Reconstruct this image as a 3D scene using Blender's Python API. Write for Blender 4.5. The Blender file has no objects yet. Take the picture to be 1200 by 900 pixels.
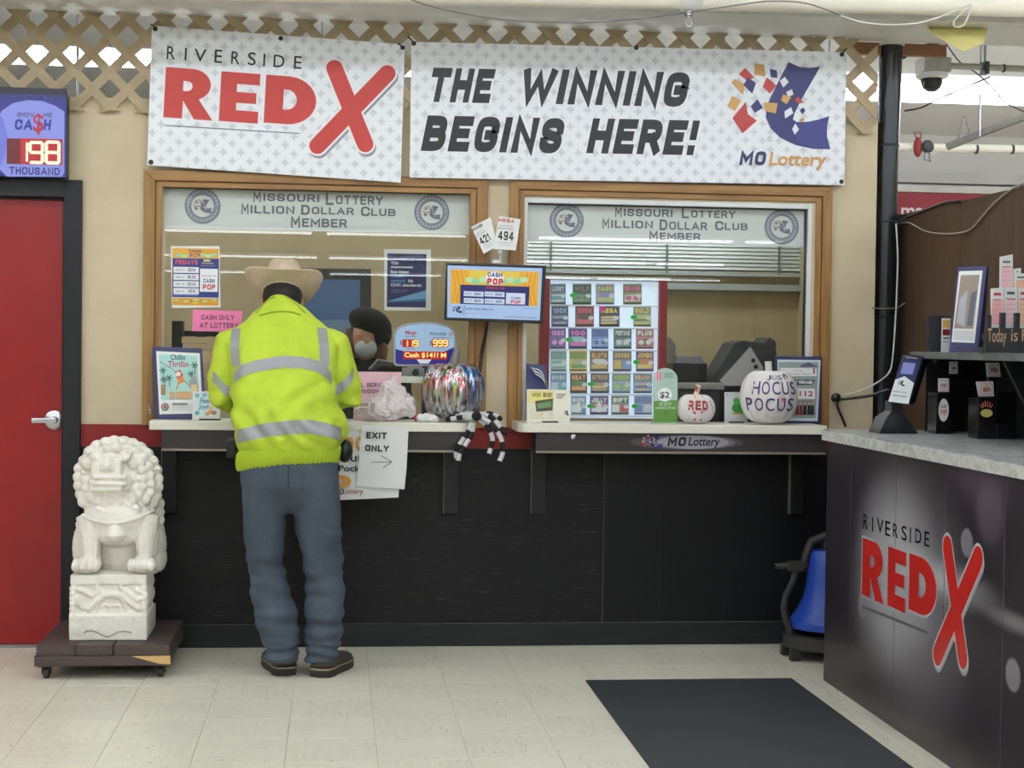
import bpy, bmesh, math, random
from mathutils import Vector, Matrix, noise
from mathutils.bvhtree import BVHTree
from mathutils.geometry import tessellate_polygon

random.seed(7)
scn = bpy.context.scene
COL = scn.collection

# ------------------------------------------------------------------ camera
FPX, YAW, PITCH, ROLL, DIST, EYE = 1892.87, 0.10899, -0.02342, 0.01316, 7.3665, 1.3753
cF = Vector((math.sin(YAW)*math.cos(PITCH), math.cos(YAW)*math.cos(PITCH), math.sin(PITCH)))
r0 = Vector((math.cos(YAW), -math.sin(YAW), 0)); u0 = r0.cross(cF)
cR = r0*math.cos(ROLL) + u0*math.sin(ROLL); cU = u0*math.cos(ROLL) - r0*math.sin(ROLL)
cC = Vector((0, -DIST, EYE))
camd = bpy.data.cameras.new('camera'); camo = bpy.data.objects.new('camera', camd); COL.objects.link(camo)
camd.sensor_width = 36; camd.lens = FPX*36/1200; camd.clip_start = 0.05; camd.clip_end = 200
camo.matrix_world = Matrix(((cR.x, cU.x, -cF.x, cC.x), (cR.y, cU.y, -cF.y, cC.y), (cR.z, cU.z, -cF.z, cC.z), (0, 0, 0, 1)))
scn.camera = camo

# ------------------------------------------------------------------ world and exposure
w = bpy.data.worlds.new('world'); scn.world = w; w.use_nodes = True
w.node_tree.nodes['Background'].inputs[0].default_value = (0.9, 0.93, 1, 1)
w.node_tree.nodes['Background'].inputs[1].default_value = 0.15
scn.view_settings.view_transform = 'Standard'; scn.view_settings.look = 'None'
scn.view_settings.gamma = 1; scn.view_settings.use_curve_mapping = False
scn.view_settings.exposure = -0.38
TUBE = 19.0          # radiance of the fluorescent tubes

# ------------------------------------------------------------------ pixels to points
def ray(px, py): return cF + cR*((px-600)/FPX) + cU*((450-py)/FPX)
def onplane(px, py, O, n):
    d = ray(px, py); return cC + d*((O-cC).dot(n)/d.dot(n))
def W(px, py, y=0.0): return onplane(px, py, Vector((0, y, 0)), Vector((0, 1, 0)))
def G(px, py, z=0.0): return onplane(px, py, Vector((0, 0, z)), Vector((0, 0, 1)))
def S(px, py, x): return onplane(px, py, Vector((x, 0, 0)), Vector((1, 0, 0)))

# ------------------------------------------------------------------ materials
def lin(c):
    f = lambda v: v/12.92 if v <= 0.04045 else ((v+0.055)/1.055)**2.4
    return tuple(f(v/255.0) for v in c[:3]) + (1.0,)
MATS = {}
def mat(name, rgb=(200, 200, 200), rough=0.6, metal=0.0, spec=0.5, **k):
    if name in MATS: return MATS[name]
    m = bpy.data.materials.new(name); m.use_nodes = True; MATS[name] = m
    nt = m.node_tree; b = nt.nodes['Principled BSDF']
    b.inputs['Base Color'].default_value = lin(rgb); b.inputs['Roughness'].default_value = rough
    b.inputs['Metallic'].default_value = metal; b.inputs['Specular IOR Level'].default_value = spec
    if 'emit' in k:
        b.inputs['Emission Color'].default_value = lin(k.get('ecol', rgb)); b.inputs['Emission Strength'].default_value = k['emit']
    if 'trans' in k: b.inputs['Transmission Weight'].default_value = k['trans']
    if 'coat' in k: b.inputs['Coat Weight'].default_value = k['coat']
    if 'var' in k or 'bump' in k:
        tc = nt.nodes.new('ShaderNodeTexCoord'); mp = nt.nodes.new('ShaderNodeMapping')
        mp.inputs['Scale'].default_value = k.get('scale', (8, 8, 8))
        nz = nt.nodes.new('ShaderNodeTexNoise'); nz.inputs['Scale'].default_value = 1.0
        nz.inputs['Detail'].default_value = k.get('detail', 6); nz.inputs['Roughness'].default_value = k.get('nrough', .6)
        nt.links.new(tc.outputs['Object'], mp.inputs[0]); nt.links.new(mp.outputs[0], nz.inputs['Vector'])
        if 'var' in k:
            rp = nt.nodes.new('ShaderNodeValToRGB'); rp.color_ramp.elements[0].position = k.get('p0', .35); rp.color_ramp.elements[1].position = k.get('p1', .65)
            rp.color_ramp.elements[0].color = lin(rgb); rp.color_ramp.elements[1].color = lin(k['var'])
            nt.links.new(nz.outputs['Fac'], rp.inputs[0]); nt.links.new(rp.outputs[0], b.inputs['Base Color'])
        if 'bump' in k:
            bp = nt.nodes.new('ShaderNodeBump'); bp.inputs['Strength'].default_value = k['bump']; bp.inputs['Distance'].default_value = k.get('bdist', .01)
            nt.links.new(nz.outputs['Fac'], bp.inputs['Height']); nt.links.new(bp.outputs[0], b.inputs['Normal'])
    return m

def printmat(name, emit=0.0, rough=0.45):
    m = bpy.data.materials.new(name); m.use_nodes = True; nt = m.node_tree; b = nt.nodes['Principled BSDF']
    at = nt.nodes.new('ShaderNodeAttribute'); at.attribute_name = 'Col'
    nt.links.new(at.outputs['Color'], b.inputs['Base Color']); b.inputs['Roughness'].default_value = rough
    if emit:
        nt.links.new(at.outputs['Color'], b.inputs['Emission Color']); b.inputs['Emission Strength'].default_value = emit
        dk = nt.nodes.new('ShaderNodeMix'); dk.data_type = 'RGBA'; dk.inputs[0].default_value = .7; nt.links.new(at.outputs['Color'], dk.inputs[6]); dk.inputs[7].default_value = (0, 0, 0, 1); nt.links.new(dk.outputs[2], b.inputs['Base Color'])
    MATS[name] = m; return m
PRINT = printmat('printed_paper'); PRINTG = printmat('printed_gloss', 0, .25)
SCREEN = printmat('lit_screen', .75, .2); LITBOX = printmat('backlit_print', .62, .3); LED = printmat('led_digits', 1.5, .3)

def glassmat(name, tint=(.95, .97, .95), gloss=1.0):
    m = bpy.data.materials.new(name); m.use_nodes = True; nt = m.node_tree; nt.nodes.clear()
    o = nt.nodes.new('ShaderNodeOutputMaterial'); mx = nt.nodes.new('ShaderNodeMixShader')
    tr = nt.nodes.new('ShaderNodeBsdfTransparent'); gl = nt.nodes.new('ShaderNodeBsdfGlossy'); fr = nt.nodes.new('ShaderNodeLayerWeight'); fr.inputs[0].default_value = .5
    tr.inputs[0].default_value = (*tint, 1); gl.inputs['Roughness'].default_value = 0.0; 
    pw = nt.nodes.new('ShaderNodeMath'); pw.operation = 'POWER'; pw.inputs[1].default_value = 5; nt.links.new(fr.outputs['Facing'], pw.inputs[0])
    ml = nt.nodes.new('ShaderNodeMath'); ml.operation = 'MULTIPLY_ADD'; ml.inputs[1].default_value = .96*gloss; ml.inputs[2].default_value = .04*gloss; ml.use_clamp = True
    nt.links.new(pw.outputs[0], ml.inputs[0]); nt.links.new(ml.outputs[0], mx.inputs[0])
    nt.links.new(tr.outputs[0], mx.inputs[1]); nt.links.new(gl.outputs[0], mx.inputs[2]); nt.links.new(mx.outputs[0], o.inputs[0])
    MATS[name] = m; return m
GLASS = glassmat('window_glass', (.94, .95, .93), .62)

def filmmat(name, rgb, opac):
    m = bpy.data.materials.new(name); m.use_nodes = True; nt = m.node_tree; nt.nodes.clear()
    o = nt.nodes.new('ShaderNodeOutputMaterial'); mx = nt.nodes.new('ShaderNodeMixShader'); mx.inputs[0].default_value = opac
    tr = nt.nodes.new('ShaderNodeBsdfTransparent'); df = nt.nodes.new('ShaderNodeBsdfDiffuse'); df.inputs[0].default_value = lin(rgb)
    tl = nt.nodes.new('ShaderNodeBsdfTranslucent'); tl.inputs[0].default_value = lin(rgb); ad = nt.nodes.new('ShaderNodeMixShader'); ad.inputs[0].default_value = .3
    nt.links.new(df.outputs[0], ad.inputs[1]); nt.links.new(tl.outputs[0], ad.inputs[2])
    nt.links.new(tr.outputs[0], mx.inputs[1]); nt.links.new(ad.outputs[0], mx.inputs[2]); nt.links.new(mx.outputs[0], o.inputs[0])
    MATS[name] = m; return m

WALL = mat('beige_paint', (204, 188, 158), .75, var=(196, 180, 149), scale=(5, 5, 5), bump=.12, bdist=.004)
REDP = mat('red_paint', (142, 16, 16), .45, var=(128, 14, 14), scale=(3, 3, 9))
DOORM = mat('red_door_paint', (152, 10, 14), .36, var=(140, 9, 13), scale=(4, 4, 4), bump=.08, bdist=.002)
BLACKM = mat('black_metal_paint', (20, 21, 24), .45, spec=.4)
BLACKW = mat('black_painted_plywood', (12, 12, 14), .5, spec=.35, var=(92, 92, 90), scale=(9, 9, 120), p0=.60, p1=.84, bump=.35, bdist=.004, detail=9)
BLACKV = mat('black_smooth_panel', (10, 11, 14), .45, spec=.35, var=(22, 23, 27), scale=(70, 70, 2.5), p0=.5, p1=.8, bump=.15, bdist=.002)
BLACKP = mat('black_plastic', (22, 22, 25), .35)
DKGREY = mat('dark_grey_plastic', (52, 53, 58), .45)
OAK = mat('oak_casing', (164, 122, 68), .42, var=(122, 84, 42), scale=(60, 60, 3.2), p0=.4, p1=.75, bump=.1, bdist=.002)
OAKH = mat('oak_casing_across', (164, 122, 68), .42, var=(122, 84, 42), scale=(3.2, 60, 60), p0=.4, p1=.75, bump=.1, bdist=.002)
WHITEP = mat('white_paint', (222, 220, 214), .5, var=(208, 206, 200), scale=(3, 3, 3))
WHITEC = mat('white_ceiling', (228, 227, 224), .7)
ALU = mat('white_aluminium', (214, 216, 214), .35)
SHELFM = mat('cream_laminate', (226, 222, 208), .3)
CHROME = mat('satin_chrome', (190, 192, 195), .25, 1.0)
STEEL = mat('grey_steel', (150, 152, 155), .35, 1.0)
NAVY = mat('navy_plastic', (40, 44, 96), .35)
PAPER = mat('white_paper', (226, 226, 224), .6)
LATT = mat('tan_lattice_wood', (180, 162, 132), .7, var=(166, 148, 116), scale=(12, 12, 12))
TUBEM = mat('fluorescent_tube', (255, 255, 255), .5, emit=TUBE, ecol=(240, 247, 255))

# ------------------------------------------------------------------ mesh builder
class MB:
    def __init__(s): s.v = []; s.f = []; s.mi = []; s.c = None
    def add(s, vs, fs, mi=0):
        b = len(s.v); s.v += [Vector(v) for v in vs]; s.f += [tuple(i+b for i in f) for f in fs]; s.mi += [mi]*len(fs); return s
    def box(s, x0, x1, y0, y1, z0, z1, mi=0):
        return s.add([(x, y, z) for z in (z0, z1) for y in (y0, y1) for x in (x0, x1)],
                     [(0, 2, 3, 1), (4, 5, 7, 6), (0, 1, 5, 4), (2, 6, 7, 3), (0, 4, 6, 2), (1, 3, 7, 5)], mi)
    def hexa(s, front, back, mi=0):      # two quads of 4 corners, same order (counter-clockwise seen from the front)
        return s.add(list(front)+list(back), [(0, 1, 2, 3), (7, 6, 5, 4), (0, 4, 5, 1), (1, 5, 6, 2), (2, 6, 7, 3), (3, 7, 4, 0)], mi)
    def prism(s, pts, d, mi=0):          # planar polygon extruded by vector d
        n = len(pts); d = Vector(d); pts = [Vector(p) for p in pts]
        tri = tessellate_polygon([pts])
        fs = [tuple(t) for t in tri] + [tuple(i+n for i in reversed(t)) for t in tri]
        fs += [(i, i+n, (i+1) % n+n, (i+1) % n) for i in range(n)]
        return s.add(pts+[p+d for p in pts], fs, mi)
    def tube(s, pts, r, n=8, mi=0, cap=True, mis=None):
        pts = [Vector(p) for p in pts]; m = len(pts); rs = r if isinstance(r, (list, tuple)) else [r]*m
        b = len(s.v); up = None
        for i, p in enumerate(pts):
            t = (pts[min(i+1, m-1)]-pts[max(i-1, 0)]).normalized()
            if up is None:
                a = Vector((0, 0, 1)) if abs(t.z) < .9 else Vector((1, 0, 0)); up = (a - t*a.dot(t)).normalized()
            else:
                up = up - t*up.dot(t); up = up.normalized() if up.length > 1e-6 else t.orthogonal().normalized()
            q = t.cross(up)
            for k in range(n):
                a = 2*math.pi*k/n; s.v.append(p + (up*math.cos(a)+q*math.sin(a))*rs[i])
        for i in range(m-1):
            for k in range(n):
                s.f.append((b+i*n+k, b+i*n+(k+1) % n, b+(i+1)*n+(k+1) % n, b+(i+1)*n+k)); s.mi.append(mis[i] if mis else mi)
        if cap:
            s.f.append(tuple(b+k for k in reversed(range(n)))); s.mi.append(mis[0] if mis else mi)
            s.f.append(tuple(b+(m-1)*n+k for k in range(n))); s.mi.append(mis[-1] if mis else mi)
        return s
    def loft(s, rings, mi=0, cap=True, close=True):   # rings: lists of equal length
        b = len(s.v); n = len(rings[0])
        for r in rings: s.v += [Vector(p) for p in r]
        for i in range(len(rings)-1):
            for k in range(n if close else n-1):
                s.f.append((b+i*n+k, b+i*n+(k+1) % n, b+(i+1)*n+(k+1) % n, b+(i+1)*n+k)); s.mi.append(mi)
        if cap:
            s.f.append(tuple(b+k for k in reversed(range(n)))); s.mi.append(mi)
            s.f.append(tuple(b+(len(rings)-1)*n+k for k in range(n))); s.mi.append(mi)
        return s
    def lathe(s, prof, c=(0, 0, 0), n=24, mi=0, axis=None):
        c = Vector(c); rings = []
        M = Vector((0, 0, 1)).rotation_difference(Vector(axis)).to_matrix() if axis else Matrix.Identity(3)
        for r, z in prof: rings.append([c + M @ Vector((r*math.cos(2*math.pi*k/n), r*math.sin(2*math.pi*k/n), z)) for k in range(n)])
        return s.loft(rings, mi)
    def ell(s, c, r, n=12, m=8, mi=0, rot=None):
        c = Vector(c); r = r if isinstance(r, (tuple, list)) else (r, r, r); rings = []
        for i in range(m+1):
            a = math.pi*(i/m) if 0 < i < m else (.02 if i == 0 else math.pi-.02)
            ring = []
            for k in range(n):
                q = Vector((r[0]*math.sin(a)*math.cos(2*math.pi*k/n), r[1]*math.sin(a)*math.sin(2*math.pi*k/n), -r[2]*math.cos(a)))
                ring.append(c + (rot @ q if rot else q))
            rings.append(ring)
        return s.loft(rings, mi)
    def obj(s, name, mats, parent=None, smooth=False, bevel=0):
        me = bpy.data.meshes.new(name); me.from_pydata([tuple(v) for v in s.v], [], s.f)
        mats = mats if isinstance(mats, (list, tuple)) else [mats]
        for m in mats: me.materials.append(m)
        me.polygons.foreach_set('material_index', s.mi)
        bm = bmesh.new(); bm.from_mesh(me); bmesh.ops.recalc_face_normals(bm, faces=bm.faces)
        if bevel:
            es = [e for e in bm.edges if len(e.link_faces) == 2 and e.calc_face_angle(0) > .5]
            bmesh.ops.bevel(bm, geom=es, offset=bevel, segments=2, affect='EDGES', profile=.6)
        bm.to_mesh(me); bm.free()
        if smooth:
            me.polygons.foreach_set('use_smooth', [True]*len(me.polygons))
            if smooth != 'all':
                try: me.set_sharp_from_angle(angle=math.radians(42))
                except Exception: pass
        o = bpy.data.objects.new(name, me); COL.objects.link(o)
        if parent: setpar(o, parent)
        return o

def setpar(o, parent):
    o.parent = parent; M = Matrix.Identity(4); q = parent
    while q is not None:
        M = q.matrix_basis.inverted() @ M if q.parent is None else M; q = q.parent
    root = parent
    while root.parent is not None: root = root.parent
    o.matrix_parent_inverse = root.matrix_basis.inverted() if parent is root else Matrix.Identity(4)
def thing(name, label, cat, loc=(0, 0, 0), group=None):
    o = bpy.data.objects.new(name, None); COL.objects.link(o); o.location = loc; o.empty_display_size = .05
    return tag(o, label, cat, group)
def tag(o, label=None, cat=None, group=None, kind=None):
    if label: o['label'] = label
    if cat: o['category'] = cat
    if group: o['group'] = group
    if kind: o['kind'] = kind
    return o
def struct(o, label=None): o['kind'] = 'structure'; return tag(o, label) if label else o

def remesh(mb, voxel, smooth_it=4, disp=None):
    """union of overlapping closed shapes into one continuous surface; returns a bmesh"""
    o = mb.obj('tmp', PAPER); m = o.modifiers.new('r', 'REMESH'); m.mode = 'VOXEL'; m.voxel_size = voxel; m.adaptivity = 0
    dg = bpy.context.evaluated_depsgraph_get(); me = bpy.data.meshes.new_from_object(o.evaluated_get(dg))
    bm = bmesh.new(); bm.from_mesh(me); bpy.data.meshes.remove(me)
    d = o.data; bpy.data.objects.remove(o); bpy.data.meshes.remove(d)
    for _ in range(smooth_it): bmesh.ops.smooth_vert(bm, verts=bm.verts, factor=.5, use_axis_x=True, use_axis_y=True, use_axis_z=True)
    if disp:
        bm.normal_update()
        for v in bm.verts: v.co += v.normal*disp(v.co)
    return bm
def bmobj(bm, name, m, parent=None):
    me = bpy.data.meshes.new(name); bm.normal_update(); bm.to_mesh(me); me.materials.append(m)
    me.polygons.foreach_set('use_smooth', [True]*len(me.polygons))
    o = bpy.data.objects.new(name, me); COL.objects.link(o)
    if parent: setpar(o, parent)
    return o

# ------------------------------------------------------------------ flat print on a real surface
_TX = {}
def textmesh(s, off=0.0, mono=0):
    k = (s, round(off, 4))
    if k in _TX: return _TX[k]
    cu = bpy.data.curves.new('t', 'FONT'); cu.body = s; cu.offset = off; cu.resolution_u = 4
    o = bpy.data.objects.new('t', cu); me = o.to_mesh()
    vs = [(v.co.x, v.co.y) for v in me.vertices]; fs = [tuple(p.vertices) for p in me.polygons]
    o.to_mesh_clear(); bpy.data.objects.remove(o); bpy.data.curves.remove(cu)
    xs = [a for a, b in vs] or [0]; ys = [b for a, b in vs] or [0]
    r = (vs, fs, min(xs), max(xs), min(ys), max(ys)); _TX[k] = r; return r

SF_ = {
'A': (.72, [[(0, 0), (.36, 1), (.72, 0)], [(.13, .3), (.59, .3)]]), 'B': (.6, [[(0, 0), (0, 1)], [(.05, 1), (.44, 1), (.56, .9), (.56, .62), (.46, .52), (.05, .52)], [(.3, .52), (.46, .52), (.6, .4), (.6, .12), (.46, 0), (.05, 0)]]),
'C': (.6, [[(.6, .74), (.6, .86), (.46, 1), (.14, 1), (0, .86), (0, .14), (.14, 0), (.46, 0), (.6, .14), (.6, .26)]]), 'D': (.62, [[(0, 0), (0, 1)], [(.05, 1), (.42, 1), (.62, .82), (.62, .18), (.42, 0), (.05, 0)]]),
'E': (.52, [[(.52, 1), (0, 1), (0, 0), (.52, 0)], [(0, .52), (.44, .52)]]), 'F': (.5, [[(.5, 1), (0, 1), (0, 0)], [(0, .5), (.42, .5)]]), 'G': (.62, [[(.62, .74), (.62, .86), (.48, 1), (.14, 1), (0, .86), (0, .14), (.14, 0), (.48, 0), (.62, .14), (.62, .48), (.36, .48)]]),
'H': (.6, [[(0, 0), (0, 1)], [(.6, 0), (.6, 1)], [(0, .52), (.6, .52)]]), 'I': (.0, [[(0, 0), (0, 1)]]), 'J': (.5, [[(.5, 1), (.5, .14), (.36, 0), (.14, 0), (0, .14), (0, .26)]]), 'K': (.6, [[(0, 0), (0, 1)], [(.6, 1), (.05, .45)], [(.2, .6), (.6, 0)]]), 'L': (.5, [[(0, 1), (0, 0), (.5, 0)]]),
'M': (.8, [[(0, 0), (0, 1), (.4, .3), (.8, 1), (.8, 0)]]), 'N': (.62, [[(0, 0), (0, 1), (.62, 0), (.62, 1)]]), 'O': (.64, [[(.32, 1), (.14, 1), (0, .86), (0, .14), (.14, 0), (.5, 0), (.64, .14), (.64, .86), (.5, 1), (.32, 1)]]), 'P': (.58, [[(0, 0), (0, 1)], [(.05, 1), (.44, 1), (.58, .88), (.58, .56), (.44, .44), (.05, .44)]]),
'Q': (.64, [[(.32, 1), (.14, 1), (0, .86), (0, .14), (.14, 0), (.5, 0), (.64, .14), (.64, .86), (.5, 1), (.32, 1)], [(.4, .25), (.66, -.05)]]), 'R': (.6, [[(0, 0), (0, 1)], [(.05, 1), (.44, 1), (.58, .88), (.58, .58), (.44, .46), (.05, .46)], [(.36, .46), (.6, 0)]]), 'S': (.58, [[(.58, .76), (.58, .88), (.44, 1), (.14, 1), (0, .88), (0, .64), (.12, .54), (.46, .46), (.58, .36), (.58, .12), (.44, 0), (.14, 0), (0, .12), (0, .24)]]),
'T': (.62, [[(0, 1), (.62, 1)], [(.31, 1), (.31, 0)]]), 'U': (.6, [[(0, 1), (0, .14), (.14, 0), (.46, 0), (.6, .14), (.6, 1)]]), 'V': (.7, [[(0, 1), (.35, 0), (.7, 1)]]), 'W': (1.0, [[(0, 1), (.22, 0), (.5, .85), (.78, 0), (1, 1)]]), 'X': (.66, [[(0, 0), (.66, 1)], [(0, 1), (.66, 0)]]), 'Y': (.66, [[(0, 1), (.33, .48), (.66, 1)], [(.33, .48), (.33, 0)]]), 'Z': (.58, [[(0, 1), (.58, 1), (0, 0), (.58, 0)]]),
'!': (.0, [[(0, .6), (0, 1)], [(0, 0), (0, .01)]]), '$': (.56, [[(.56, .72), (.56, .8), (.42, .9), (.14, .9), (0, .8), (0, .62), (.12, .53), (.44, .47), (.56, .38), (.56, .2), (.42, .1), (.14, .1), (0, .2), (0, .28)], [(.28, 0), (.28, 1)]]), '.': (.0, [[(0, 0), (0, .02)]]), ',': (.0, [[(.0, .04), (-.04, -.12)]]), ' ': (.3, []), '&': (.5, [[(.5, 0), (.1, .8), (.25, 1), (.4, .8), (0, .25), (.15, 0), (.5, .4)]]),
'0': (.56, [[(.28, 1), (.13, 1), (0, .86), (0, .14), (.13, 0), (.43, 0), (.56, .14), (.56, .86), (.43, 1), (.28, 1)]]), '1': (.2, [[(0, .78), (.2, 1), (.2, 0)]]), '2': (.54, [[(0, .74), (0, .87), (.13, 1), (.41, 1), (.54, .87), (.54, .62), (0, .0), (.54, 0)]]), '3': (.54, [[(0, .87), (.13, 1), (.41, 1), (.54, .87), (.54, .64), (.4, .53), (.2, .53)], [(.4, .53), (.54, .42), (.54, .13), (.41, 0), (.13, 0), (0, .13)]]), '4': (.58, [[(.42, 0), (.42, 1)], [(.36, .95), (0, .28), (.58, .28)]]), '5': (.54, [[(.52, 1), (.06, 1), (.0, .55), (.4, .6), (.54, .47), (.54, .13), (.41, 0), (.13, 0), (0, .13)]]), '7': (.52, [[(0, 1), (.52, 1), (.18, 0)]]), '9': (.54, [[(0, .13), (.13, 0), (.41, 0), (.54, .13), (.54, .87), (.41, 1), (.13, 1), (0, .87), (0, .56), (.13, .44), (.40, .44)]])}
def strokemesh(s, hw):
    k = (s, round(hw, 3), 'st')
    if k in _TX: return _TX[k]
    V = []; F = []; x = 0.0; Gz = []
    def pl(P, gi):
        P = [Vector(p) for p in P]; closed = (P[0]-P[-1]).length < 1e-6
        if closed: P = P[:-1]
        n = len(P); seg = n if closed else n-1; D = [(P[(i+1) % n]-P[i]).normalized() for i in range(seg)]
        if not closed: P[0] = P[0]-D[0]*hw; P[-1] = P[-1]+D[-1]*hw
        L_, R_ = [], []
        for i in range(n):
            d0 = D[(i-1) % seg] if (closed or i > 0) else D[0]; d1 = D[i] if i < seg else D[-1]
            n0 = Vector((-d0.y, d0.x)); n1 = Vector((-d1.y, d1.x)); m = n0+n1
            m = m.normalized() if m.length > 1e-4 else n0; sc = min(1.9, 1/max(.2, m.dot(n0))); L_.append(P[i]+m*hw*sc); R_.append(P[i]-m*hw*sc)
        b = len(V); V.extend([(p.x, p.y) for p in L_+R_]); Gz.extend([gi]*(2*n))
        for i in range(seg): j = (i+1) % n; F.append((b+i, b+n+i, b+n+j, b+j))
    for ch in s:
        w_, P = SF_[ch]
        for gi, q in enumerate(P):
            if ch in 'BCDGJOPQRSU0369' and len(q) > 3:
                cl = q[0] == q[-1]
                for _ in range(2): q = ([] if cl else [q[0]])+[(a0[0]*(1-t)+b0[0]*t, a0[1]*(1-t)+b0[1]*t) for a0, b0 in zip(q, q[1:]) for t in (.25, .75)]+([] if cl else [q[-1]]); q = q+[q[0]] if cl else q
            pl([(x+hw+px, hw+py*(1-2*hw)) for px, py in q], gi)
        x += w_+2*hw+(.17 if ch != ' ' else .06)
    xs = [a for a, b in V] or [0]; ys = [b for a, b in V] or [0]
    r = (V, F, min(xs), max(xs), 0, 1, Gz); _TX[k] = r; return r

class Art:
    def __init__(s, O, u=(1, 0, 0), v=(0, 0, 1), lift=.0008, step=.00008, fn=None):
        s.O = Vector(O); s.u = Vector(u).normalized(); s.v = Vector(v).normalized(); s.n = s.u.cross(s.v)
        s.V = []; s.F = []; s.C = []; s.k = lift; s.step = step; s.fn = fn
    def uv(s, px, py):
        d = onplane(px, py, s.O, s.n) - s.O; return (d.dot(s.u), d.dot(s.v))
    def P(s, u, v): return s.fn(u, v, s.k) if s.fn else s.O + s.u*u + s.v*v + s.n*s.k
    def raw(s, uvs, faces, col, Z=None):
        b = len(s.V); c = lin(col)
        if Z is None: s.V += [s.P(*q) for q in uvs]
        else:
            k0 = s.k
            for q, g in zip(uvs, Z): s.k = k0+g*s.step*.6; s.V.append(s.P(*q))
            s.k = k0+s.step*1.2
        for f in faces: s.F.append(tuple(i+b for i in f)); s.C.append(c)
        s.k += s.step; return s
    def polyuv(s, pts, col):
        tri = tessellate_polygon([[Vector((a, b, 0)) for a, b in pts]]); return s.raw(pts, [tuple(t) for t in tri], col)
    def poly(s, pts, col): return s.polyuv([s.uv(*q) for q in pts], col)
    def rectuv(s, u0, v0, u1, v1, col): return s.raw([(u0, v0), (u1, v0), (u1, v1), (u0, v1)], [(0, 1, 2, 3)], col)
    def rect(s, x0, y0, x1, y1, col):
        a = s.uv(x0, y0); b = s.uv(x1, y1); return s.rectuv(a[0], b[1], b[0], a[1], col)
    def elluv(s, cu, cv, ru, rv, col, n=24):
        return s.raw([(cu+ru*math.cos(2*math.pi*k/n), cv+rv*math.sin(2*math.pi*k/n)) for k in range(n)], [tuple(range(n))], col)
    def ell(s, cx, cy, rx, ry, col, n=24):
        a = s.uv(cx, cy); b = s.uv(cx+rx, cy); c = s.uv(cx, cy-ry); return s.elluv(a[0], a[1], b[0]-a[0], c[1]-a[1], col, n)
    def ring(s, cx, cy, r, w, col, n=36):
        a = s.uv(cx, cy); R = s.uv(cx+r, cy)[0]-a[0]; q = s.uv(cx+r-w, cy)[0]-a[0]
        vs = [(a[0]+rr*math.cos(2*math.pi*k/n), a[1]+rr*math.sin(2*math.pi*k/n)) for rr in (R, q) for k in range(n)]
        return s.raw(vs, [(k, (k+1) % n, n+(k+1) % n, n+k) for k in range(n)], col)
    def capsuv(s, a, b, r, col, n=8, r2=None):
        a = Vector(a); b = Vector(b); d = (b-a).normalized(); t = math.atan2(d.y, d.x); r2 = r if r2 is None else r2; pts = []
        for k in range(n+1): q = t+math.pi/2+math.pi*k/n; pts.append((a.x+r*math.cos(q), a.y+r*math.sin(q)))
        for k in range(n+1): q = t-math.pi/2+math.pi*k/n; pts.append((b.x+r2*math.cos(q), b.y+r2*math.sin(q)))
        return s.raw(pts, [tuple(range(len(pts)))], col)
    def line(s, pts, wpx, col):
        q = [s.uv(*p) for p in pts]; w = abs(s.uv(pts[0][0]+wpx, pts[0][1])[0]-q[0][0])/2
        for a, b in zip(q, q[1:]):
            if (Vector(a)-Vector(b)).length > 1e-6: s.capsuv(a, b, w, col, 4); s.k -= s.step*.7
        s.k += s.step; return s
    def textuv(s, t, u0, v0, u1, v1, col, bold=0.0, shear=0.0):
        Z = None
        if bold >= .02 and all(ch in SF_ for ch in t): vs, fs, a, b, c, d, Z = strokemesh(t, .055+bold*1.3)
        else: vs, fs, a, b, c, d = textmesh(t, min(bold, .02))
        if not vs: return s
        sx = (u1-u0)/(b-a); sy = (v1-v0)/(d-c)
        return s.raw([(u0+(x-a)*sx+shear*(y-c)*sy, v0+(y-c)*sy) for x, y in vs], fs, col, Z)
    def text(s, t, x0, y0, x1, y1, col, bold=0.0, shear=0.0):
        a = s.uv(x0, y0); b = s.uv(x1, y1); return s.textuv(t, a[0], b[1], b[0], a[1], col, bold, shear)
    def obj(s, name, m, parent=None):
        me = bpy.data.meshes.new(name); me.from_pydata([tuple(v) for v in s.V], [], s.F); me.materials.append(m)
        at = me.color_attributes.new('Col', 'FLOAT_COLOR', 'CORNER'); i = 0
        for f, c in zip(me.polygons, s.C):
            for _ in f.vertices: at.data[i].color = c; i += 1
        o = bpy.data.objects.new(name, me); COL.objects.link(o)
        if parent: setpar(o, parent)
        return o
SEG = {'0': 'abcdef', '1': 'bc', '2': 'abged', '3': 'abgcd', '4': 'fgbc', '5': 'afgcd', '6': 'afgedc', '7': 'abc', '8': 'abcdefg', '9': 'abcdfg'}
def seven(art, ch, x0, y0, x1, y1, col, t=.16):
    a = art.uv(x0, y0); b = art.uv(x1, y1); w = b[0]-a[0]; h = a[1]-b[1]; r = w*t/2*1.3
    L = lambda p, q: art.capsuv((b[0]-w+p[0]*w, b[1]+p[1]*h), (b[0]-w+q[0]*w, b[1]+q[1]*h), r, col, 3)
    e = {'a': ((.15, .95), (.85, .95)), 'b': ((.92, .9), (.92, .55)), 'c': ((.92, .45), (.92, .1)), 'd': ((.15, .05), (.85, .05)), 'e': ((.08, .1), (.08, .45)), 'f': ((.08, .55), (.08, .9)), 'g': ((.15, .5), (.85, .5))}
    for k in SEG[ch]: L(*e[k])

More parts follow.
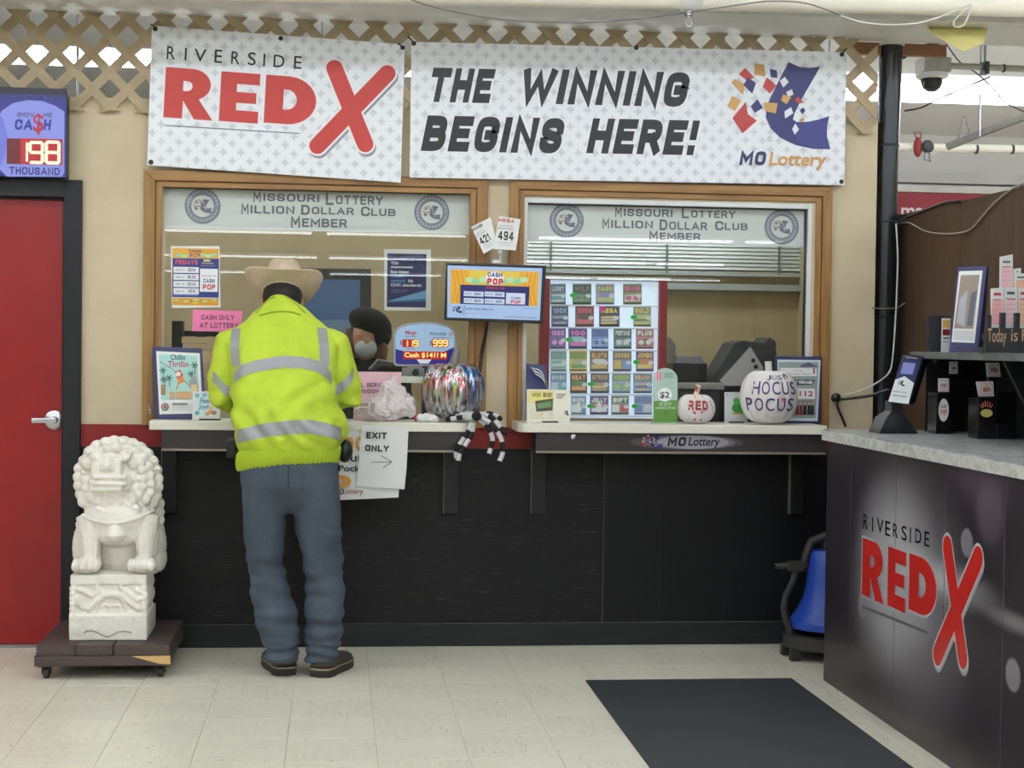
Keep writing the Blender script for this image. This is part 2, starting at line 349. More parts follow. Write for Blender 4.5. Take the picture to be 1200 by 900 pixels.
LOGO_L = [(500, 68), (575, 100), (650, 105), (722, 95), (650, 230), (590, 340), (548, 430), (535, 480), (560, 498), (640, 495), (720, 475), (790, 450), (775, 520), (775, 600), (800, 690), (680, 690), (560, 665), (450, 615), (380, 545), (347, 470), (350, 390), (385, 310), (440, 190)]
LOGO_C = [('o', [(265, 85), (330, 90), (340, 175), (262, 165)]), ('r', [(198, 118), (265, 185), (215, 212), (155, 165)]), ('b', [(370, 120), (420, 130), (425, 185), (380, 180)]), ('o', [(125, 198), (200, 235), (185, 312), (105, 225)]),
          ('b', [(220, 185), (275, 225), (250, 302), (188, 240)]), ('r', [(350, 180), (418, 240), (372, 298), (322, 250)]), ('o', [(110, 320), (175, 352), (130, 432), (80, 395)]), ('b', [(287, 340), (325, 402), (268, 440), (240, 392)]),
          ('r', [(205, 362), (222, 450), (285, 495), (185, 588), (115, 480)]), ('o', [(332, 362), (428, 365), (415, 440), (340, 425)]), ('w', [(475, 175), (503, 212), (465, 252), (440, 205)]), ('w', [(525, 262), (537, 300), (500, 320), (485, 285)]),
          ('o', [(465, 300), (522, 320), (490, 372), (448, 345)]), ('r', [(570, 312), (608, 360), (570, 362), (545, 340)]), ('w', [(520, 392), (537, 435), (480, 475), (475, 425)]), ('b', [(605, 392), (622, 415), (600, 442), (580, 412)]), ('w', [(552, 508), (578, 552), (548, 590), (530, 550)]), ('o', [(600, 465), (617, 482), (595, 500), (575, 485)])]
def logo(art, x0, y0, x1, y1, cols=None, sheen=True):
    cols = cols or {'b': (52, 54, 112), 'r': (190, 62, 58), 'o': (205, 158, 92), 'w': (225, 226, 228)}
    a = art.uv(x0, y0); b = art.uv(x1, y1)
    T = lambda p: (a[0]+(p[0]-80)/720*(b[0]-a[0]), a[1]-(p[1]-68)/622*(a[1]-b[1]))
    art.polyuv([T(p) for p in LOGO_L], cols['b'])
    if sheen: art.polyuv([T(p) for p in [(560, 498), (640, 495), (720, 475), (790, 450), (775, 520), (775, 600), (800, 690), (680, 690), (600, 660), (550, 600), (538, 540)]], tuple(min(255, int(c*1.18)) for c in cols['b']))
    for k, q in LOGO_C: art.polyuv([T(p) for p in q], cols[k]); art.k -= art.step*.5
def arc(cx, cy, rx, ry, a0, a1, n=10): return [(cx+rx*math.cos(math.radians(a0+(a1-a0)*i/n)), cy+ry*math.sin(math.radians(a0+(a1-a0)*i/n))) for i in range(n+1)]
def heavy(art, ch, u0, v0, u1, v1, col):
    if ch == 'E': P = [[(0, 0), (1, 0), (1, .24), (.42, .24), (.42, .39), (.93, .39), (.93, .61), (.42, .61), (.42, .77), (1, .77), (1, 1), (0, 1)]]
    if ch == 'D': P = [[(0, 0), (.45, 0)] + arc(.45, .5, .55, .5, -90, 90, 14) + [(0, 1)], [(.36, .3), (.36, .72)] + arc(.42, .51, .2, .21, 90, -90, 10)]
    if ch == 'R': P = [[(0, 0), (.38, 0), (.38, .36), (.62, 0), (1, 0), (.70, .40)] + arc(.55, .69, .38, .31, -62, 90, 14) + [(0, 1)], [(.37, .55), (.37, .75)] + arc(.45, .65, .11, .10, 90, -90, 8)]
    rings = [[Vector((u0+x*(u1-u0), v0+y*(v1-v0), 0)) for x, y in r] for r in P]
    tri = tessellate_polygon(rings); flat = [(q.x, q.y) for r in rings for q in r]
    art.raw(flat, [tuple(t) for t in tri], col)
def redx(art, boxes, strokes, col, shade, halo=None, rs=(1, 1), r=.034):
    for ch, (x0, y0, x1, y1) in boxes.items():
        a = art.uv(x0, y0); b = art.uv(x1, y1); d = .008*r/.034
        if halo: heavy(art, ch, a[0]-d, b[1]-d, b[0]+d, a[1]+d, halo)
        heavy(art, ch, a[0], b[1], b[0], a[1], col)
    q = [(art.uv(*p), art.uv(*w)) for p, w in strokes]
    for (p, w) in q: art.capsuv((p[0]+.006*r/.034, p[1]-.012*r/.034), (w[0]+.006*r/.034, w[1]-.012*r/.034), r+.006*r/.034, shade)
    for (p, w) in q:
        if halo: art.capsuv(p, w, r+.008*r/.034, halo)
    for (p, w) in q: art.capsuv(p, w, r, col)
# ================================================================== STRUCTURE
# ---- floor with its tiles
def floormat(name, grid):
    m = bpy.data.materials.new(name); m.use_nodes = True; nt = m.node_tree; b = nt.nodes['Principled BSDF']; N = nt.nodes.new; L = nt.links.new
    tc = N('ShaderNodeTexCoord'); oi = N('ShaderNodeObjectInfo'); ad = N('ShaderNodeVectorMath'); ad.operation = 'ADD'
    sc = N('ShaderNodeVectorMath'); sc.operation = 'SCALE'; sc.inputs[0].default_value = (37, 91, 13); L(oi.outputs['Random'], sc.inputs['Scale'])
    L(tc.outputs['Object'], ad.inputs[0]); L(sc.outputs[0], ad.inputs[1])
    def nz(scale, det, p0, p1, c0, c1):
        mp = N('ShaderNodeMapping'); mp.inputs['Scale'].default_value = scale; L(ad.outputs[0], mp.inputs[0])
        n = N('ShaderNodeTexNoise'); n.inputs['Scale'].default_value = 1; n.inputs['Detail'].default_value = det; L(mp.outputs[0], n.inputs['Vector'])
        r = N('ShaderNodeValToRGB'); r.color_ramp.elements[0].position = p0; r.color_ramp.elements[1].position = p1
        r.color_ramp.elements[0].color = c0; r.color_ramp.elements[1].color = c1; L(n.outputs['Fac'], r.inputs[0]); return r
    a = nz((7, 70, 1), 5, .35, .7, lin((238, 234, 216)), lin((228, 223, 205)))
    fl = nz((26, 110, 1), 2, .665, .735, (1, 1, 1, 1), (.5, .47, .44, 1))
    pt = nz((1.2, 1.2, 1), 3, .3, .7, (1, 1, 1, 1), (.92, .92, .92, 1))
    m1 = N('ShaderNodeMix'); m1.data_type = 'RGBA'; m1.blend_type = 'MULTIPLY'; m1.inputs[0].default_value = 1; L(a.outputs[0], m1.inputs[6]); L(fl.outputs[0], m1.inputs[7])
    m2 = N('ShaderNodeMix'); m2.data_type = 'RGBA'; m2.blend_type = 'MULTIPLY'; m2.inputs[0].default_value = 1; L(m1.outputs[2], m2.inputs[6]); L(pt.outputs[0], m2.inputs[7])
    out = m2
    if grid:
        bt = N('ShaderNodeTexBrick'); bt.offset = 0; bt.inputs['Scale'].default_value = 1; bt.inputs['Brick Width'].default_value = .3048; bt.inputs['Row Height'].default_value = .3048
        bt.inputs['Mortar Size'].default_value = .0012; bt.inputs['Color1'].default_value = bt.inputs['Color2'].default_value = (1, 1, 1, 1); bt.inputs['Mortar'].default_value = (.6, .58, .55, 1)
        mp = N('ShaderNodeMapping'); mp.inputs['Location'].default_value = (-.153, .207, 0); L(tc.outputs['Object'], mp.inputs[0]); L(mp.outputs[0], bt.inputs['Vector'])
        m3 = N('ShaderNodeMix'); m3.data_type = 'RGBA'; m3.blend_type = 'MULTIPLY'; m3.inputs[0].default_value = 1; L(m2.outputs[2], m3.inputs[6]); L(bt.outputs[0], m3.inputs[7]); out = m3
    L(out.outputs[2], b.inputs['Base Color']); b.inputs['Roughness'].default_value = .32; b.inputs['Specular IOR Level'].default_value = .45
    return m
floor = struct(MB().box(-9, 12, -42, 12, -.2, -.0016).obj('floor', floormat('vinyl_floor', True)), 'pale cream vinyl tile floor')
T = .3048; TM = floormat('vinyl_tile', False)
mb = MB(); h = T/2-.0007
mb.add([(-h, -h, -.0015), (h, -h, -.0015), (h, h, -.0015), (-h, h, -.0015), (-h+.001, -h+.001, 0), (h-.001, -h+.001, 0), (h-.001, h-.001, 0), (-h+.001, h-.001, 0)], [(4, 5, 6, 7), (0, 1, 5, 4), (1, 2, 6, 5), (2, 3, 7, 6), (3, 0, 4, 7)])
t0 = mb.obj('tile', TM, floor); tme = t0.data; first = True
for i in range(-8, 8):
    for j in range(-12, 1):
        if j == 0: continue
        cx = .153+T*(i+.5); cy = -.207+T*(j+.5)
        o = t0 if first else bpy.data.objects.new('tile', tme)
        if not first: COL.objects.link(o); o.parent = floor
        first = False; o.location = (cx, cy, random.uniform(0, .0002)); o.rotation_euler = (0, 0, math.pi/2*((i+j) % 2)+math.pi*random.randint(0, 1))

# ---- back wall (with the openings of a door and two windows)
WX0, WX1, WT = -4.5, 2.515, .12
D0, D1, DTOP = -2.10, -1.19, 2.02
O1 = (-.775, .604, 1.0, 2.066); O2 = (.852, 2.205, 1.0, 2.056)
mb = MB(); ZT = 2.457
mb.box(WX0, D0, 0, WT, 0, ZT); mb.box(D0, D1, 0, WT, DTOP, ZT); mb.box(D1, O1[0], 0, WT, 0, ZT)
mb.box(O1[0], O1[1], 0, WT, 0, O1[2]); mb.box(O1[0], O1[1], 0, WT, O1[3], ZT); mb.box(O1[1], O2[0], 0, WT, 0, ZT)
mb.box(O2[0], O2[1], 0, WT, 0, O2[2]); mb.box(O2[0], O2[1], 0, WT, O2[3], ZT); mb.box(O2[1], WX1, 0, WT, 0, ZT)
wall = struct(mb.obj('wall_back', WALL), 'beige painted back wall with red band and black panelling')
struct(MB().box(-1.126, 2.51, -.006, .001, .905, 1.003).obj('trim_1', REDP), 'red painted band along the wall')
for x0, x1, m in ((-1.126, -.772, BLACKV), (-.77, 1.238, BLACKW), (1.241, 2.51, BLACKV)):
    MB().box(x0, x1, -.012, .001, .105, .903).obj('panel', m, wall, bevel=.0015)
MB().box(1.2385, 1.2405, -.0135, -.010, .105, .903).obj('seam_strip', mat('worn_paint_edge', (84, 84, 82), .6), wall)
for x0, x1, h_ in ((-1.1, -.2, .0012), (-.1, .62, .0016), (.62, 1.24, .001), (1.24, 2.5, .0016)): MB().box(x0, x1, -.0225, -.012, .1035, .1035+h_).obj('worn_edge', MATS['worn_paint_edge'], wall)
struct(MB().box(-1.126, 2.51, -.022, .001, 0, .103).obj('baseboard_back', mat('black_baseboard', (20, 21, 24), .5, spec=.4, var=(34, 35, 38), scale=(5, 5, 40)), bevel=.002), 'black painted baseboard below the panelling')

# ---- red door
dr = thing('door_1', 'red painted door with satin lever in a black frame', None); dr['kind'] = 'structure'
MB().box(D0+.004, D1-.004, .03, .075, .012, DTOP-.006).obj('door_slab', DOORM, dr, bevel=.002)
fr = MB(); fr.box(D1-.012, -1.129+.004, -.03, WT+.02, 0, 2.085); fr.box(D0-.06, D0+.012, -.03, WT+.02, 0, 2.085); fr.box(D0+.012, D1-.012, -.03, WT+.02, 2.008, 2.085)
fr.box(D1-.024, D1-.012, .015, .028, 0, 2.0); fr.box(D0+.012, D1-.012, .015, .028, 1.998, 2.01)
fr.obj('door_frame', BLACKM, dr, bevel=.003)
MB().box(D0, D1, .02, .09, .0005, .012).obj('threshold', STEEL, dr)
hc = W(64, 492, .03)
hs = thing('door_handle', None, None)  # built as parts of the door
bpy.data.objects.remove(hs)
lev = MB(); lev.lathe([(0.0, -.002), (.044, 0), (.044, .006), (.04, .010), (.018, .014), (.016, .05), (.0, .052)], hc, 28, axis=(0, -1, 0))
ros = lev.obj('handle_rosette', CHROME, dr, smooth=True)
lv = MB(); a = hc + Vector((.008, -.045, 0)); e = W(37, 494, -.015)
for k in range(1): lv.loft([[Vector((a.x+t*(e.x-a.x), a.y+.004*math.sin(3*t)+dy, a.z-.002*t+dz)) for dy, dz in ((-.008, -.011), (.006, -.011), (.006, .011), (-.008, .011))] for t in (0, .25, .5, .75, .97, 1)])
lv.obj('lever', CHROME, ros, smooth=True, bevel=.003)

# ---- windows: casing, stop, pane
def casing(par, xo0, xo1, zo1, xi0, xi1, zi1, zb):
    def board(pts, d0, d1, m, nm, bev=.003):
        MB().prism([(x, d0, z) for x, z in pts], (0, d1-d0, 0)).obj(nm, m, par, bevel=bev)
    xm0, xm1, zm = xo0+(xi0-xo0)*.62, xo1+(xi1-xo1)*.62, zo1+(zi1-zo1)*.62
    board([(xo0, zb), (xm0, zb), (xm0, zm), (xo0, zo1)], -.024, .004, OAK, 'casing_board')
    board([(xm1, zb), (xo1, zb), (xo1, zo1), (xm1, zm)], -.024, .004, OAK, 'casing_board')
    board([(xo0, zo1), (xm0, zm), (xm1, zm), (xo1, zo1)], -.024, .004, OAKH, 'casing_board')
    board([(xm0+.002, zb), (xi0, zb), (xi0, zi1), (xm0+.002, zm-.002)], -.012, .06, OAK, 'window_stop', .002)
    board([(xi1, zb), (xm1-.002, zb), (xm1-.002, zm-.002), (xi1, zi1)], -.012, .06, OAK, 'window_stop', .002)
    board([(xm0+.002, zm-.002), (xi0, zi1), (xi1, zi1), (xm1-.002, zm-.002)], -.012, .06, OAKH, 'window_stop', .002)
w1 = thing('window_1', 'oak framed service window with frosted club banner behind the customer', None); w1['kind'] = 'structure'
casing(w1, -.857, .684, 2.137, -.776, .603, 2.066, 1.0)
MB().box(-.775, .603, .040, .046, 1.0, 2.066).obj('pane', GLASS, w1)
w2 = thing('window_2', 'oak framed service window with white aluminium inner frame beside the ticket display', None); w2['kind'] = 'structure'
casing(w2, .784, 2.297, 2.135, .852, 2.222, 2.066, 1.0)
fr = MB(); fr.box(.852, .869, .0, .06, 1.0, 2.056); fr.box(2.187, 2.206, .0, .06, 1.0, 2.056); fr.box(.869, 2.187, .0, .06, 2.034, 2.056); fr.box(2.206, 2.222, .01, .06, 1.0, 2.06)
fr.obj('aluminium_frame', ALU, w2, bevel=.002)
gk = MB(); gk.box(2.181, 2.187, .02, .045, 1.0, 2.034); gk.box(.869, 2.181, .02, .045, 2.028, 2.034); gk.obj('gasket', BLACKP, w2)
MB().box(.869, 2.187, .040, .046, 1.0, 2.034).obj('pane', GLASS, w2)

FILM = filmmat('frosted_film', (242, 243, 244), .95)
def decal(par, x0, x1, z0, z1, seals, lines):
    f = MB().box(x0, x1, .0485, .0495, z0, z1).obj('frosted_banner', FILM, par)
    a = Art((0, .0485, 0), lift=.0004)
    gr = (112, 114, 124)
    for t, (x0, y0, x1, y1) in lines:
        xf = x0+(x1-x0)*1.25/(len(t)+.25); t = t.upper(); a.text(t[0], x0, y0, xf-(x1-x0)*.04, y1, gr, .035); a.text(t[1:], xf, y0+(y1-y0)*.2, x1, y1, gr, .035)
    for cx, cy, r in seals:
        a.ring(cx, cy, r, r*.33, (142, 144, 158)); a.ring(cx, cy, r*.98, r*.05, (112, 114, 132)); a.ring(cx, cy, r*.68, r*.05, (112, 114, 132))
        for k in range(26):
            t = math.radians(20+k*13.3); pc = (cx+math.cos(t)*r*.83, cy+math.sin(t)*r*.83); a.ell(pc[0], pc[1], r*.045, r*.07, (196, 197, 203), 6); a.k -= a.step
        logo(a, cx-r*.52, cy-r*.42, cx+r*.5, cy+r*.4, {'b': (104, 106, 124), 'r': (150, 110, 108), 'o': (158, 150, 138), 'w': (205, 206, 208)}, False)
    a.obj('banner_lettering', PRINT, f)
decal(w1, -.775, .603, 1.886, 2.066, [(237.5, 241.5, 21), (506, 249, 20.5)],
      [('Missouri', (297, 224, 374, 237)), ('Lottery', (382, 226, 449, 240.5)), ('Million', (283, 238, 345, 251)), ('Dollar', (353, 240, 415, 252)), ('Club', (423, 242, 463.5, 253.5)), ('Member', (341, 253, 407, 267))])
decal(w2, .869, 2.187, 1.86, 2.034, [(664, 258.5, 20), (916, 266, 20)],
      [('Missouri', (721, 242, 788, 254.5)), ('Lottery', (799, 244, 862, 256)), ('Million', (706, 255.5, 765, 268)), ('Dollar', (773, 257, 829, 270)), ('Club', (838, 259, 876, 270)), ('Member', (761, 270, 821, 282))])

# ---- beam above, ceilings, far walls
beam = struct(MB().box(-8, 5.2, -.46, .04, 2.83, 3.2).obj('trim_2', WHITEP, bevel=.004), 'white painted ceiling beam above the lattice')
struct(MB().box(-9, 12, -42, 12, 3.5, 3.6).obj('ceiling', WHITEC), 'white store ceiling')
struct(MB().box(-9.2, -9, -42, 12, 0, 3.5).obj('wall_left', mat('store_wall', (206, 200, 188), .8)))
struct(MB().box(12, 12.2, -42, 12, 0, 3.5).obj('wall_right', MATS['store_wall']))
struct(MB().box(-9, 12, -42.2, -42, 0, 3.5).obj('wall_front', MATS['store_wall']))
OLIVE = mat('office_wall', (190, 175, 140), .8, var=(176, 160, 124), scale=(1.5, 1.5, 1.5))
struct(MB().box(.78, 2.54, 1.36, 1.42, 0, 2.30).obj('wall_office_partition', OLIVE), 'olive beige partition wall behind the right window')
struct(MB().box(-4.5, 2.62, 2.7, 2.8, 0, 2.35).obj('wall_office_back', OLIVE), 'olive beige wall of the office behind the windows')
struct(MB().box(2.54, 2.60, .13, 2.7, 0, 2.35).obj('wall_office_right', OLIVE))
struct(MB().box(-4.5, -4.4, .13, 2.7, 0, 2.35).obj('wall_office_left', OLIVE))
struct(MB().box(-9, 12, 8.0, 8.2, 0, 3.5).obj('wall_far', mat('far_wall', (226, 224, 218), .8)), 'white far wall beyond the office')
tr = MB(); tr.box(3, 11, 7.9, 8.0, 2.93, 3.0); struct(tr.obj('trim_3', WHITEP), 'white trim above the red store sign')
fs = thing('store_sign', 'red sign board with white lettering far behind the black column', 'sign', (6, 7.95, 2.4))
MB().box(4.4, 11, 7.93, 7.99, 2.35, 2.925).obj('sign_board', mat('red_sign', (158, 42, 56), .5), fs)
a = Art((0, 7.93, 0), lift=.004); a.text('mac', 1056, 243, 1092, 256, (230, 225, 225), .02); a.obj('lettering', PRINT, fs)
struct(MB().box(3, 11.9, 7.86, 8.0, 3.02, 3.12).obj('trim_4', mat('grey_trim', (196, 194, 190), .7)), 'grey band on the far wall above the white trim')

# ---- steel column
col = thing('steel_column', 'glossy black round steel column at the right end of the wall', 'column', (2.585, .06, 0))
cp = MB(); cp.tube([(2.582, .06, 0), (2.582, .06, 2.2), (2.592, .06, 2.83)], .054, 24); cp.obj('shaft', mat('black_gloss_paint', (26, 28, 32), .22, bump=.2, scale=(14, 14, 5), bdist=.004), col, smooth=True)
MB().lathe([(.064, 2.815), (.064, 2.83)], (2.592, .06, 0), 24).obj('collar', WHITEP, col)
for z in (2.34, 1.98, 1.53): MB().lathe([(.0555, z), (.0575, z+.003), (.0575, z+.009), (.0555, z+.012)], (2.583, .06, 0), 24).obj('cable_tie', BLACKP, col)
MB().box(2.40, 2.86, .045, .085, 2.772, 2.828).obj('wood_block', mat('brown_block', (140, 98, 70), .7), col, bevel=.003)

# ---- lattice: two crossing layers of slats, one panel left and one right of the banners, open behind them
lat = thing('wood_lattice', 'tan crisscross wooden lattice strip above the wall', 'lattice', (.5, -.02, 2.4))
def slats():
    z0, z1, x0, x1, hw = 2.392, 2.828, -3.9, 2.50, .029; pitch = .1567
    for sg, y0, c0 in ((-1, -.034, 1.402), (1, -.0245, -4.204)):
        for k in range(-40, 60):
            c = c0 + pitch*k; b0, b1 = (c+z0, c+z1) if sg > 0 else (c-z0, c-z1)
            if min(b0, b1)-hw < x0 or max(b0, b1)+hw > x1: continue
            zz = z0 + random.uniform(-.005, .005)
            MB().prism([(b0-hw, y0, zz), (b0+hw, y0, zz), (b1+hw, y0, z1), (b1-hw, y0, z1)], (0, .009, 0)).obj('slat', LATT, lat)
    # short pieces closing the right-hand end by the column
    for q in ([(2.50-.10, 2.39), (2.50-.05, 2.39), (2.50, 2.44), (2.50, 2.49)], [(2.50-.257, 2.39), (2.50-.199, 2.39), (2.50, 2.589), (2.50, 2.647)], [(2.50-.414, 2.39), (2.50-.356, 2.39), (2.50, 2.746), (2.50, 2.804)]):
        MB().prism([(x, -.0245, z) for x, z in q], (0, .009, 0)).obj('slat', LATT, lat)
    for q in ([(2.50, 2.45), (2.50, 2.508), (2.18, 2.828), (2.122, 2.828)], [(2.50, 2.607), (2.50, 2.665), (2.337, 2.828), (2.279, 2.828)]):
        MB().prism([(x, -.034, z) for x, z in q], (0, .009, 0)).obj('slat', LATT, lat)
slats()
# ================================================================== LIGHTS OF THE STORE
WHOUSE = mat('white_enamel', (225, 225, 225), .4)
def strip(x0, x1, y, z, label, group, hang=True):
    t = thing('strip_light', label, 'ceiling light', ((x0+x1)/2, y, z), group)
    MB().box(x0, x1, y-.032, y+.032, z, z+.06).obj('housing', WHOUSE, t)
    m = MB()
    for dy in (-.055, .055): m.box(x0+.03, x1-.03, y+dy-.019, y+dy+.019, z-.038, z-.002)
    m.obj('tube', TUBEM, t)
    if hang:
        for x in (x0+.3, x1-.3): MB().tube([(x, y, z+.07), (x, y, 3.5)], .006, 6).obj('hanger_rod', STEEL, t)
for y in (-2.0, -4.6, -7.6, -11.0, -20.7, -28.7, -37.0):
    for k in range(5):
        x0 = -7.6+k*3.7
        strip(x0, x0+3.5, y, 3.3, 'white fluorescent strip light on the ceiling of the store, seen only as a glare line', 'fluorescent lights over the shop floor')
for i, (x0, x9, yy, zz_) in enumerate(((-5.2, -2.2, 2.35, 3.03), (-2.1, .2, 2.35, 3.03), (.3, 2.6, 2.35, 3.03), (2.7, 9, 2.35, 3.03))):
    strip(x0, x9, yy, zz_, ['fluorescent strip light hanging beyond the left end of the lattice', 'lit strip light seen through the lattice above the cash sign', 'lit strip light hidden behind the long banner', 'bright fluorescent strip light to the right of the black column'][i], 'fluorescent lights behind the wall')

for i, x0 in enumerate((-1.6, .6)): strip(x0, x0+1.7, .95, 2.38, ['added office strip light, unseen above the left service window', 'added office strip light, unseen above the right service window'][i], 'added office lights')  # unseen strips, added to brighten the room behind the windows
strip(3.2, 11.5, 5.2, 3.42, 'added far strip light tight against the ceiling beyond the column', 'fluorescent lights behind the wall', False)  # extra row, added to light the far ceiling and wall

# ================================================================== PIPES, WIRES, CEILING THINGS
CREAM = mat('cream_pipe_paint', (236, 230, 214), .4)
pp = thing('sprinkler_pipe', 'thick cream sprinkler pipe running below the ceiling beam', 'pipe', (1, -.56, 2.86))
def ppt(x): return Vector((x, -.56, 2.858+(x-.7)*.0155))
MB().tube([ppt(-4), ppt(0), ppt(5)], .052, 20).obj('pipe', CREAM, pp, smooth=True)
xs = W(807, 15, -.56).x
MB().tube([ppt(xs-.04), ppt(xs+.05)], .060, 20).obj('coupling', WHITEP, pp, smooth=True)
for xx in (-2.2, W(662, 10, -.56).x, 3.4): MB().tube([ppt(xx)+Vector((0, 0, .04)), ppt(xx)+Vector((0, 0, .64))], .008, 6).obj('hanger_rod', STEEL, pp)
sp = MB(); c = ppt(xs)-Vector((0, 0, .055)); sp.lathe([(.016, 0), (.016, -.02), (.009, -.024), (.009, -.03)], c, 10)
for s_ in (-1, 1): sp.tube([c+Vector((s_*.006, 0, -.028)), c+Vector((s_*.014, 0, -.04)), c+Vector((s_*.012, 0, -.058)), c+Vector((0, 0, -.066))], .0028, 6)
sp.lathe([(.004, -.066), (.022, -.070), (.022, -.073), (.0, -.074)], c, 12); sp.obj('sprinkler_head', STEEL, pp, smooth=True)
def wire(name, pts, r, m, label, cat='wire', n=6):
    P = [Vector(p) for p in pts]; out = []
    for i in range(len(P)-1):
        p0, p1, p2, p3 = P[max(i-1, 0)], P[i], P[i+1], P[min(i+2, len(P)-1)]
        for k in range(5):
            t = k/5; out.append(.5*((2*p1)+(p2-p0)*t+(2*p0-5*p1+4*p2-p3)*t*t+(3*p1-p0-3*p2+p3)*t**3))
    out.append(P[-1]); return tag(MB().tube(out, r, n).obj(name, m, smooth='all'), label, cat)
BWIRE = mat('black_wire', (28, 28, 30), .5); WWIRE = mat('white_wire', (215, 212, 204), .5); GWIRE = mat('grey_wire', (110, 106, 102), .5); PWIRE = mat('pale_wire', (176, 170, 160), .5)
wire('drooping_wire', [W(x, y, -.64) for x, y in ((470, -6), (500, 6), (560, 19), (620, 25.5), (700, 26), (790, 17), (870, 5), (905, 1.5), (945, 4), (985, 18))], .0028, GWIRE, 'dark thin wire drooping in front of the cream pipe')
wire('looped_wire', [W(x, y, -.64) for x, y in ((985, 18), (1010, 26), (1045, 29), (1085, 25), (1130, 8), (1138, 6), (1128, 14), (1117, 27), (1122, 32), (1131, 27), (1139, 7))], .0035, WWIRE, 'white wire ending in a loop beside the yellow deflector')
# yellow folded deflector under the beam
yd = MB(); A = [W(1080, 25, -.30), W(1160, 25, -.30), W(1153, 50, -.44), W(1129, 60, -.46), W(1095, 40, -.40)]
for q in ((A[0], A[1], A[2]), (A[0], A[2], A[3]), (A[0], A[3], A[4])):
    n = (q[1]-q[0]).cross(q[2]-q[0]).normalized()*.003; yd.prism(list(q), n)
tag(yd.obj('folded_deflector', mat('yellow_sheet_metal', (222, 212, 140), .45)), 'pale yellow folded sheet metal deflector under the beam beside the column', 'deflector')
# dome camera with conduit
cc = W(1092, 85, .35); dc = thing('dome_camera', 'white security dome camera with dark dome on a ceiling conduit', 'camera', cc-Vector((0, 0, .07)))
s1 = .00415
MB().box(cc.x-.065, cc.x+.072, cc.y-.07, cc.y+.06, cc.z-.005, cc.z+.066).obj('junction_box', mat('warm_grey_metal', (178, 174, 166), .5), dc, bevel=.004)
for dx in (-.028, .034): MB().lathe([(.024, 0), (.024, .003), (.019, .004), (.0, .004)], cc+Vector((dx, -.07, .034)), 16, axis=(0, -1, 0)).obj('knockout', MATS['warm_grey_metal'], dc)
MB().lathe([(.06, .0), (.078, -.006), (.078, -.022), (.062, -.032), (.05, -.032)], cc, 24).obj('mount_ring', WHOUSE, dc, smooth=True)
MB().lathe([(.054, -.03), (.053, -.05), (.043, -.076), (.024, -.092), (.0, -.096)], cc, 24).obj('dome', mat('smoked_dome', (38, 36, 38), .12), dc, smooth=True)
MB().tube([cc+Vector((-.03, 0, .066)), cc+Vector((-.03, 0, .40))], .006, 6).obj('hanger_rod', STEEL, dc)
cd = thing('conduit', 'metal conduit running right from the dome camera', 'conduit', cc+Vector((1, 0, .03)))
MB().tube([cc+Vector((.075, 0, .036)), cc+Vector((2.2, 0, .02))], .016, 10).obj('tube', mat('conduit_metal', (170, 166, 158), .4, .6), cd, smooth=True)
q = W(1154, 80, .35); MB().box(q.x-.012, q.x+.012, q.y-.03, q.y+.03, q.z-.03, q.z+.03).obj('strap_clamp', DKGREY, cd); MB().tube([q, q+Vector((0, 0, .38))], .007, 6).obj('hanger_rod', STEEL, cd)
q = W(1176, 80, .35); MB().tube([q-Vector((.004, 0, 0)), q+Vector((.004, 0, 0))], .021, 10).obj('strap_clamp', DKGREY, cd)
# strut end below the beam
a0 = W(1085, 41, .14); tag(MB().box(a0.x, a0.x+1.4, .1, .16, a0.z-.022, a0.z+.022).obj('strut_channel', STEEL), 'grey steel strut channel below the beam at right', 'strut')
# far white pipe with red valve
y = 3.4
w0, w1_ = W(1040, 173, y), W(1260, 176, y)
fp = thing('far_pipe', 'long white pipe with dark clamps crossing behind the column', 'pipe', w0)
MB().tube([w0-Vector((.6, 0, 0)), w1_], .028, 12).obj('pipe', CREAM, fp, smooth=True)
for px in (1144, 1186): q = W(px, 175, y); MB().tube([q-Vector((.008, 0, 0)), q+Vector((.008, 0, 0))], .033, 12).obj('strap_clamp', DKGREY, fp)
vv = W(1077, 173, y-.026); va = thing('red_valve', 'small red and grey valve fitting on the far white pipe', 'valve', vv)
MB().ell(vv+Vector((-.02, -.03, 0)), (.03, .03, .07)).obj('valve_body', mat('valve_red', (140, 40, 34), .5), va, smooth='all')
MB().lathe([(.0, 0), (.04, .0), (.045, .03), (.03, .05), (0, .05)], vv+Vector((.04, -.03, 0)), 14, axis=(0, -1, .1)).obj('bonnet', DKGREY, va, smooth=True)
MB().tube([vv+Vector((.03, -.05, -.03)), vv+Vector((.02, -.06, -.09)), vv+Vector((.06, -.06, -.10)), vv+Vector((.06, -.05, -.04))], .008, 6).obj('outlet', STEEL, va)
MB().tube([vv+Vector((-.03, -.03, .06)), vv+Vector((-.05, -.03, .1)), vv+Vector((.0, -.03, .1)), vv+Vector((.0, -.03, .06))], .006, 6).obj('handle', MATS['valve_red'], va)
db = MB(); db.tube([W(1110, 172, 3.1), W(1160, 152, 2.9), W(1225, 128, 2.6)], .026, 8); tag(db.obj('diagonal_conduit', mat('dull_grey_pipe', (120, 116, 110), .5)), 'grey pipe rising diagonally to the right above the partition', 'pipe')
for i, (P, lab) in enumerate((([(1060, 130), (1080, 126), (1100, 116), (1160, 90)], 'dark wire crossing the bright strip light'), ([(1108, 50), (1125, 73), (1145, 86), (1165, 105), (1178, 120), (1200, 131)], 'thin wire falling from the beam towards the diagonal pipe'), ([(1058, 68), (1072, 60), (1090, 52), (1115, 48)], 'bundle of black cables behind the column top'))):
    wire('ceiling_wire', [W(x, yy, .5+.1*i) for x, yy in P], .004+.004*(i == 2), BWIRE if i != 1 else GWIRE, lab)
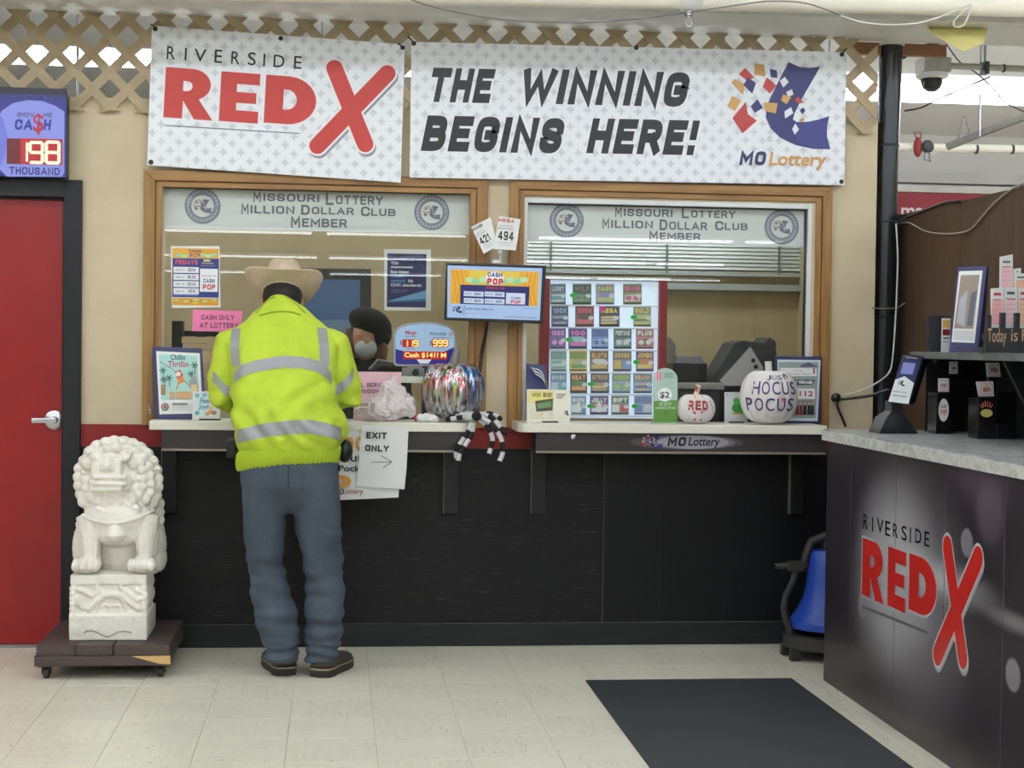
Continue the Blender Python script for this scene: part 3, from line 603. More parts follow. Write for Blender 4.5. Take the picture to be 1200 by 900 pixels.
q0 = W(1148, 160, 2.9); tag(MB().tube([q0, W(1148, 130, 2.9), q0+Vector((0, 0, .7))], .008, 6).obj('hanger_rod', STEEL), 'thin steel rod holding the diagonal pipe', 'rod')
wire('hanging_wire_tangle', [W(x, yy, 2.9) for x, yy in ((1122, 165), (1126, 150), (1129, 136), (1134, 148), (1136, 155), (1132, 156))], .005, GWIRE, 'tangled bit of wire hanging above the diagonal pipe')

# ================================================================== BANNERS
def starmat():
    m = bpy.data.materials.new('banner_vinyl'); m.use_nodes = True; nt = m.node_tree; b = nt.nodes['Principled BSDF']; N = nt.nodes.new; L = nt.links.new
    tc = N('ShaderNodeTexCoord'); sp_ = N('ShaderNodeSeparateXYZ'); L(tc.outputs['Object'], sp_.inputs[0])
    def M(op, a, b_=None):
        n = N('ShaderNodeMath'); n.operation = op
        for i, q in enumerate((a, b_)):
            if q is None: continue
            if isinstance(q, (int, float)): n.inputs[i].default_value = q
            else: L(q, n.inputs[i])
        return n.outputs[0]
    def star(off):
        def ax(o): return M('ABSOLUTE', M('SUBTRACT', M('FRACT', M('ADD', M('MULTIPLY', o, 1/.078), off+50)), .5))
        return M('ADD', M('POWER', ax(sp_.outputs['X']), .62), M('POWER', ax(sp_.outputs['Z']), .62))
    d = M('MINIMUM', star(0), star(.5)); r = N('ShaderNodeValToRGB'); L(d, r.inputs[0])
    r.color_ramp.elements[0].position = .46; r.color_ramp.elements[1].position = .52; r.color_ramp.elements[0].color = lin((205, 208, 213)); r.color_ramp.elements[1].color = lin((231, 233, 236))
    L(r.outputs[0], b.inputs['Base Color']); b.inputs['Roughness'].default_value = .42
    return m
VINYL = starmat(); GROM = mat('grommet', (70, 70, 70), .4, .8)
def banner(name, label, TL, TR, BR, BL, y, groms):
    q = [W(*p, y) for p in (BL, BR, TR, TL)]; t = thing(name, label, 'banner', q[0])
    # slightly rippled sheet
    nx, nz_ = 60, 10; vs = []; sh = MB()
    for j in range(nz_+1):
        for i in range(nx+1):
            a, b = i/nx, j/nz_; p = q[0]*(1-a)*(1-b)+q[1]*a*(1-b)+q[2]*a*b+q[3]*(1-a)*b; vs.append(p)
    F = [(j*(nx+1)+i, j*(nx+1)+i+1, (j+1)*(nx+1)+i+1, (j+1)*(nx+1)+i) for j in range(nz_) for i in range(nx)]
    n = len(vs); rim = [i for i in range(nx+1)]+[j*(nx+1)+nx for j in range(1, nz_+1)]+[nz_*(nx+1)+i for i in range(nx-1, -1, -1)]+[j*(nx+1) for j in range(nz_-1, 0, -1)]
    bk = [v+Vector((0, .0015, 0)) for v in vs]
    sh.add(vs+bk, F+[tuple(k+n for k in reversed(f)) for f in F]+[(a, rim[(i+1) % len(rim)], rim[(i+1) % len(rim)]+n, a+n) for i, a in enumerate(rim)])
    s = sh.obj('sheet', VINYL, t)
    u = (q[1]-q[0]).normalized(); v = Vector((0, 1, 0)).cross(u)*-1
    a = Art(q[0], u, u.cross(Vector((0, 1, 0))) * 1, lift=.001)
    for g in groms:
        c = W(*g, y); MB().lathe([(.006, .0), (.011, .001), (.011, .003), (.006, .003), (.004, .001)], c, 12, axis=(0, -1, 0)).obj('grommet', GROM, t)
    return t, a
DK = (26, 26, 28); RD = (196, 58, 52)
bl, a = banner('store_banner', 'white vinyl banner with the red and black store name, hung crooked over the left window', (178, 30), (474.5, 52), (469.5, 214), (172.5, 193.5), -.045, [(182, 34), (329, 45), (472, 56), (177, 190)])
x = 195.5
for ch, x0, x1, y0, y1 in (('R', 196, 205, 54, 70), ('I', 217, 218.4, 56, 71), ('V', 228, 241.5, 57, 73), ('E', 252, 260, 58, 74), ('R', 271.5, 280.5, 60, 75.5), ('S', 291, 299.5, 61, 77), ('I', 309, 310.4, 63, 78), ('D', 321, 333, 64, 79.5), ('E', 345, 353, 65.5, 81)): a.text(ch, x0, y0, x1, y1, DK, .004)
redx(a, {'R': (194.5, 78.5, 249, 141.5), 'E': (259.5, 83.5, 302, 145), 'D': (312, 87.5, 369, 148)}, [((392, 80), (428, 169)), ((454, 86), (372, 171))], RD, (140, 140, 148), (232, 233, 236), r=.037)
a.line([(194, 147), (351, 156.5)], 1.3, (128, 130, 140)); a.obj('lettering', PRINT, bl)
br, a = banner('slogan_banner', 'long white vinyl banner reading The Winning Begins Here with lottery emblem', (482, 49), (992, 61), (989.5, 217), (480, 208), -.045, [(485, 51), (745.5, 56), (986.5, 64), (986, 213)])
for t, x0, y0, x1, y1 in (('THE', 500, 79, 583, 121), ('WINNING', 606, 80, 812, 125.5), ('BEGINS', 493, 135, 665, 180), ('HERE!', 687, 138.5, 822, 182)):
    a.text(t, x0-1.5, y0-1, x1-8, y1+1, (236, 238, 240), .085, .2); a.text(t, x0, y0, x1-10, y1, DK, .065, .2)
logo(a, 853, 71, 973, 175); a.text('MO', 866, 177, 896, 194, (48, 50, 96), .06, .16); a.text('Lottery', 900, 178, 966, 200, (205, 152, 84), .04, .16); a.ring(902, 163, 3, .6, (130, 130, 134)); a.text('R', 901, 161.5, 903, 164.5, (130, 130, 134)); a.obj('lettering', PRINT, br)
for i, (p, q) in enumerate((((177, 28.5), (182, 34)), ((466, 51), (472, 56)), ((478, 43), (485, 51)), ((992, 57), (987, 64)))):
    tag(MB().tube([W(*p, -.04), W((p[0]+q[0])/2, (p[1]+q[1])/2-1, -.055), W(*q, -.052)], .0035, 6).obj('zip_tie', BLACKP), ['black zip tie at the top left corner of the store name banner', 'black zip tie at the top right corner of the store name banner', 'black zip tie at the top left corner of the slogan banner', 'black zip tie at the top right corner of the slogan banner'][i], 'zip tie')

# ================================================================== LIT CASH SIGN ON THE DOOR FRAME
sb = thing('cash_sign', 'lit blue jackpot sign showing 198 thousand on top of the door frame', 'sign', W(20, 211, -.03))
Y = -.10; c0 = W(-58, 209.5, Y); c1 = W(79, 104, Y); zb = 2.0865
MB().box(c0.x, c1.x, Y, -.036, zb, c1.z).obj('housing', mat('navy_black', (34, 30, 52), .4), sb, bevel=.004)
a = Art((0, Y, 0)); a.rect(-56, 110, 77, 208, (42, 40, 150)); a.rect(-56, 108, 77, 118, (36, 38, 128))
for k in range(14): a.ell(5+random.uniform(-50, 68), 113+random.uniform(-3, 4), .8, .8, (80, 90, 190), 6); a.k -= a.step
cu = a.uv(39, 160); a.poly([(75.5, 202), (73, 207), (8, 207), (0, 199), (-8, 180), (-8, 150), (2, 130), (15, 121), (32, 117.5), (50, 118.5), (65, 124), (75.5, 131)], (148, 158, 246))
a.poly([(-60, 207), (-5, 207), (6, 182), (9, 160), (4, 140), (-6, 126), (-30, 117), (-60, 117)], (120, 134, 236))
a.text('SHOW', 20, 131.5, 40, 137.5, (70, 60, 90), .03, .1); a.text('ME', 51, 132, 61, 137.5, (70, 60, 90), .03, .1)
a.text('CA', 17, 139.5, 38, 152.5, (34, 40, 160), .05, .1); a.text('H', 51, 140, 59, 152.5, (34, 40, 160), .05, .1); a.text('$', 39, 133, 51, 158, (196, 40, 70), .0199)
a.text('THOUSAND', 11, 195.5, 70, 205.5, (60, 34, 130), .03); a.obj('face_print', LITBOX, sb)
a = Art((0, Y-.0045, 0)); a.rect(8, 162, 73, 193.5, (120, 8, 24)); a.rect(24, 162, 73, 193.5, (214, 16, 40)); a.k = .0012
p_ = a.obj('display_panel', LITBOX, sb)
a = Art((0, Y-.006, 0)); seven(a, '1', 20, 165, 32.5, 191, (255, 232, 190)); seven(a, '9', 34, 165.5, 51, 192, (255, 232, 190)); seven(a, '8', 53, 165, 70.5, 192.5, (255, 232, 190)); a.obj('digits', LED, sb)
# ================================================================== SERVICE SHELVES
ST = 1.036; SB = .996; SF = -.31
def shelf(name, x0, x1, label, round_l, round_r, fx0, fx1, brx):
    t = thing(name, label, 'shelf', ((x0+x1)/2, -.15, SB)); pts = []; R = .07
    if round_l: pts += [(x0+R-R*math.cos(a), SF+R-R*math.sin(a)) for a in [k*math.pi/16 for k in range(9)]]
    else: pts += [(x0, SF)]
    if round_r: pts += [(x1-R+R*math.sin(a), SF+R-R*math.cos(a)) for a in [k*math.pi/16 for k in range(9)]]
    else: pts += [(x1, SF)]
    pts += [(x1, -.025), (x0, -.025)]
    MB().prism([(x, y, SB) for x, y in pts], (0, 0, ST-SB)).obj('shelf_board', SHELFM, t, bevel=.004)
    f = MB().box(fx0, fx1, SF+.02, SF+.045, .915, SB-.0005).obj('fascia', mat('dark_fascia', (44, 38, 40), .4, var=(54, 46, 48), scale=(2, 2, 60)), t)
    MB().box(fx0, fx1, SF+.012, SF+.047, .905, .9145).obj('edge_strip', mat('edge_metal', (150, 140, 125), .4, .5), t)
    for bx in brx:
        br = MB(); br.box(bx, bx+.065, -.045, -.0125, .61, SB-.0005); br.obj('bracket', BLACKM, t, bevel=.002)
        MB().box(bx-.003, bx, -.047, -.0125, .61, .9).obj('worn_edge', mat('worn_edge', (112, 108, 100), .6), t)
    return t
s1_ = shelf('service_shelf', -.793, .615, 'cream topped service shelf below the left window', False, True, -.742, .565, (-.765, .497))
s2_ = shelf('service_shelf', .803, 2.20, 'cream topped service shelf with lottery name on its dark fascia below the right window', True, False, .885, 2.20, (.898, 2.112))
a = Art((0, SF+.02, 0)); 
logo(a, 752, 509, 777, 526, {'b': (44, 46, 110), 'r': (170, 60, 60), 'o': (190, 170, 150), 'w': (215, 215, 220)}); a.text('MO', 782, 512, 803, 523, (20, 22, 44), .06, .16); a.text('Lottery', 806, 512, 842, 525.8, (20, 22, 44), .0199, .16)
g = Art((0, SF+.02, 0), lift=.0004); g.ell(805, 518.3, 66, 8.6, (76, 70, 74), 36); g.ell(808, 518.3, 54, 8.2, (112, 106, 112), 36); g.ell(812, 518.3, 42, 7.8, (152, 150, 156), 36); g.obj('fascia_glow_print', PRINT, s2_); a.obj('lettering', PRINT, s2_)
a = MB(); c = W(672, 512, SF+.02); a.lathe([(.0, 0), (.012, .001), (.012, .004), (.006, .006), (0, .006)], c, 12, axis=(0, -1, 0)); a.obj('cam_lock', CHROME, s2_)

# ================================================================== POSTERS AND CARDS
def card(name, label, cat, corners, y, thick=.0012, m=PAPER, lean=0.0, group=None):
    """corner pixels TL TR BR BL on the plane y"""
    q = [W(*p, y) for p in corners]; t = thing(name, label, cat, (q[2]+q[3])/2, group)
    MB().hexa([q[3], q[2], q[1], q[0]], [v+Vector((0, thick, 0)) for v in (q[3], q[2], q[1], q[0])]).obj('sheet', m, t)
    return t, Art((0, y, 0), lift=.0006)
def cashpop(a, X, Yf, w, h):
    """Cash Pop Fridays artwork in the pixel box X,Yf,w,h"""
    R = lambda x0, y0, x1, y1, c: a.rect(X+x0*w, Yf+y0*h, X+x1*w, Yf+y1*h, c)
    Tt = lambda t, x0, y0, x1, y1, c, b=.03: a.text(t, X+x0*w, Yf+y0*h, X+x1*w, Yf+y1*h, c, b)
    R(.03, .03, .97, .2, (226, 168, 50)); R(.03, .84, .97, .97, (222, 160, 48)); R(.03, .19, .97, .84, (50, 60, 128))
    for k in range(7): a.ell(X+w*(.15+.12*k), Yf+h*(.14+.02*(k % 2)), w*.07, h*.028, (176, 214, 140) if k % 2 else (150, 200, 170), 8)
    Tt('CASH', .36, .055, .62, .105, (40, 44, 96)); Tt('POP', .38, .115, .6, .185, (196, 44, 40), .05)
    Tt('FRIDAYS', .09, .215, .54, .3, (206, 92, 104), .04); R(.66, .215, .8, .25, (214, 210, 120)); R(.62, .265, .86, .29, (150, 156, 150)); R(.6, .31, .9, .325, (130, 138, 150))
    for k in range(4):
        y = .335+.115*k; R(.05, y, .565, y+.105, (226, 228, 234)); Tt('NOV %d' % (5+7*k), .09, y+.035, .27, y+.07, (90, 60, 80), .01); Tt(('50X', '$5.00', 'BONUS', '10X')[k], .34, y+.025, .5, y+.08, (50, 54, 84), .03)
    R(.59, .365, .95, .745, (232, 233, 238)); Tt('WIN UP TO', .63, .47, .92, .505, (190, 70, 70), .01); Tt('CASH', .66, .53, .89, .6, (50, 54, 100), .04); Tt('POP', .65, .62, .9, .71, (200, 50, 46), .05)
    R(.05, .78, .55, .81, (96, 120, 190)); a.ell(X+w*.5, Yf+h*.9, w*.09, h*.045, (245, 190, 60), 10); Tt('MOLottery', .4, .885, .6, .915, (60, 50, 50), .01)
    for k in range(5): a.ell(X+w*(.12+.19*k), Yf+h*(.88+.02*(k % 2)), w*.06, h*.02, (190, 210, 150), 7)
t, a = card('game_poster', 'yellow and blue cash game poster taped on the left window', 'poster', ((200, 288.5), (257, 288.5), (258.5, 360), (201.5, 361)), .036)
cashpop(a, 200.5, 288.5, 57.5, 72); a.obj('print', PRINTG, t)
t, a = card('pink_notice', 'bright pink cash only notice on the left window beside the customer', 'notice', ((226, 363), (284, 364.5), (282, 389), (225, 388)), .034, m=mat('pink_paper', (240, 130, 176), .6))
a.text('CASH ONLY', 236, 369, 274.5, 375.2, (40, 30, 40), .02); a.text('AT LOTTERY', 234, 378, 279, 384.5, (40, 30, 40), .02); a.obj('lettering', PRINT, t)
t, a = card('department_poster', 'navy sanitizing notice in a white frame hanging inside the left window', 'poster', ((450, 292), (505, 292.5), (505, 364), (450.5, 363.5)), .060, m=PAPER)
a.rect(454, 297, 499, 360.5, (40, 36, 92)); a.poly([(454, 353), (499, 340), (499, 350), (454, 353.5)], (110, 160, 205)); a.poly([(454, 354), (499, 350.5), (499, 353), (454, 354.5)], (60, 110, 170))
for i, (s_, x1, c) in enumerate((('This', 467, (230, 230, 236)), ('department', 484, (230, 230, 236)), ('has been', 479, (230, 230, 236)), ('cleaned &', 474, (100, 160, 210)), ('sanitized', 475, (100, 160, 210)), ('to', 484, (230, 230, 236)), ('CDC standards', 494, (230, 230, 236)))):
    yy = 306+5.2*i - (5.2 if i > 5 else 0) + (0)
    if s_ == 'to': a.text('to', 478, 327, 484, 331, c, .03)
    else: a.text(s_, 458, yy, x1, yy+4, c, .03)
a.rect(458, 340, 478, 340.6, (190, 190, 210)); a.rect(458, 342.5, 475, 343, (170, 170, 190)); a.obj('print', PRINTG, t)

# frames: navy wedge display holders standing on something
def wedge(name, label, face, thick, base_z, side=1, back=.07, rim=(5, 5, 5, 5)):
    """face: four corners BL BR TR TL in metres; thick: depth vector"""
    q = [Vector(p) for p in face]; t = thing(name, label, 'display frame', Vector(((q[0].x+q[1].x)/2, (q[0].y+q[1].y)/2, base_z)))
    d = Vector(thick); bq = [q[0]+d, q[1]+d, q[2]+d*.35, q[3]+d*.35]
    for v in (bq[0], bq[1]): v.z = base_z
    MB().hexa(q, bq).obj('frame', NAVY, t, bevel=.003)
    return t
def onface(q):
    u = (Vector(q[1])-Vector(q[0])).normalized(); n = u.cross(Vector(q[3])-Vector(q[0])).normalized(); v = n.cross(u); return Art(q[0], u, v, lift=.0012)
Z0 = ST+.0005
def stand_face(bl, br, tr, tl, yb, lean):
    """front face standing on the shelf, leaning back by lean metres at its top"""
    B0 = W(*bl, yb); B1 = W(*br, yb); B0.z = B1.z = Z0
    o = B0; n = Vector((0, -1, 0)); h = (W(*tl, yb).z-Z0); n = Vector((0, -h, lean)).normalized()
    T0 = onplane(*tl, o, n); T1 = onplane(*tr, o, n); return [B0, B1, T1, T0]
# left navy frame with holiday poster
q = stand_face((186, 491), (242, 491), (237, 408.5), (180, 406), -.18, .05)
t = wedge('holiday_frame', 'navy display frame with beach holiday poster at the left end of the shelf', q, (-.035, .09, 0), Z0)
a = onface(q)
a.poly([(183, 411.5), (234, 414), (237.5, 484.5), (187, 485.5)], (228, 228, 224)); a.poly([(186, 415), (231, 417), (233.5, 468), (189, 469)], (164, 210, 206))
a.text('Chillin', 200, 415.5, 217, 422, (40, 44, 100), .03); a.text('Thrillin', 197, 423, 221, 430.5, (176, 62, 84), .06)
a.line([(188, 424), (204, 434), (222, 452)], 1, (120, 120, 110)); a.poly([(205, 436), (211, 433), (215, 440), (208, 445)], (200, 70, 50)); a.ell(209, 438.5, 3, 3, (240, 225, 215), 10); a.poly([(208, 444), (214, 441), (217, 447), (210, 450)], (226, 130, 50)); a.line([(210, 447), (207, 456)], 1.5, (226, 130, 50))
for px, py in ((191, 434), (192, 445), (228, 428), (224, 438), (198, 443)):
    for k in range(6): tt = k*1.05; a.line([(px, py), (px+4*math.cos(tt), py+3.5*math.sin(tt))], 1.3, (50, 110, 90))
    a.line([(px, py), (px+1, py+10)], .9, (120, 90, 60))
for px, w_ in ((199, 3.5), (207, 4), (213, 4), (219, 3), (226, 4)): a.rect(px, 459, px+w_*1.6, 467.5, (206, 160, 104) if px % 2 else (190, 130, 70))
a.poly([(222, 446), (229, 440), (233, 455), (222, 455)], (150, 150, 155)); a.rect(189, 451, 194, 463, (150, 120, 80)); a.rect(224, 451, 231, 460, (224, 190, 130))
a.ring(193.5, 477, 4.6, 1.6, (110, 100, 100)); a.ell(193.5, 477, 2, 2, (160, 60, 60), 10); a.rect(202, 472.5, 220, 474, (90, 90, 90))
for k in range(4): a.rect(202, 475.5+1.7*k, 232, 476.2+1.7*k, (186, 186, 186))
a.obj('poster_print', PRINTG, t)
q2 = [q[0]+Vector((-.035, .09, 0)), q[0], q[3], q[3]+Vector((-.035, .09, 0))*.35]; sa = onface(q2); 
a = sa; o_ = a.uv(171, 484)
try:
    p0 = a.uv(176, 480)
    a.textuv('L', p0[0]-.02, .03, p0[0]+.01, .06, (225, 228, 235), .06)
    a.textuv('MO', p0[0]-.022, .016, p0[0]+.012, .026, (225, 228, 235), .02)
except Exception: pass
a.obj('side_print', PRINT, t)
# small card in front
q = stand_face((225, 490), (258, 490), (258, 458), (226, 459), -.25, .015)
t = thing('gift_card', 'small snowy gift card standing in front of the holiday frame', 'card', (q[0]+q[1])/2)
MB().hexa(q, [v+Vector((0, .003, 0)) for v in q]).obj('sheet', PAPER, t); MB().box(q[0].x+.03, q[1].x, q[0].y-.004, q[0].y+.05, Z0, Z0+.006).obj('holder_foot', BLACKP, t)
a = onface(q); a.poly([(229, 461), (257, 460), (257, 488), (228, 488)], (206, 228, 232)); a.text('Feel', 234, 466, 245, 473, (60, 120, 170), .03, .2); a.text('Joyful', 232, 474, 248, 481, (60, 120, 170), .03, .2)
for px, py, c in ((247, 483, (214, 150, 80)), (243, 485, (200, 170, 120)), (251, 484, (180, 110, 60)), (247, 478, (230, 190, 120)), (231, 463.5, (120, 170, 190)), (240, 463, (130, 180, 195)), (231, 484, (110, 160, 190))): a.ell(px, py, 3, 2.6, c, 8)
a.obj('print', PRINTG, t)
# right navy frame with winner certificate
q = stand_face((912, 498), (962, 498), (963, 418), (908, 417), -.085, .03)
t = wedge('award_frame', 'navy display frame with winners certificate at the right end of the shelf', q, (.02, .055, 0), Z0); a = onface(q)
a.poly([(911, 421.5), (961.5, 422), (958, 493.5), (912, 493)], (206, 214, 216)); a.poly([(912.5, 424), (959, 424.5), (956, 490), (913.5, 490)], (146, 158, 152)); a.poly([(938, 428), (948, 424.5), (959, 430), (938, 430)], (92, 96, 126))
a.rect(914, 431, 957, 441, (226, 226, 226)); a.text('PRIZE WINNER', 930, 433.5, 940, 435.5, (90, 90, 90)); a.text('Riverside, Red X', 922, 437, 950, 439.5, (90, 90, 90)); a.rect(952.5, 431.5, 955, 438, (200, 110, 110))
a.poly([(914, 445), (955, 445), (952, 451), (914, 451.5)], (66, 74, 82)); a.text('Y FORWARD', 932, 446, 952, 450, (236, 238, 238), .05, .1)
a.rect(914, 455, 955, 467.5, (228, 228, 228)); a.text('$7,112', 920, 458, 952.5, 465.5, (176, 44, 60), .0199)
a.rect(914, 469, 954, 487, (130, 130, 126))
for px, c in ((934, (110, 40, 50)), (938.5, (130, 50, 54)), (943, (40, 44, 50)), (948, (44, 50, 56)), (952, (52, 54, 58))): a.ell(px, 473, 1.3, 1.6, (206, 170, 150), 8); a.poly([(px-2.2, 486), (px-1.6, 475), (px+1.6, 475), (px+2.2, 486)], c)
a.obj('certificate_print', PRINTG, t)
qs = [q[1], q[1]+Vector((.02, .055, 0)), q[2]+Vector((.02, .055, 0))*.35, q[2]]
a = onface(qs); logo(a, 964.5, 482, 968, 490, {k: (228, 230, 236) for k in 'brow'}, False); a.obj('side_print', PRINT, t)

# lit jackpot sign with arched top
Y = -.07; jb = thing('jackpot_sign', 'arched lit jackpot sign with red 119 and 999 digits', 'sign', W(498, 494, Y))
out = [(461, 426), (461, 393), (463.5, 386), (468, 382), (480, 378.5), (496, 377), (512, 378), (526, 381.5), (532, 386), (534.5, 393), (534.5, 426), (531, 429), (464, 429)]
P = [W(*p, Y) for p in out]; MB().prism(P, (0, .035, 0)).obj('housing', mat('silver_grey', (150, 154, 156), .35, .3), jb, bevel=.002)
ins = [(463.5, 425), (463.5, 393.5), (466, 387.5), (470, 384), (481, 381), (496, 379.5), (511, 380.3), (524.5, 383.5), (530, 388), (532, 394), (532, 425), (529, 426.8), (466, 426.8)]
a = Art((0, Y, 0)); a.poly(ins, (170, 206, 240)); a.poly([(463.5, 409), (475, 412), (497, 414), (520, 412), (532, 407), (532, 425), (529, 426.8), (466, 426.8), (463.5, 425)], (36, 34, 140)); a.rect(497.6, 380, 498.4, 411, (190, 200, 215)); a.poly([(488, 421), (506, 421), (502, 426), (492, 426)], (235, 240, 250))
a.text('Mega', 475, 387.5, 488.5, 393, (206, 50, 60), .05); a.text('MILLIONS', 474.5, 393.3, 487, 395, (40, 60, 140), .02); a.text('POWER', 504, 389.5, 523, 393.5, (40, 46, 100), .02); a.ell(528, 391.5, 2.3, 2.3, (200, 150, 170), 10); a.rect(506, 395.3, 530, 396.2, (80, 90, 160)); a.text('$', 468.5, 399, 471, 404.5, (50, 60, 110)); a.text('$', 503.5, 399, 506, 404.5, (50, 60, 110)); a.text('MILLION', 476, 408, 486, 409.5, (60, 60, 110)); a.text('MILLION', 511, 407.8, 521, 409.3, (60, 60, 110))
a.obj('face_print', LITBOX, jb)
a = Art((0, Y-.001, 0), lift=.003); a.rect(471.5, 397.5, 490.5, 407, (206, 20, 14)); a.rect(506, 397.3, 525.5, 406.8, (206, 20, 14)); a.rect(472.5, 411.5, 524, 421.5, (206, 22, 14)); a.obj('display_panel', LITBOX, jb)
a = Art((0, Y-.002, 0), lift=.004); am = (255, 214, 120)
for i, ch in enumerate('119'): seven(a, ch, 473+6*i, 398.8, 477.8+6*i, 406, am, .22)
a.obj('digits', LED, jb); a = Art((0, Y-.002, 0), lift=.004)
for i, ch in enumerate('999'): seven(a, ch, 507.5+6*i, 398.5, 512.3+6*i, 405.7, am, .22)
a.obj('digits', LED, jb); a = Art((0, Y-.002, 0), lift=.004); a.text('Cash $141! M', 474, 413, 522.5, 420, am, .0199); a.obj('message', LED, jb)
st = MB(); p0 = W(498, 430, Y); st.box(p0.x-.012, p0.x+.012, Y+.008, Y+.03, Z0+.008, p0.z+.01); st.box(p0.x-.03, p0.x+.015, Y-.02, Y+.04, Z0, Z0+.008); st.obj('stand', DKGREY, jb, bevel=.002)
kb = W(487, 436, Y-.01); MB().lathe([(0, 0), (.014, 0), (.016, .012), (.012, .02), (0, .02)], kb, 14, axis=(0, -1, 0)).obj('clamp_knob', BLACKP, jb, smooth=True); MB().box(kb.x-.06, kb.x+.04, Y, Y+.03, kb.z-.022, kb.z+.02).obj('clamp_body', mat('grey_plastic', (120, 122, 120), .5), jb, bevel=.004)

# customer monitor in front of the casing
Y = -.15; q = [W(*p, Y) for p in ((520.5, 375), (636, 379.5), (640.5, 311), (523.5, 307.5))]
mo = thing('customer_monitor', 'black flat monitor showing the cash game advert between the windows', 'monitor', (q[0]+q[1])/2)
MB().hexa(q, [v+Vector((0, .035, 0)) for v in q]).obj('housing', BLACKP, mo, bevel=.004)
u = (q[1]-q[0]).normalized(); a = Art(q[0], u, u.cross(Vector((0, 1, 0))), lift=.0008)
a.poly([(524.5, 311), (635.5, 314.5), (632.5, 375.5), (524, 372)], (176, 204, 244)); a.poly([(528, 315.5), (631.5, 318.5), (630, 359), (527.5, 355.5)], (240, 178, 46)); a.poly([(550, 317), (610, 318.5), (606, 334), (552, 333)], (236, 206, 80))
for k in range(3): a.line([(530+5*k, 316), (534+5*k, 336), (530+5*k, 355)], .8, (206, 140, 40)); a.line([(628-5*k, 319), (624-5*k, 338), (628-5*k, 358)], .8, (206, 140, 40))
for k in range(9): a.ell(550+8*k, 328+2*(k % 2), 5, 3.6, (150, 214, 160) if k % 2 else (190, 230, 180), 8)
a.ell(580, 326, 11, 8, (240, 240, 244), 16); a.text('CASH', 571.5, 319, 588.5, 325, (36, 40, 110), .05); a.text('POP', 571, 326, 589.5, 334, (206, 44, 40), .07)
a.poly([(539.5, 333.5), (620.5, 336), (619.5, 358.5), (539, 356)], (40, 38, 110)); a.text('FRIDAYS', 570, 336, 591, 339.5, (190, 60, 80), .05)
for i, (x0, y0) in enumerate(((543.5, 341), (568, 341.5), (543.5, 349), (568, 349.8))): a.rect(x0, y0, x0+23, y0+6.8, (206, 222, 244)); a.text('NOV %d' % (5+7*i), x0+1, y0+1.8, x0+9, y0+4.4, (80, 60, 110)); a.text(('50X', 'BONUS', '$5.00', '10X')[i], x0+12.5, y0+2, x0+20, y0+5.2, (40, 50, 90), .04)
a.rect(593, 343, 615, 357, (214, 224, 244)); a.text('CASH', 599, 348, 610, 351, (40, 46, 110), .04); a.text('POP', 598.5, 351.8, 610, 356, (206, 50, 46), .06)
logo(a, 530, 358.5, 541.5, 367, {'b': (36, 40, 90), 'r': (60, 60, 100), 'o': (90, 90, 110), 'w': (190, 205, 240)}, False); a.rect(543.5, 358, 543.9, 370, (120, 130, 160)); a.text('CASH POP FRIDAYS', 545, 360.5, 577.5, 364, (60, 66, 90), .02); a.rect(545, 365.2, 571, 366.2, (120, 136, 166)); a.rect(545, 367.5, 577, 368.5, (120, 136, 166)); a.rect(612, 361, 629, 362, (90, 100, 140)); a.rect(590, 371.5, 629, 372.2, (130, 150, 180))
a.obj('screen', SCREEN, mo)
ar = MB(); c = (q[0]+q[1]+q[2]+q[3])/4; ar.box(c.x-.05, c.x+.05, Y+.034, Y+.05, c.z-.05, c.z+.05); ar.tube([c+Vector((0, .04, 0)), c+Vector((0, .125, 0))], .02, 10); ar.obj('wall_mount', BLACKP, mo)
wire('monitor_cable', [W(571, 377, -.11), W(569, 392, -.07), W(565, 412, -.05), W(563, 430, -.06), W(560, 452, -.08), W(556, 486, -.07)], .008, BWIRE, 'black cable hanging below the customer monitor', 'cable')
# number cards above the monitor
c0 = (q[2]+q[3])/2; nh = thing('card_clip', 'clear plastic clip holder on top of the customer monitor', 'clip', W(586, 309, Y))
MB().tube([W(586, 309, Y+.015), W(586.3, 294, Y+.012)], .006, 8).obj('stem', mat('clear_plastic', (205, 205, 200), .15), nh); MB().ell(W(586, 296, Y+.005), (.011, .008, .011), 10, 8).obj('clip_ball', MATS['clear_plastic'], nh, smooth='all'); MB().box(W(581, 0, Y).x, W(591, 0, Y).x, Y-.003, Y+.03, W(586, 308.5, Y).z, W(586, 306, Y).z+.006).obj('clamp', MATS['clear_plastic'], nh)
def numcard(label, corners, y, num, head, hc):
    q = [W(*p, y) for p in corners]; t = thing('number_card', label, 'card', (q[0]+q[1])/2, 'jackpot number cards')
    MB().hexa(q, [v+Vector((0, .002, 0)) for v in q]).obj('sheet', PAPER, t); a = onface(q)
    w_ = (q[1]-q[0]).length; h_ = (q[3]-q[0]).length
    a.textuv(num, w_*.16, h_*.28, w_*.86, h_*.55, (26, 26, 28), .03); a.textuv(head, w_*.15, h_*.82, w_*.85, h_*.92, hc, .04)
    a.rectuv(w_*.12, h_*.62, w_*.85, h_*.645, (170, 170, 170)); a.rectuv(w_*.2, h_*.7, w_*.8, h_*.72, (180, 180, 180)); a.rectuv(w_*.2, h_*.2, w_*.8, h_*.215, (180, 180, 180)); a.rectuv(w_*.25, h_*.13, w_*.75, h_*.145, (190, 190, 190)); a.obj('print', PRINTG, t)
numcard('white jackpot card reading 421, tilted left above the monitor', ((567, 297.5), (583, 288), (575, 254.5), (552, 266)), Y-.004, '421', 'POWER', (50, 50, 60))
numcard('white jackpot card reading 494, tilted right above the monitor', ((578, 291.5), (604.5, 293.5), (610, 257), (585, 253)), Y-.010, '494', 'MEGA', (200, 60, 60))

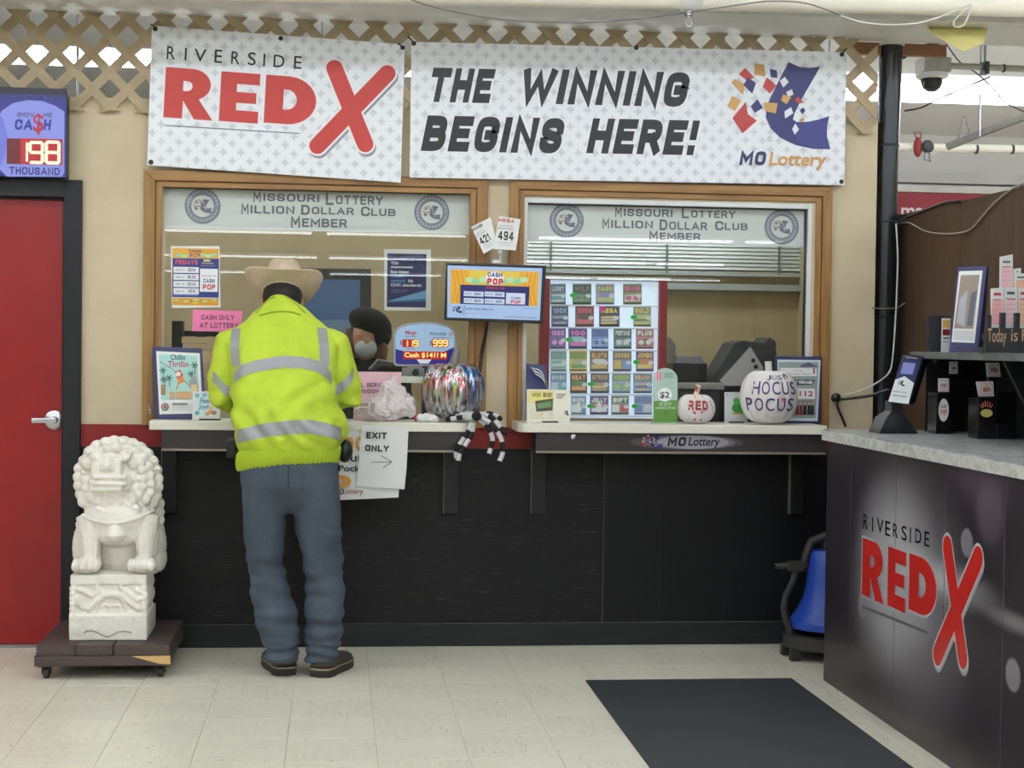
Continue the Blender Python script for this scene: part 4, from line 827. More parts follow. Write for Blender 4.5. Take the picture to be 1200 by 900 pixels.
# papers hanging off the shelf
def hang(name, label, pts, y, m=PAPER):
    """pts: left edge and right edge pixel pairs from top to bottom; first row lies bent over the shelf edge"""
    rows = []
    for (l, r) in pts: rows.append((W(*l, y), W(*r, y)))
    t = thing(name, label, 'paper', (rows[-1][0]+rows[-1][1])/2); n = 8; V = []
    for j, (l, r) in enumerate(rows):
        for i in range(n+1): p = l.lerp(r, i/n); p.y += .003*math.sin(i*.9+j*.5); V.append(p)
    F = [(j*(n+1)+i, j*(n+1)+i+1, (j+1)*(n+1)+i+1, (j+1)*(n+1)+i) for j in range(len(rows)-1) for i in range(n)]
    F = [tuple(reversed(f)) for f in F]; N = len(V)
    MB().add(V+[v+Vector((0, .001, 0)) for v in V], F+[tuple(k+N for k in reversed(f)) for f in F]).obj('sheet', m, t, smooth='all')
    return t
t = hang('fundraiser_poster', 'white poster with orange lettering hanging from the shelf beside the customer', [((398, 505), (470, 505)), ((397, 530), (469, 530)), ((397, 560), (468, 560)), ((397.5, 586), (467, 583))], SF-.010)
a = Art((0, SF-.010, 0), lift=.006); OR = (216, 150, 56)
a.text('00', 403, 512, 428, 528, OR, .05); a.text('our', 401, 534, 426, 541, (30, 30, 34), .05); a.text('Pocket', 397, 545, 432, 552.5, (30, 30, 34), .06)
heavy(a, 'D', a.uv(397, 0)[0], a.uv(0, 569.5)[1], a.uv(417.5, 0)[0], a.uv(0, 555)[1], OR); a.text('MO', 392, 572.5, 401.5, 579.5, (50, 34, 40), .03, .15); a.text('Lottery', 401.5, 572.5, 425, 580.5, (150, 90, 60), .02, .15); a.obj('lettering', PRINT, t)
t = hang('exit_notice', 'white sheet reading exit only with an arrow, taped over the shelf edge', [((424, 498), (479, 500)), ((422.5, 515), (478, 517)), ((420, 545), (476.5, 548)), ((417, 570), (474, 573.5))], SF-.020)
a = Art((0, SF-.020, 0), (1, 0, -.035), (.035, 0, 1), lift=.006); K = (34, 36, 42)
a.text('EXIT', 429.5, 506, 453, 514.5, K, .05); a.text('ONLY', 428, 521, 456, 529.5, K, .05); a.line([(435.5, 541.5), (458.5, 541)], .7, (90, 90, 92)); a.line([(447, 534), (459, 541), (449, 548)], .8, (90, 90, 92)); a.obj('lettering', PRINT, t)

# pink service sign behind the bag, green slip and white card
q = stand_face((414, 490), (468, 490), (470.5, 436), (416, 435.5), -.112, .006)
t = thing('pink_sign', 'pale pink full service window sign behind the plastic bag', 'sign', (q[0]+q[1])/2); MB().hexa(q, [v+Vector((0, .003, 0)) for v in q]).obj('sheet', mat('pale_pink_paper', (232, 186, 200), .6), t); a = onface(q)
a.text('LL SERVICE', 419.5, 448.5, 456, 454, (86, 40, 66), .035); a.text('WINDOW', 419, 456, 446, 461, (86, 40, 66), .035); a.obj('lettering', PRINT, t)
t = thing('green_slip', 'pale green slip lying between the pink sign and the jackpot sign', 'slip', W(472, 452, -.105)); q = [W(*p, -.105) for p in ((449, 448), (496, 449), (496, 441.5), (449, 440))]
for v in q: pass
MB().hexa(q, [v+Vector((0, .004, 0)) for v in q]).obj('sheet', mat('pale_green_paper', (200, 208, 190), .6), t); MB().box(q[0].x+.02, q[0].x+.028, -.101, -.095, Z0, q[1].z).obj('holder_post', DKGREY, t)
# ================================================================== SHELF CLUTTER
# plastic bag
def bag():
    m = bpy.data.materials.new('thin_plastic'); m.use_nodes = True; nt = m.node_tree; b = nt.nodes['Principled BSDF']
    b.inputs['Base Color'].default_value = lin((236, 226, 228)); b.inputs['Roughness'].default_value = .3; b.inputs['Alpha'].default_value = .74
    MATS['thin_plastic'] = m
    c = W(452, 470, -.205); mb = MB()
    mb.ell((c.x, c.y, Z0+.055), (.115, .07, .062), 28, 18); mb.ell((c.x+.03, c.y+.02, Z0+.10), (.075, .055, .085), 24, 16); mb.ell((c.x-.05, c.y-.02, Z0+.04), (.10, .06, .045), 24, 14)
    mb.tube([(c.x+.03, c.y+.02, Z0+.15), (c.x+.045, c.y+.02, Z0+.19), (c.x+.05, c.y+.02, Z0+.205)], [.04, .018, .006], 12)
    mb.tube([(c.x+.07, c.y, Z0+.10), (c.x+.11, c.y, Z0+.06), (c.x+.125, c.y-.01, Z0+.02)], [.05, .04, .02], 12)
    def dsp(p):
        n = noise.noise(p*22)*.5+noise.noise(p*48)*.3; r = abs(noise.noise(Vector((p.x*20, p.y*20, p.z*9)))); r2 = abs(noise.noise(Vector((p.x*45+p.z*30, p.y*40, p.z*25-p.x*20))))
        return -.022*r+.010*n-.014*r2
    bm = remesh(mb, .004, 2, dsp)
    for v in bm.verts: v.co.z = max(v.co.z, Z0)
    o = bmobj(bm, 'plastic_bag', m); tag(o, 'crumpled translucent white plastic shopping bag on the left shelf', 'bag')
    a = Art((0, c.y-.075, 0), lift=.004)
    return o, c
bg, bc = bag()
pr = MB(); rr = []
for (x0, x1, z0, z1) in ((421, 432, 472, 476.5), (421, 432, 478, 482), (434, 439, 472, 482)):
    p0 = W(x0, z1, bc.y-.092); p1 = W(x1, z0, bc.y-.092); pr.add([(p0.x, p0.y, p0.z), (p1.x, p0.y, p0.z), (p1.x, p0.y, p1.z), (p0.x, p0.y, p1.z)], [(0, 1, 2, 3)])
pr.obj('printed_panel', mat('bag_print', (172, 150, 150), .5), bg)
mb = MB(); q = W(489, 491, -.2)
tag(MB().box(q.x-.014, q.x+.012, -.21, -.19, Z0, Z0+.03).obj('red_wrapper', mat('red_wrap', (190, 40, 60), .4), bevel=.006), 'small red wrapper under the plastic bag', 'wrapper')
mb = MB(); q = W(500, 492, -.29)
for dx, r in ((-.03, .022), (0, .024), (.03, .02), (.05, .018)): mb.ell((q.x+dx*.7, -.29, Z0+r*.8), (r*1.1, r, r*.85))
bm = remesh(mb, .004, 2, lambda p: .006*noise.noise(p*60))
for v in bm.verts: v.co.z = max(v.co.z, Z0)
tag(bmobj(bm, 'crumpled_tissue', PAPER), 'crumpled white tissue in front of the foil pumpkin', 'tissue')

def pumpkin_bm(c, R, H, ribs, depth=.06, flat=.16, n=96, m=28):
    mb = MB(); rings = []
    for i in range(m+1):
        ph = -math.pi/2+math.pi*i/m; ring = []
        for k in range(n):
            th = 2*math.pi*k/n; rib = 1-depth*(abs(math.cos(th*ribs/2))**3)
            rr = R*(max(math.cos(ph), .0)**.72)*rib+.002; z = H/2*math.sin(ph)
            dip = flat*H*math.exp(-(rr/(R*.38))**2); z += -dip if ph > 0 else dip*.6
            ring.append((c[0]+rr*math.cos(th), c[1]+rr*math.sin(th), c[2]+z))
        rings.append(ring)
    return mb.loft(rings)
def foilmat():
    m = bpy.data.materials.new('painted_foil'); m.use_nodes = True; nt = m.node_tree; b = nt.nodes['Principled BSDF']; N = nt.nodes.new; L = nt.links.new
    tc = N('ShaderNodeTexCoord'); mp = N('ShaderNodeMapping'); mp.inputs['Scale'].default_value = (20, 20, 2.2); L(tc.outputs['Object'], mp.inputs[0])
    n1 = N('ShaderNodeTexNoise'); n1.inputs['Scale'].default_value = 1.0; n1.inputs['Detail'].default_value = 3; L(mp.outputs[0], n1.inputs['Vector'])
    r = N('ShaderNodeValToRGB'); r.color_ramp.interpolation = 'LINEAR'; e = r.color_ramp.elements
    cols = [(0, (30, 110, 190)), (.34, (40, 120, 200)), (.42, (206, 206, 210)), (.47, (206, 206, 210)), (.51, (196, 30, 40)), (.54, (206, 206, 210)), (.58, (30, 150, 100)), (.62, (226, 160, 40)), (.66, (206, 206, 210)), (1, (180, 60, 140))]
    e[0].position, e[0].color = cols[0][0], lin(cols[0][1]); e[1].position, e[1].color = cols[-1][0], lin(cols[-1][1])
    for p, c in cols[1:-1]: x = e.new(p); x.color = lin(c)
    L(n1.outputs['Fac'], r.inputs[0]); sx = N('ShaderNodeSeparateXYZ'); L(tc.outputs['Generated'], sx.inputs[0])
    mr = N('ShaderNodeMapRange'); mr.inputs[1].default_value = .15; mr.inputs[2].default_value = .6; L(sx.outputs['Z'], mr.inputs[0])
    mx = N('ShaderNodeMix'); mx.data_type = 'RGBA'; mx.inputs[6].default_value = lin((206, 207, 210)); L(mr.outputs[0], mx.inputs[0]); L(r.outputs[0], mx.inputs[7]); mp3 = N('ShaderNodeMapping'); mp3.inputs['Scale'].default_value = (75, 75, 9); L(tc.outputs['Object'], mp3.inputs[0]); n3 = N('ShaderNodeTexNoise'); n3.inputs['Scale'].default_value = 1; n3.inputs['Detail'].default_value = 3; L(mp3.outputs[0], n3.inputs['Vector'])
    r3 = N('ShaderNodeValToRGB'); r3.color_ramp.elements[0].position = .38; r3.color_ramp.elements[1].position = .52; r3.color_ramp.elements[0].color = (.2, .2, .21, 1); r3.color_ramp.elements[1].color = (1, 1, 1, 1); L(n3.outputs['Fac'], r3.inputs[0])  # dark streaks put into the colour for dark reflections in the wrinkles
    m5 = N('ShaderNodeMix'); m5.data_type = 'RGBA'; m5.blend_type = 'MULTIPLY'; m5.inputs[0].default_value = 1; L(mx.outputs[2], m5.inputs[6]); L(r3.outputs[0], m5.inputs[7]); L(m5.outputs[2], b.inputs['Base Color'])
    b.inputs['Metallic'].default_value = .85; b.inputs['Roughness'].default_value = .24
    mp2 = N('ShaderNodeMapping'); mp2.inputs['Scale'].default_value = (90, 90, 26); L(tc.outputs['Object'], mp2.inputs[0])
    n2 = N('ShaderNodeTexNoise'); n2.inputs['Scale'].default_value = 1; n2.inputs['Detail'].default_value = 4; L(mp2.outputs[0], n2.inputs['Vector'])
    bp = N('ShaderNodeBump'); bp.inputs['Strength'].default_value = .8; bp.inputs['Distance'].default_value = .006; L(n2.outputs['Fac'], bp.inputs['Height']); L(bp.outputs[0], b.inputs['Normal'])
    return m
c = W(531, 457, -.185); R = .142
fp_ = thing('foil_pumpkin', 'large silver foil pumpkin with rainbow paint streaks at the end of the left shelf', 'pumpkin', (c.x, c.y, Z0))
pumpkin_bm((c.x, c.y, Z0+.137), R, .278, 12, .05).obj('body', foilmat(), fp_, smooth='all')
MB().tube([(c.x, c.y, Z0+.235), (c.x+.004, c.y, Z0+.275), (c.x+.012, c.y, Z0+.30), (c.x+.012, c.y, Z0+.325)], [.028, .02, .018, .012], 10).obj('stem', mat('grey_stem', (120, 120, 118), .5, .4), fp_, smooth=True)

# spider
sp_m = [mat('spider_white', (196, 196, 196), .8), mat('spider_black', (22, 22, 24), .8)]
Y = SF-.03; b0 = W(552, 488, SF-.0); spd = thing('toy_spider', 'black and white striped toy spider hanging over the shelf end', 'decoration', (b0.x, b0.y, Z0))
mb = MB(); mb.ell((b0.x, b0.y, Z0+.026), (.036, .04, .024), mi=0); mb.ell((b0.x+.02, b0.y-.045, Z0+.032), (.022, .022, .02), mi=1); mb.ell((b0.x-.03, b0.y+.03, Z0+.026), (.035, .03, .025), mi=0); mb.obj('body', sp_m, spd, smooth='all')
def leg(P, y0, y1):
    pts = [W(x, y, y0+(y1-y0)*i/(len(P)-1)) for i, (x, y) in enumerate(P)]; out = []
    for p in pts:
        if p.y > SF-.013: p.z = max(p.z, Z0+.012)
    for i in range(len(pts)-1):
        for k in range(4): out.append(pts[i].lerp(pts[i+1], k/4))
    out.append(pts[-1])
    for _ in range(2): out = [out[0]]+[(out[i-1]+out[i]*2+out[i+1])/4 for i in range(1, len(out)-1)]+[out[-1]]
    mis = [1 if ((i//3) % 2) else 0 for i in range(len(out)-1)]
    MB().tube(out, [.011]*(len(out)-1)+[.006], 8, mis=mis).obj('leg', sp_m, spd, smooth='all')
leg([(553, 494), (548, 508), (540, 518), (534, 530), (536, 540)], SF-.01, SF-.035)
leg([(555, 495), (553, 510), (546, 520), (538, 532), (537, 543)], SF-.02, SF-.06)
leg([(560, 490), (572, 500), (578, 514), (575, 526), (572, 534)], SF-.01, SF-.04)
leg([(562, 488), (578, 498), (588, 514), (590, 530), (584, 544)], SF-.02, SF-.06)
leg([(562, 485), (576, 488), (584, 498), (594, 510)], SF+.0, SF-.04)
leg([(548, 488), (540, 489), (530, 491), (522, 494)], SF+.0, SF+.012)
leg([(550, 486), (543, 486), (536, 484), (526, 490)], SF+.025, SF+.03)
leg([(563, 486), (573, 484), (583, 488), (588, 492)], SF+.02, SF-.02)

# ---- right shelf
q = stand_face((617, 494), (645, 494), (640, 428), (617, 426), -.07, .04)
t = wedge('blue_easel', 'narrow navy display stand at the left end of the right shelf', q, (.0, .03, 0), Z0)
for k in range(3): hk = wire('hook', [W(622+k*2, 431+k*3, -.085), W(632+k*2, 434+k*5, -.10), W(638+k, 442+k*5, -.10), W(641+k, 449+k*4, -.09)], .004, CHROME, None, None); setpar(hk, t)
q = stand_face((617, 493.5), (668, 492.5), (668, 457), (617.5, 456), -.20, .02)
t = thing('win_big_card', 'cream win big counter card at the left end of the right shelf', 'card', (q[0]+q[1])/2); MB().hexa(q, [v+Vector((0, .003, 0)) for v in q]).obj('sheet', mat('cream_card', (226, 222, 204), .5), t)
MB().box(q[0].x+.07, q[0].x+.14, q[0].y-.02, q[0].y+.05, Z0, Z0+.006).obj('holder_foot', BLACKP, t)
a = onface(q); a.poly([(619.5, 457.5), (649, 458), (648, 491), (620.5, 491.5)], (222, 208, 116)); a.poly([(620.5, 472), (648.5, 472), (648, 491), (620.5, 491.5)], (216, 208, 180)); a.text('WIN BIG!', 623, 460, 647, 465.5, (60, 60, 34), .05)
a.poly([(627, 470), (648, 467), (647.5, 481), (628.5, 482.5)], (44, 54, 34)); a.poly([(629, 473), (646, 470), (646, 477), (630, 479)], (96, 130, 74)); a.ell(638, 486, 5, 2, (206, 190, 140), 8); a.poly([(635, 486), (641, 483), (645, 489), (638, 490)], (228, 222, 204))
for k in range(3): a.rect(652, 461.5+2.2*k, 663-k*2, 462.6+2.2*k, (120, 116, 106))
logo(a, 661, 481, 666.5, 487, {k: (60, 60, 60) for k in 'brow'}, False); a.obj('print', PRINTG, t)
# green two dollar sign
q = stand_face((765.5, 496), (794, 496), (793.5, 431), (765.5, 431), -.19, .015); t = thing('price_sign', 'tall green acrylic two dollar sign with rounded top', 'sign', (q[0]+q[1])/2)
u = q[1]-q[0]; v = q[3]-q[0]; w_ = .5; P = [q[0], q[1], q[1]+v*.8] + [q[0]+u*(.5+.5*math.cos(tt))+v*(.8+.2*math.sin(tt)) for tt in [math.pi*k/12 for k in range(1, 12)]] + [q[0]+v*.8]
MB().prism(P, (0, .003, 0)).obj('sheet', mat('pale_green_acrylic', (176, 200, 186), .25), t); MB().box(q[0].x, q[1].x, q[0].y, q[0].y+.05, Z0, Z0+.004).obj('foot', MATS['pale_green_acrylic'], t)
a = onface(q); a.poly([(766, 470), (793.6, 469), (794, 495), (766, 495)], (96, 146, 60)); a.ell(779, 462.5, 8.2, 8.2, (240, 242, 240), 24); a.text('$2', 773.2, 459, 784.5, 467.5, (34, 34, 36), .0199); a.ell(771.5, 441, 4.5, 6, (226, 180, 186), 12); a.rect(770, 436, 771, 446, (196, 90, 100)); a.rect(773, 436, 774, 446, (196, 90, 100)); a.text('GO!', 779, 437, 789.5, 443, (120, 150, 140), .04)
for k, (x0, x1) in enumerate(((772, 787), (773, 786), (768, 792))): a.text(('MOST CHANCES', 'TO WIN AT', 'SCRATCH PRICE'), x0, 0, x1, 1, (0, 0, 0)) if False else a.text(('MOST CHANCES', 'TO WIN AT', 'MISSOURI LOTTERY')[k], x0, 471.5+2.8*k, x1, 473.8+2.8*k, (222, 234, 214), .02)
a.text('LOTTERY', 777, 483.5, 784, 486, (40, 70, 34)); a.rect(766, 491.5, 794, 492.3, (76, 124, 50)); a.obj('print', PRINTG, t)
# painted pumpkins
def pumpkin(name, label, px, base, wpx, hpx, y, ribs, m, stem):
    c = W(px, base-hpx/2, y); R = (W(px+wpx/2, base, y).x-W(px, base, y).x); H = W(px, base-hpx, y).z-Z0
    t = thing(name, label, 'pumpkin', (c.x, y, Z0)); cc = Vector((c.x, y, Z0+H/2*.985))
    b = pumpkin_bm(cc, R, H, ribs, .035, .10).obj('body', m, t, smooth='all'); stem(t, cc, R, H); return t, cc, R, H
WPUMP = mat('white_pumpkin_paint', (232, 228, 226), .55, var=(220, 214, 214), scale=(12, 12, 5), bump=.25, bdist=.006)
def stem1(t, c, R, H):
    p = [(c.x, c.y, c.z+H*.38), (c.x+.002, c.y, c.z+H*.5), (c.x+.008, c.y, c.z+H*.66), (c.x+.01, c.y, c.z+H*.78)]
    MB().tube(p, [.02, .012, .011, .013], 10).obj('stem', mat('speckled_stem', (224, 206, 190), .6, var=(190, 70, 60), scale=(60, 60, 60), p0=.5, p1=.6), t, smooth=True)
def sphmap(c, R, H, ctr):
    def f(u, v, k):
        th = u/R; z = v
        zz = max(-.96, min(.96, z/(H/2))); rr = R*(max(1-zz*zz, .01)**.36)*1.0+.003+k
        return Vector((c.x+rr*math.sin(th), c.y-rr*math.cos(th), c.z+z))
    return f
def dtext(a, t, u0, v0, u1, v1, col, bold):
    # split a word in letters so that each one follows the curve
    n = len(t); w_ = (u1-u0)/n
    for i, ch in enumerate(t): a.textuv(ch, u0+w_*(i+.1), v0, u0+w_*(i+.88), v1, col, bold)
t, c, R, H = pumpkin('painted_pumpkin', 'small white pumpkin painted with red letters', 815.5, 497, 43, 36.5, -.19, 10, WPUMP, stem1)
a = Art(c, fn=sphmap(c, R, H, c)); RR = (196, 44, 40)
dtext(a, 'RED', -.055, -.005, .04, .038, (40, 20, 20), .05); dtext(a, 'RED', -.056, -.004, .039, .037, RR, .02); a.capsuv((-.028, -.012), (.01, -.05), .004, RR); a.capsuv((.008, -.012), (-.026, -.05), .004, RR)
for k in range(7): a.capsuv((.05+.004*k, .03-.011*k), (.062+.002*k, .036-.012*k), .002, (90, 120, 60) if k % 2 else (200, 110, 110))
a.capsuv((-.03, .06), (-.02, .05), .003, (220, 160, 80)); a.capsuv((.02, .055), (.03, .062), .003, (220, 170, 80)); a.obj('painted_letters', PRINT, t)
def stem2(t, c, R, H):
    MB().tube([(c.x-.002, c.y, c.z+H*.36), (c.x-.004, c.y, c.z+H*.5), (c.x-.006, c.y, c.z+H*.62)], [.022, .016, .016], 10).obj('stem', mat('pale_stem', (206, 200, 196), .6), t, smooth=True)
t, c, R, H = pumpkin('painted_pumpkin', 'big white pumpkin painted with purple hocus pocus lettering', 901, 499, 65, 68, -.205, 14, WPUMP, stem2)
a = Art(c, fn=sphmap(c, R, H, c)); PU = (74, 60, 120)
dtext(a, 'JUST', -.05, .078, .07, .098, PU, .0); dtext(a, 'HOCUS', -.118, .012, .115, .070, PU, .004); dtext(a, 'POCUS', -.155, -.062, .10, -.004, PU, .004)
for k in range(6): a.capsuv((.03+.012*math.cos(k), -.01+.012*math.sin(k)), (.03, -.01), .0016, (190, 70, 70))
a.capsuv((.05, .09), (.065, .105), .003, (150, 60, 50)); a.capsuv((.065, .105), (.08, .09), .003, (150, 60, 50)); a.obj('painted_letters', PRINT, t)
# ticket card between pumpkins, with pale card behind
q = stand_face((849, 495), (876, 495), (876, 459.5), (849, 459.5), -.10, .01); t = thing('silver_card', 'silver ticket card with green frog shape between the white pumpkins', 'card', (q[0]+q[1])/2); MB().hexa(q, [v+Vector((0, .003, 0)) for v in q]).obj('sheet', mat('silver_card', (196, 200, 200), .3, .3), t); MB().box(q[0].x+.02, q[0].x+.09, q[0].y-.01, q[0].y+.03, Z0, Z0+.006).obj('holder_foot', BLACKP, t)
a = onface(q); a.ell(866, 478, 8.5, 6.5, (58, 140, 60), 14); a.ell(863, 470, 4, 4, (80, 160, 76), 10); a.ell(869, 471, 4, 4, (80, 160, 76), 10); a.rect(858, 483.5, 874, 485.5, (170, 160, 60)); a.text('$', 851, 461, 853, 464, (120, 120, 120)); a.obj('print', PRINTG, t)

# ================================================================== TICKET DISPLAY BEHIND THE RIGHT WINDOW
Y = .20; dz = 1.0
dsp = thing('ticket_display', 'lit white scratch ticket display with dark red side posts behind the right window', 'display case', (1.2, Y, 1.0))
def Wd(x, y): return W(x, y, Y)
bx0 = Wd(643, 400).x; bx1 = Wd(771, 400).x; zt = Wd(700, 329).z; zb = Wd(700, 490).z
MB().box(bx0, bx1, Y+.006, Y+.05, zb, zt).obj('backlit_panel', mat('lit_panel', (214, 226, 244), .4, emit=.75, ecol=(206, 224, 250)), dsp)
for x0, x1 in ((633, 643), (771, 780)): MB().box(Wd(x0, 400).x, Wd(x1, 400).x, Y-.03, Y+.06, zb-.02, zt+.005).obj('side_post', mat('dark_red_paint', (140, 40, 46), .5), dsp, bevel=.003)
MB().box(Wd(633, 400).x, Wd(783, 400).x, Y-.035, Y+.06, zt+.005, zt+.018).obj('top_rail', WHITEP, dsp); MB().box(Wd(633, 400).x, Wd(780, 400).x, Y-.035, Y+.06, zb-.045, zb-.02).obj('bottom_rail', WHITEP, dsp)
rowsy = [(332.5, 357), (358, 383), (384.5, 409), (410.5, 435.5), (436.5, 461), (463.5, 486)]
for j, (y0, y1) in enumerate(rowsy): zz = Wd(700, y1+1).z; MB().box(bx0, bx1, Y-.004, Y+.006, zz-.004, zz+.002).obj('ticket_rail', mat('clear_rail', (226, 234, 240), .2), dsp)
def hue(c): return c
TK = [  # row: (x0, x1, colour word, base, accent, third)
 [(645, 663, 'teal', (70, 110, 130), (190, 210, 210), (60, 160, 200), 'LUCKY'), (671, 693, 'dark green', (40, 72, 60), (110, 90, 80), (60, 170, 90), 'WILD'), (698, 720, 'mauve', (160, 160, 178), (190, 200, 90), (120, 130, 190), 'CASH'), (730, 752, 'olive', (110, 130, 60), (200, 60, 120), (230, 200, 210), 'BIG')],
 [(646, 666, 'blue grey', (52, 66, 96), (120, 160, 220), (40, 46, 60), '100X'), (674, 696, 'maroon', (110, 46, 56), (210, 70, 80), (60, 30, 40), '200X'), (702, 726, 'black and yellow', (36, 34, 66), (236, 206, 60), (180, 190, 220), 'MEGA'), (742, 763, 'gold and green', (150, 170, 130), (214, 196, 90), (70, 120, 60), 'GOLD')],
 [(644, 663, 'purple', (92, 66, 160), (236, 150, 230), (60, 50, 110), '100X'), (666, 688, 'blue and pink', (60, 60, 140), (230, 90, 190), (120, 200, 210), '100'), (693, 713, 'blue', (84, 130, 216), (60, 80, 180), (150, 190, 240), 'BLUE'), (719, 740, 'dark teal', (48, 84, 82), (220, 230, 225), (110, 160, 150), 'FORTUNE'), (745, 766, 'coral', (206, 110, 120), (226, 240, 220), (90, 70, 80), 'PLUS')],
 [(645, 664, 'mint', (150, 196, 196), (90, 170, 150), (200, 222, 224), '50X'), (667, 688, 'yellow', (226, 190, 50), (70, 150, 70), (160, 170, 120), '500'), (691, 713, 'brown', (110, 96, 84), (220, 170, 80), (226, 230, 224), 'SLOTS'), (718, 740, 'slate and gold', (110, 110, 140), (226, 180, 60), (90, 150, 220), 'CROSS'), (745, 766, 'purple and yellow', (120, 90, 150), (240, 200, 70), (210, 110, 70), 'JUMBO')],
 [(645, 664, 'sky blue', (90, 160, 220), (200, 220, 240), (70, 180, 190), 'BINGO'), (668, 688, 'dark red and green', (80, 56, 44), (230, 160, 80), (60, 120, 70), 'HEAT'), (692, 714, 'green and orange', (70, 90, 110), (196, 150, 90), (220, 210, 110), 'STRIKE'), (717, 739, 'grey and lime', (150, 180, 190), (170, 210, 60), (90, 170, 220), 'WORDS'), (742, 764, 'ocean blue', (90, 160, 210), (236, 170, 110), (50, 110, 180), 'BEACH')],
 [(669, 687, 'pale blue snowman', (140, 190, 226), (240, 244, 248), (60, 110, 180), 'SNOW'), (691, 713, 'violet snowman', (96, 90, 150), (230, 236, 240), (206, 90, 110), 'JOLLY'), (716, 737, 'green holiday', (110, 150, 120), (240, 240, 236), (196, 50, 60), 'GIFT'), (743, 764, 'pale violet', (150, 170, 220), (90, 120, 200), (190, 220, 240), 'ICE')]]
RN = ['top', 'second', 'third', 'fourth', 'fifth', 'bottom']; ON = ['first', 'second', 'third', 'fourth', 'fifth']
for j, row in enumerate(TK):
    for i, (x0, x1, word, c1, c2, c3, tx) in enumerate(row):
        y0, y1 = rowsy[j]; q = [W(*p, Y-.001) for p in ((x0, y1), (x1, y1), (x1, y0), (x0, y0))]
        c1, c2, c3 = [tuple(int(v+(228-v)*.36) for v in c_) for c_ in (c1, c2, c3)]
        t = thing('scratch_ticket', '%s ticket, %s in the %s row of the lit display' % (word, ON[i], RN[j]), 'lottery ticket', (q[0]+q[1])/2, 'scratch tickets in the display')
        MB().hexa(q, [v+Vector((0, .002, 0)) for v in q]).obj('sheet', PAPER, t)
        a = onface(q); w_ = q[1].x-q[0].x; h_ = (q[3]-q[0]).length; rnd = random.Random(j*9+i)
        a.rectuv(0, 0, w_, h_, c1); a.rectuv(w_*.04, h_*.03, w_*.96, h_*.10, tuple(int(v*.45) for v in c1))
        k = rnd.randint(0, 3)
        if k == 0: a.rectuv(w_*.1, h_*.16, w_*.9, h_*.34, c2); a.elluv(w_*.5, h_*.5, w_*.36, h_*.16, c3, 14)
        elif k == 1: a.polyuv([(w_*.08, h_*.14), (w_*.92, h_*.18), (w_*.85, h_*.5), (w_*.12, h_*.46)], c3); a.elluv(w_*.3, h_*.32, w_*.16, h_*.12, c2, 10); a.elluv(w_*.7, h_*.32, w_*.16, h_*.12, c2, 10)
        elif k == 2: a.rectuv(w_*.06, h_*.14, w_*.46, h_*.52, c2); a.rectuv(w_*.52, h_*.14, w_*.94, h_*.52, c3)
        else:
            for z in range(3): a.capsuv((w_*.14, h_*(.18+.13*z)), (w_*.82, h_*(.2+.13*z)), h_*.05, (c2, c3, c2)[z])
        a.rectuv(w_*.05, h_*.6, w_*.95, h_*.93, tuple(int(v*.75) for v in c1)); a.textuv(tx, w_*.1, h_*.64, w_*.9, h_*.88, c2, .08)
        if 'snow' in word:
            a.elluv(w_*.5, h_*.3, w_*.2, h_*.18, c2, 12); a.elluv(w_*.5, h_*.52, w_*.14, h_*.12, c2, 12)
        a.elluv(w_*.84, h_*.42, w_*.14, h_*.09, (236, 240, 246), 10); a.textuv('$%d' % rnd.choice((1, 2, 3, 5, 10)), w_*.78, h_*.38, w_*.9, h_*.46, (70, 80, 100))
        if (j, i) in ((0, 1), (1, 3), (2, 1), (3, 4), (4, 2), (5, 1), (5, 3)): a.elluv(w_*.04, h_*.45, w_*.2, h_*.11, (70, 200, 80), 10); a.textuv('NEW', -w_*.08, h_*.41, w_*.16, h_*.49, (20, 90, 30), .02)
        if (j, i) == (1, 2): a.elluv(w_*.15, h_*.85, w_*.16, h_*.13, (230, 60, 170), 10)
        a.obj('print', LITBOX, t)

# ================================================================== OFFICE BEHIND THE WINDOWS
ct = thing('office_counter', 'dark worktop inside the office below the windows', 'counter', (.7, .4, 0))
MB().box(-2.2, 2.52, .125, .62, .93, .97).obj('worktop', mat('dark_worktop', (60, 56, 50), .5), ct, bevel=.003); MB().box(-2.2, 2.52, .15, .58, 0, .929).obj('cabinet', mat('brown_cabinet', (84, 66, 48), .6), ct)
IZ = .9705
# blinds
bd = thing('window_blind', 'raised white slatted blind on the partition behind the right window', 'blind', (1.6, 1.32, 2.0))
y = 1.32; zl = W(800, 320, y).z; zu = zl+.30; x0, x1 = W(612, 300, y).x, W(946, 300, y).x-.02
k = 0; z = zl+.03
while z < zu:
    MB().add([(x0, y-.004, z-.009), (x1, y-.004, z-.009), (x1, y+.004, z+.0105), (x0, y+.004, z+.0105), (x0, y-.0055, z-.0085), (x1, y-.0055, z-.0085), (x1, y+.0025, z+.011), (x0, y+.0025, z+.011)], [(3, 2, 1, 0), (4, 5, 6, 7), (0, 1, 5, 4), (2, 3, 7, 6)]).obj('slat', mat('blind_slat', (196, 204, 200), .4), bd); z += .021
MB().box(x0, x1, y-.014, y+.014, zl-.012, zl+.012).obj('bottom_rail', mat('blind_rail', (170, 178, 174), .4), bd); MB().box(x0-.02, x1+.02, y-.03, y+.03, zu, zu+.06).obj('head_rail', MATS['blind_rail'], bd)
for px in (645, 781, 912): xx = W(px, 310, y).x; MB().box(xx-.006, xx+.006, y-.016, y-.013, zl, zu).obj('ladder_tape', mat('blind_tape', (110, 120, 116), .6), bd)
MB().box(x0, x1, y-.02, y+.02, zl-.09, zl-.055).obj('sill_bar', MATS['blind_rail'], bd)
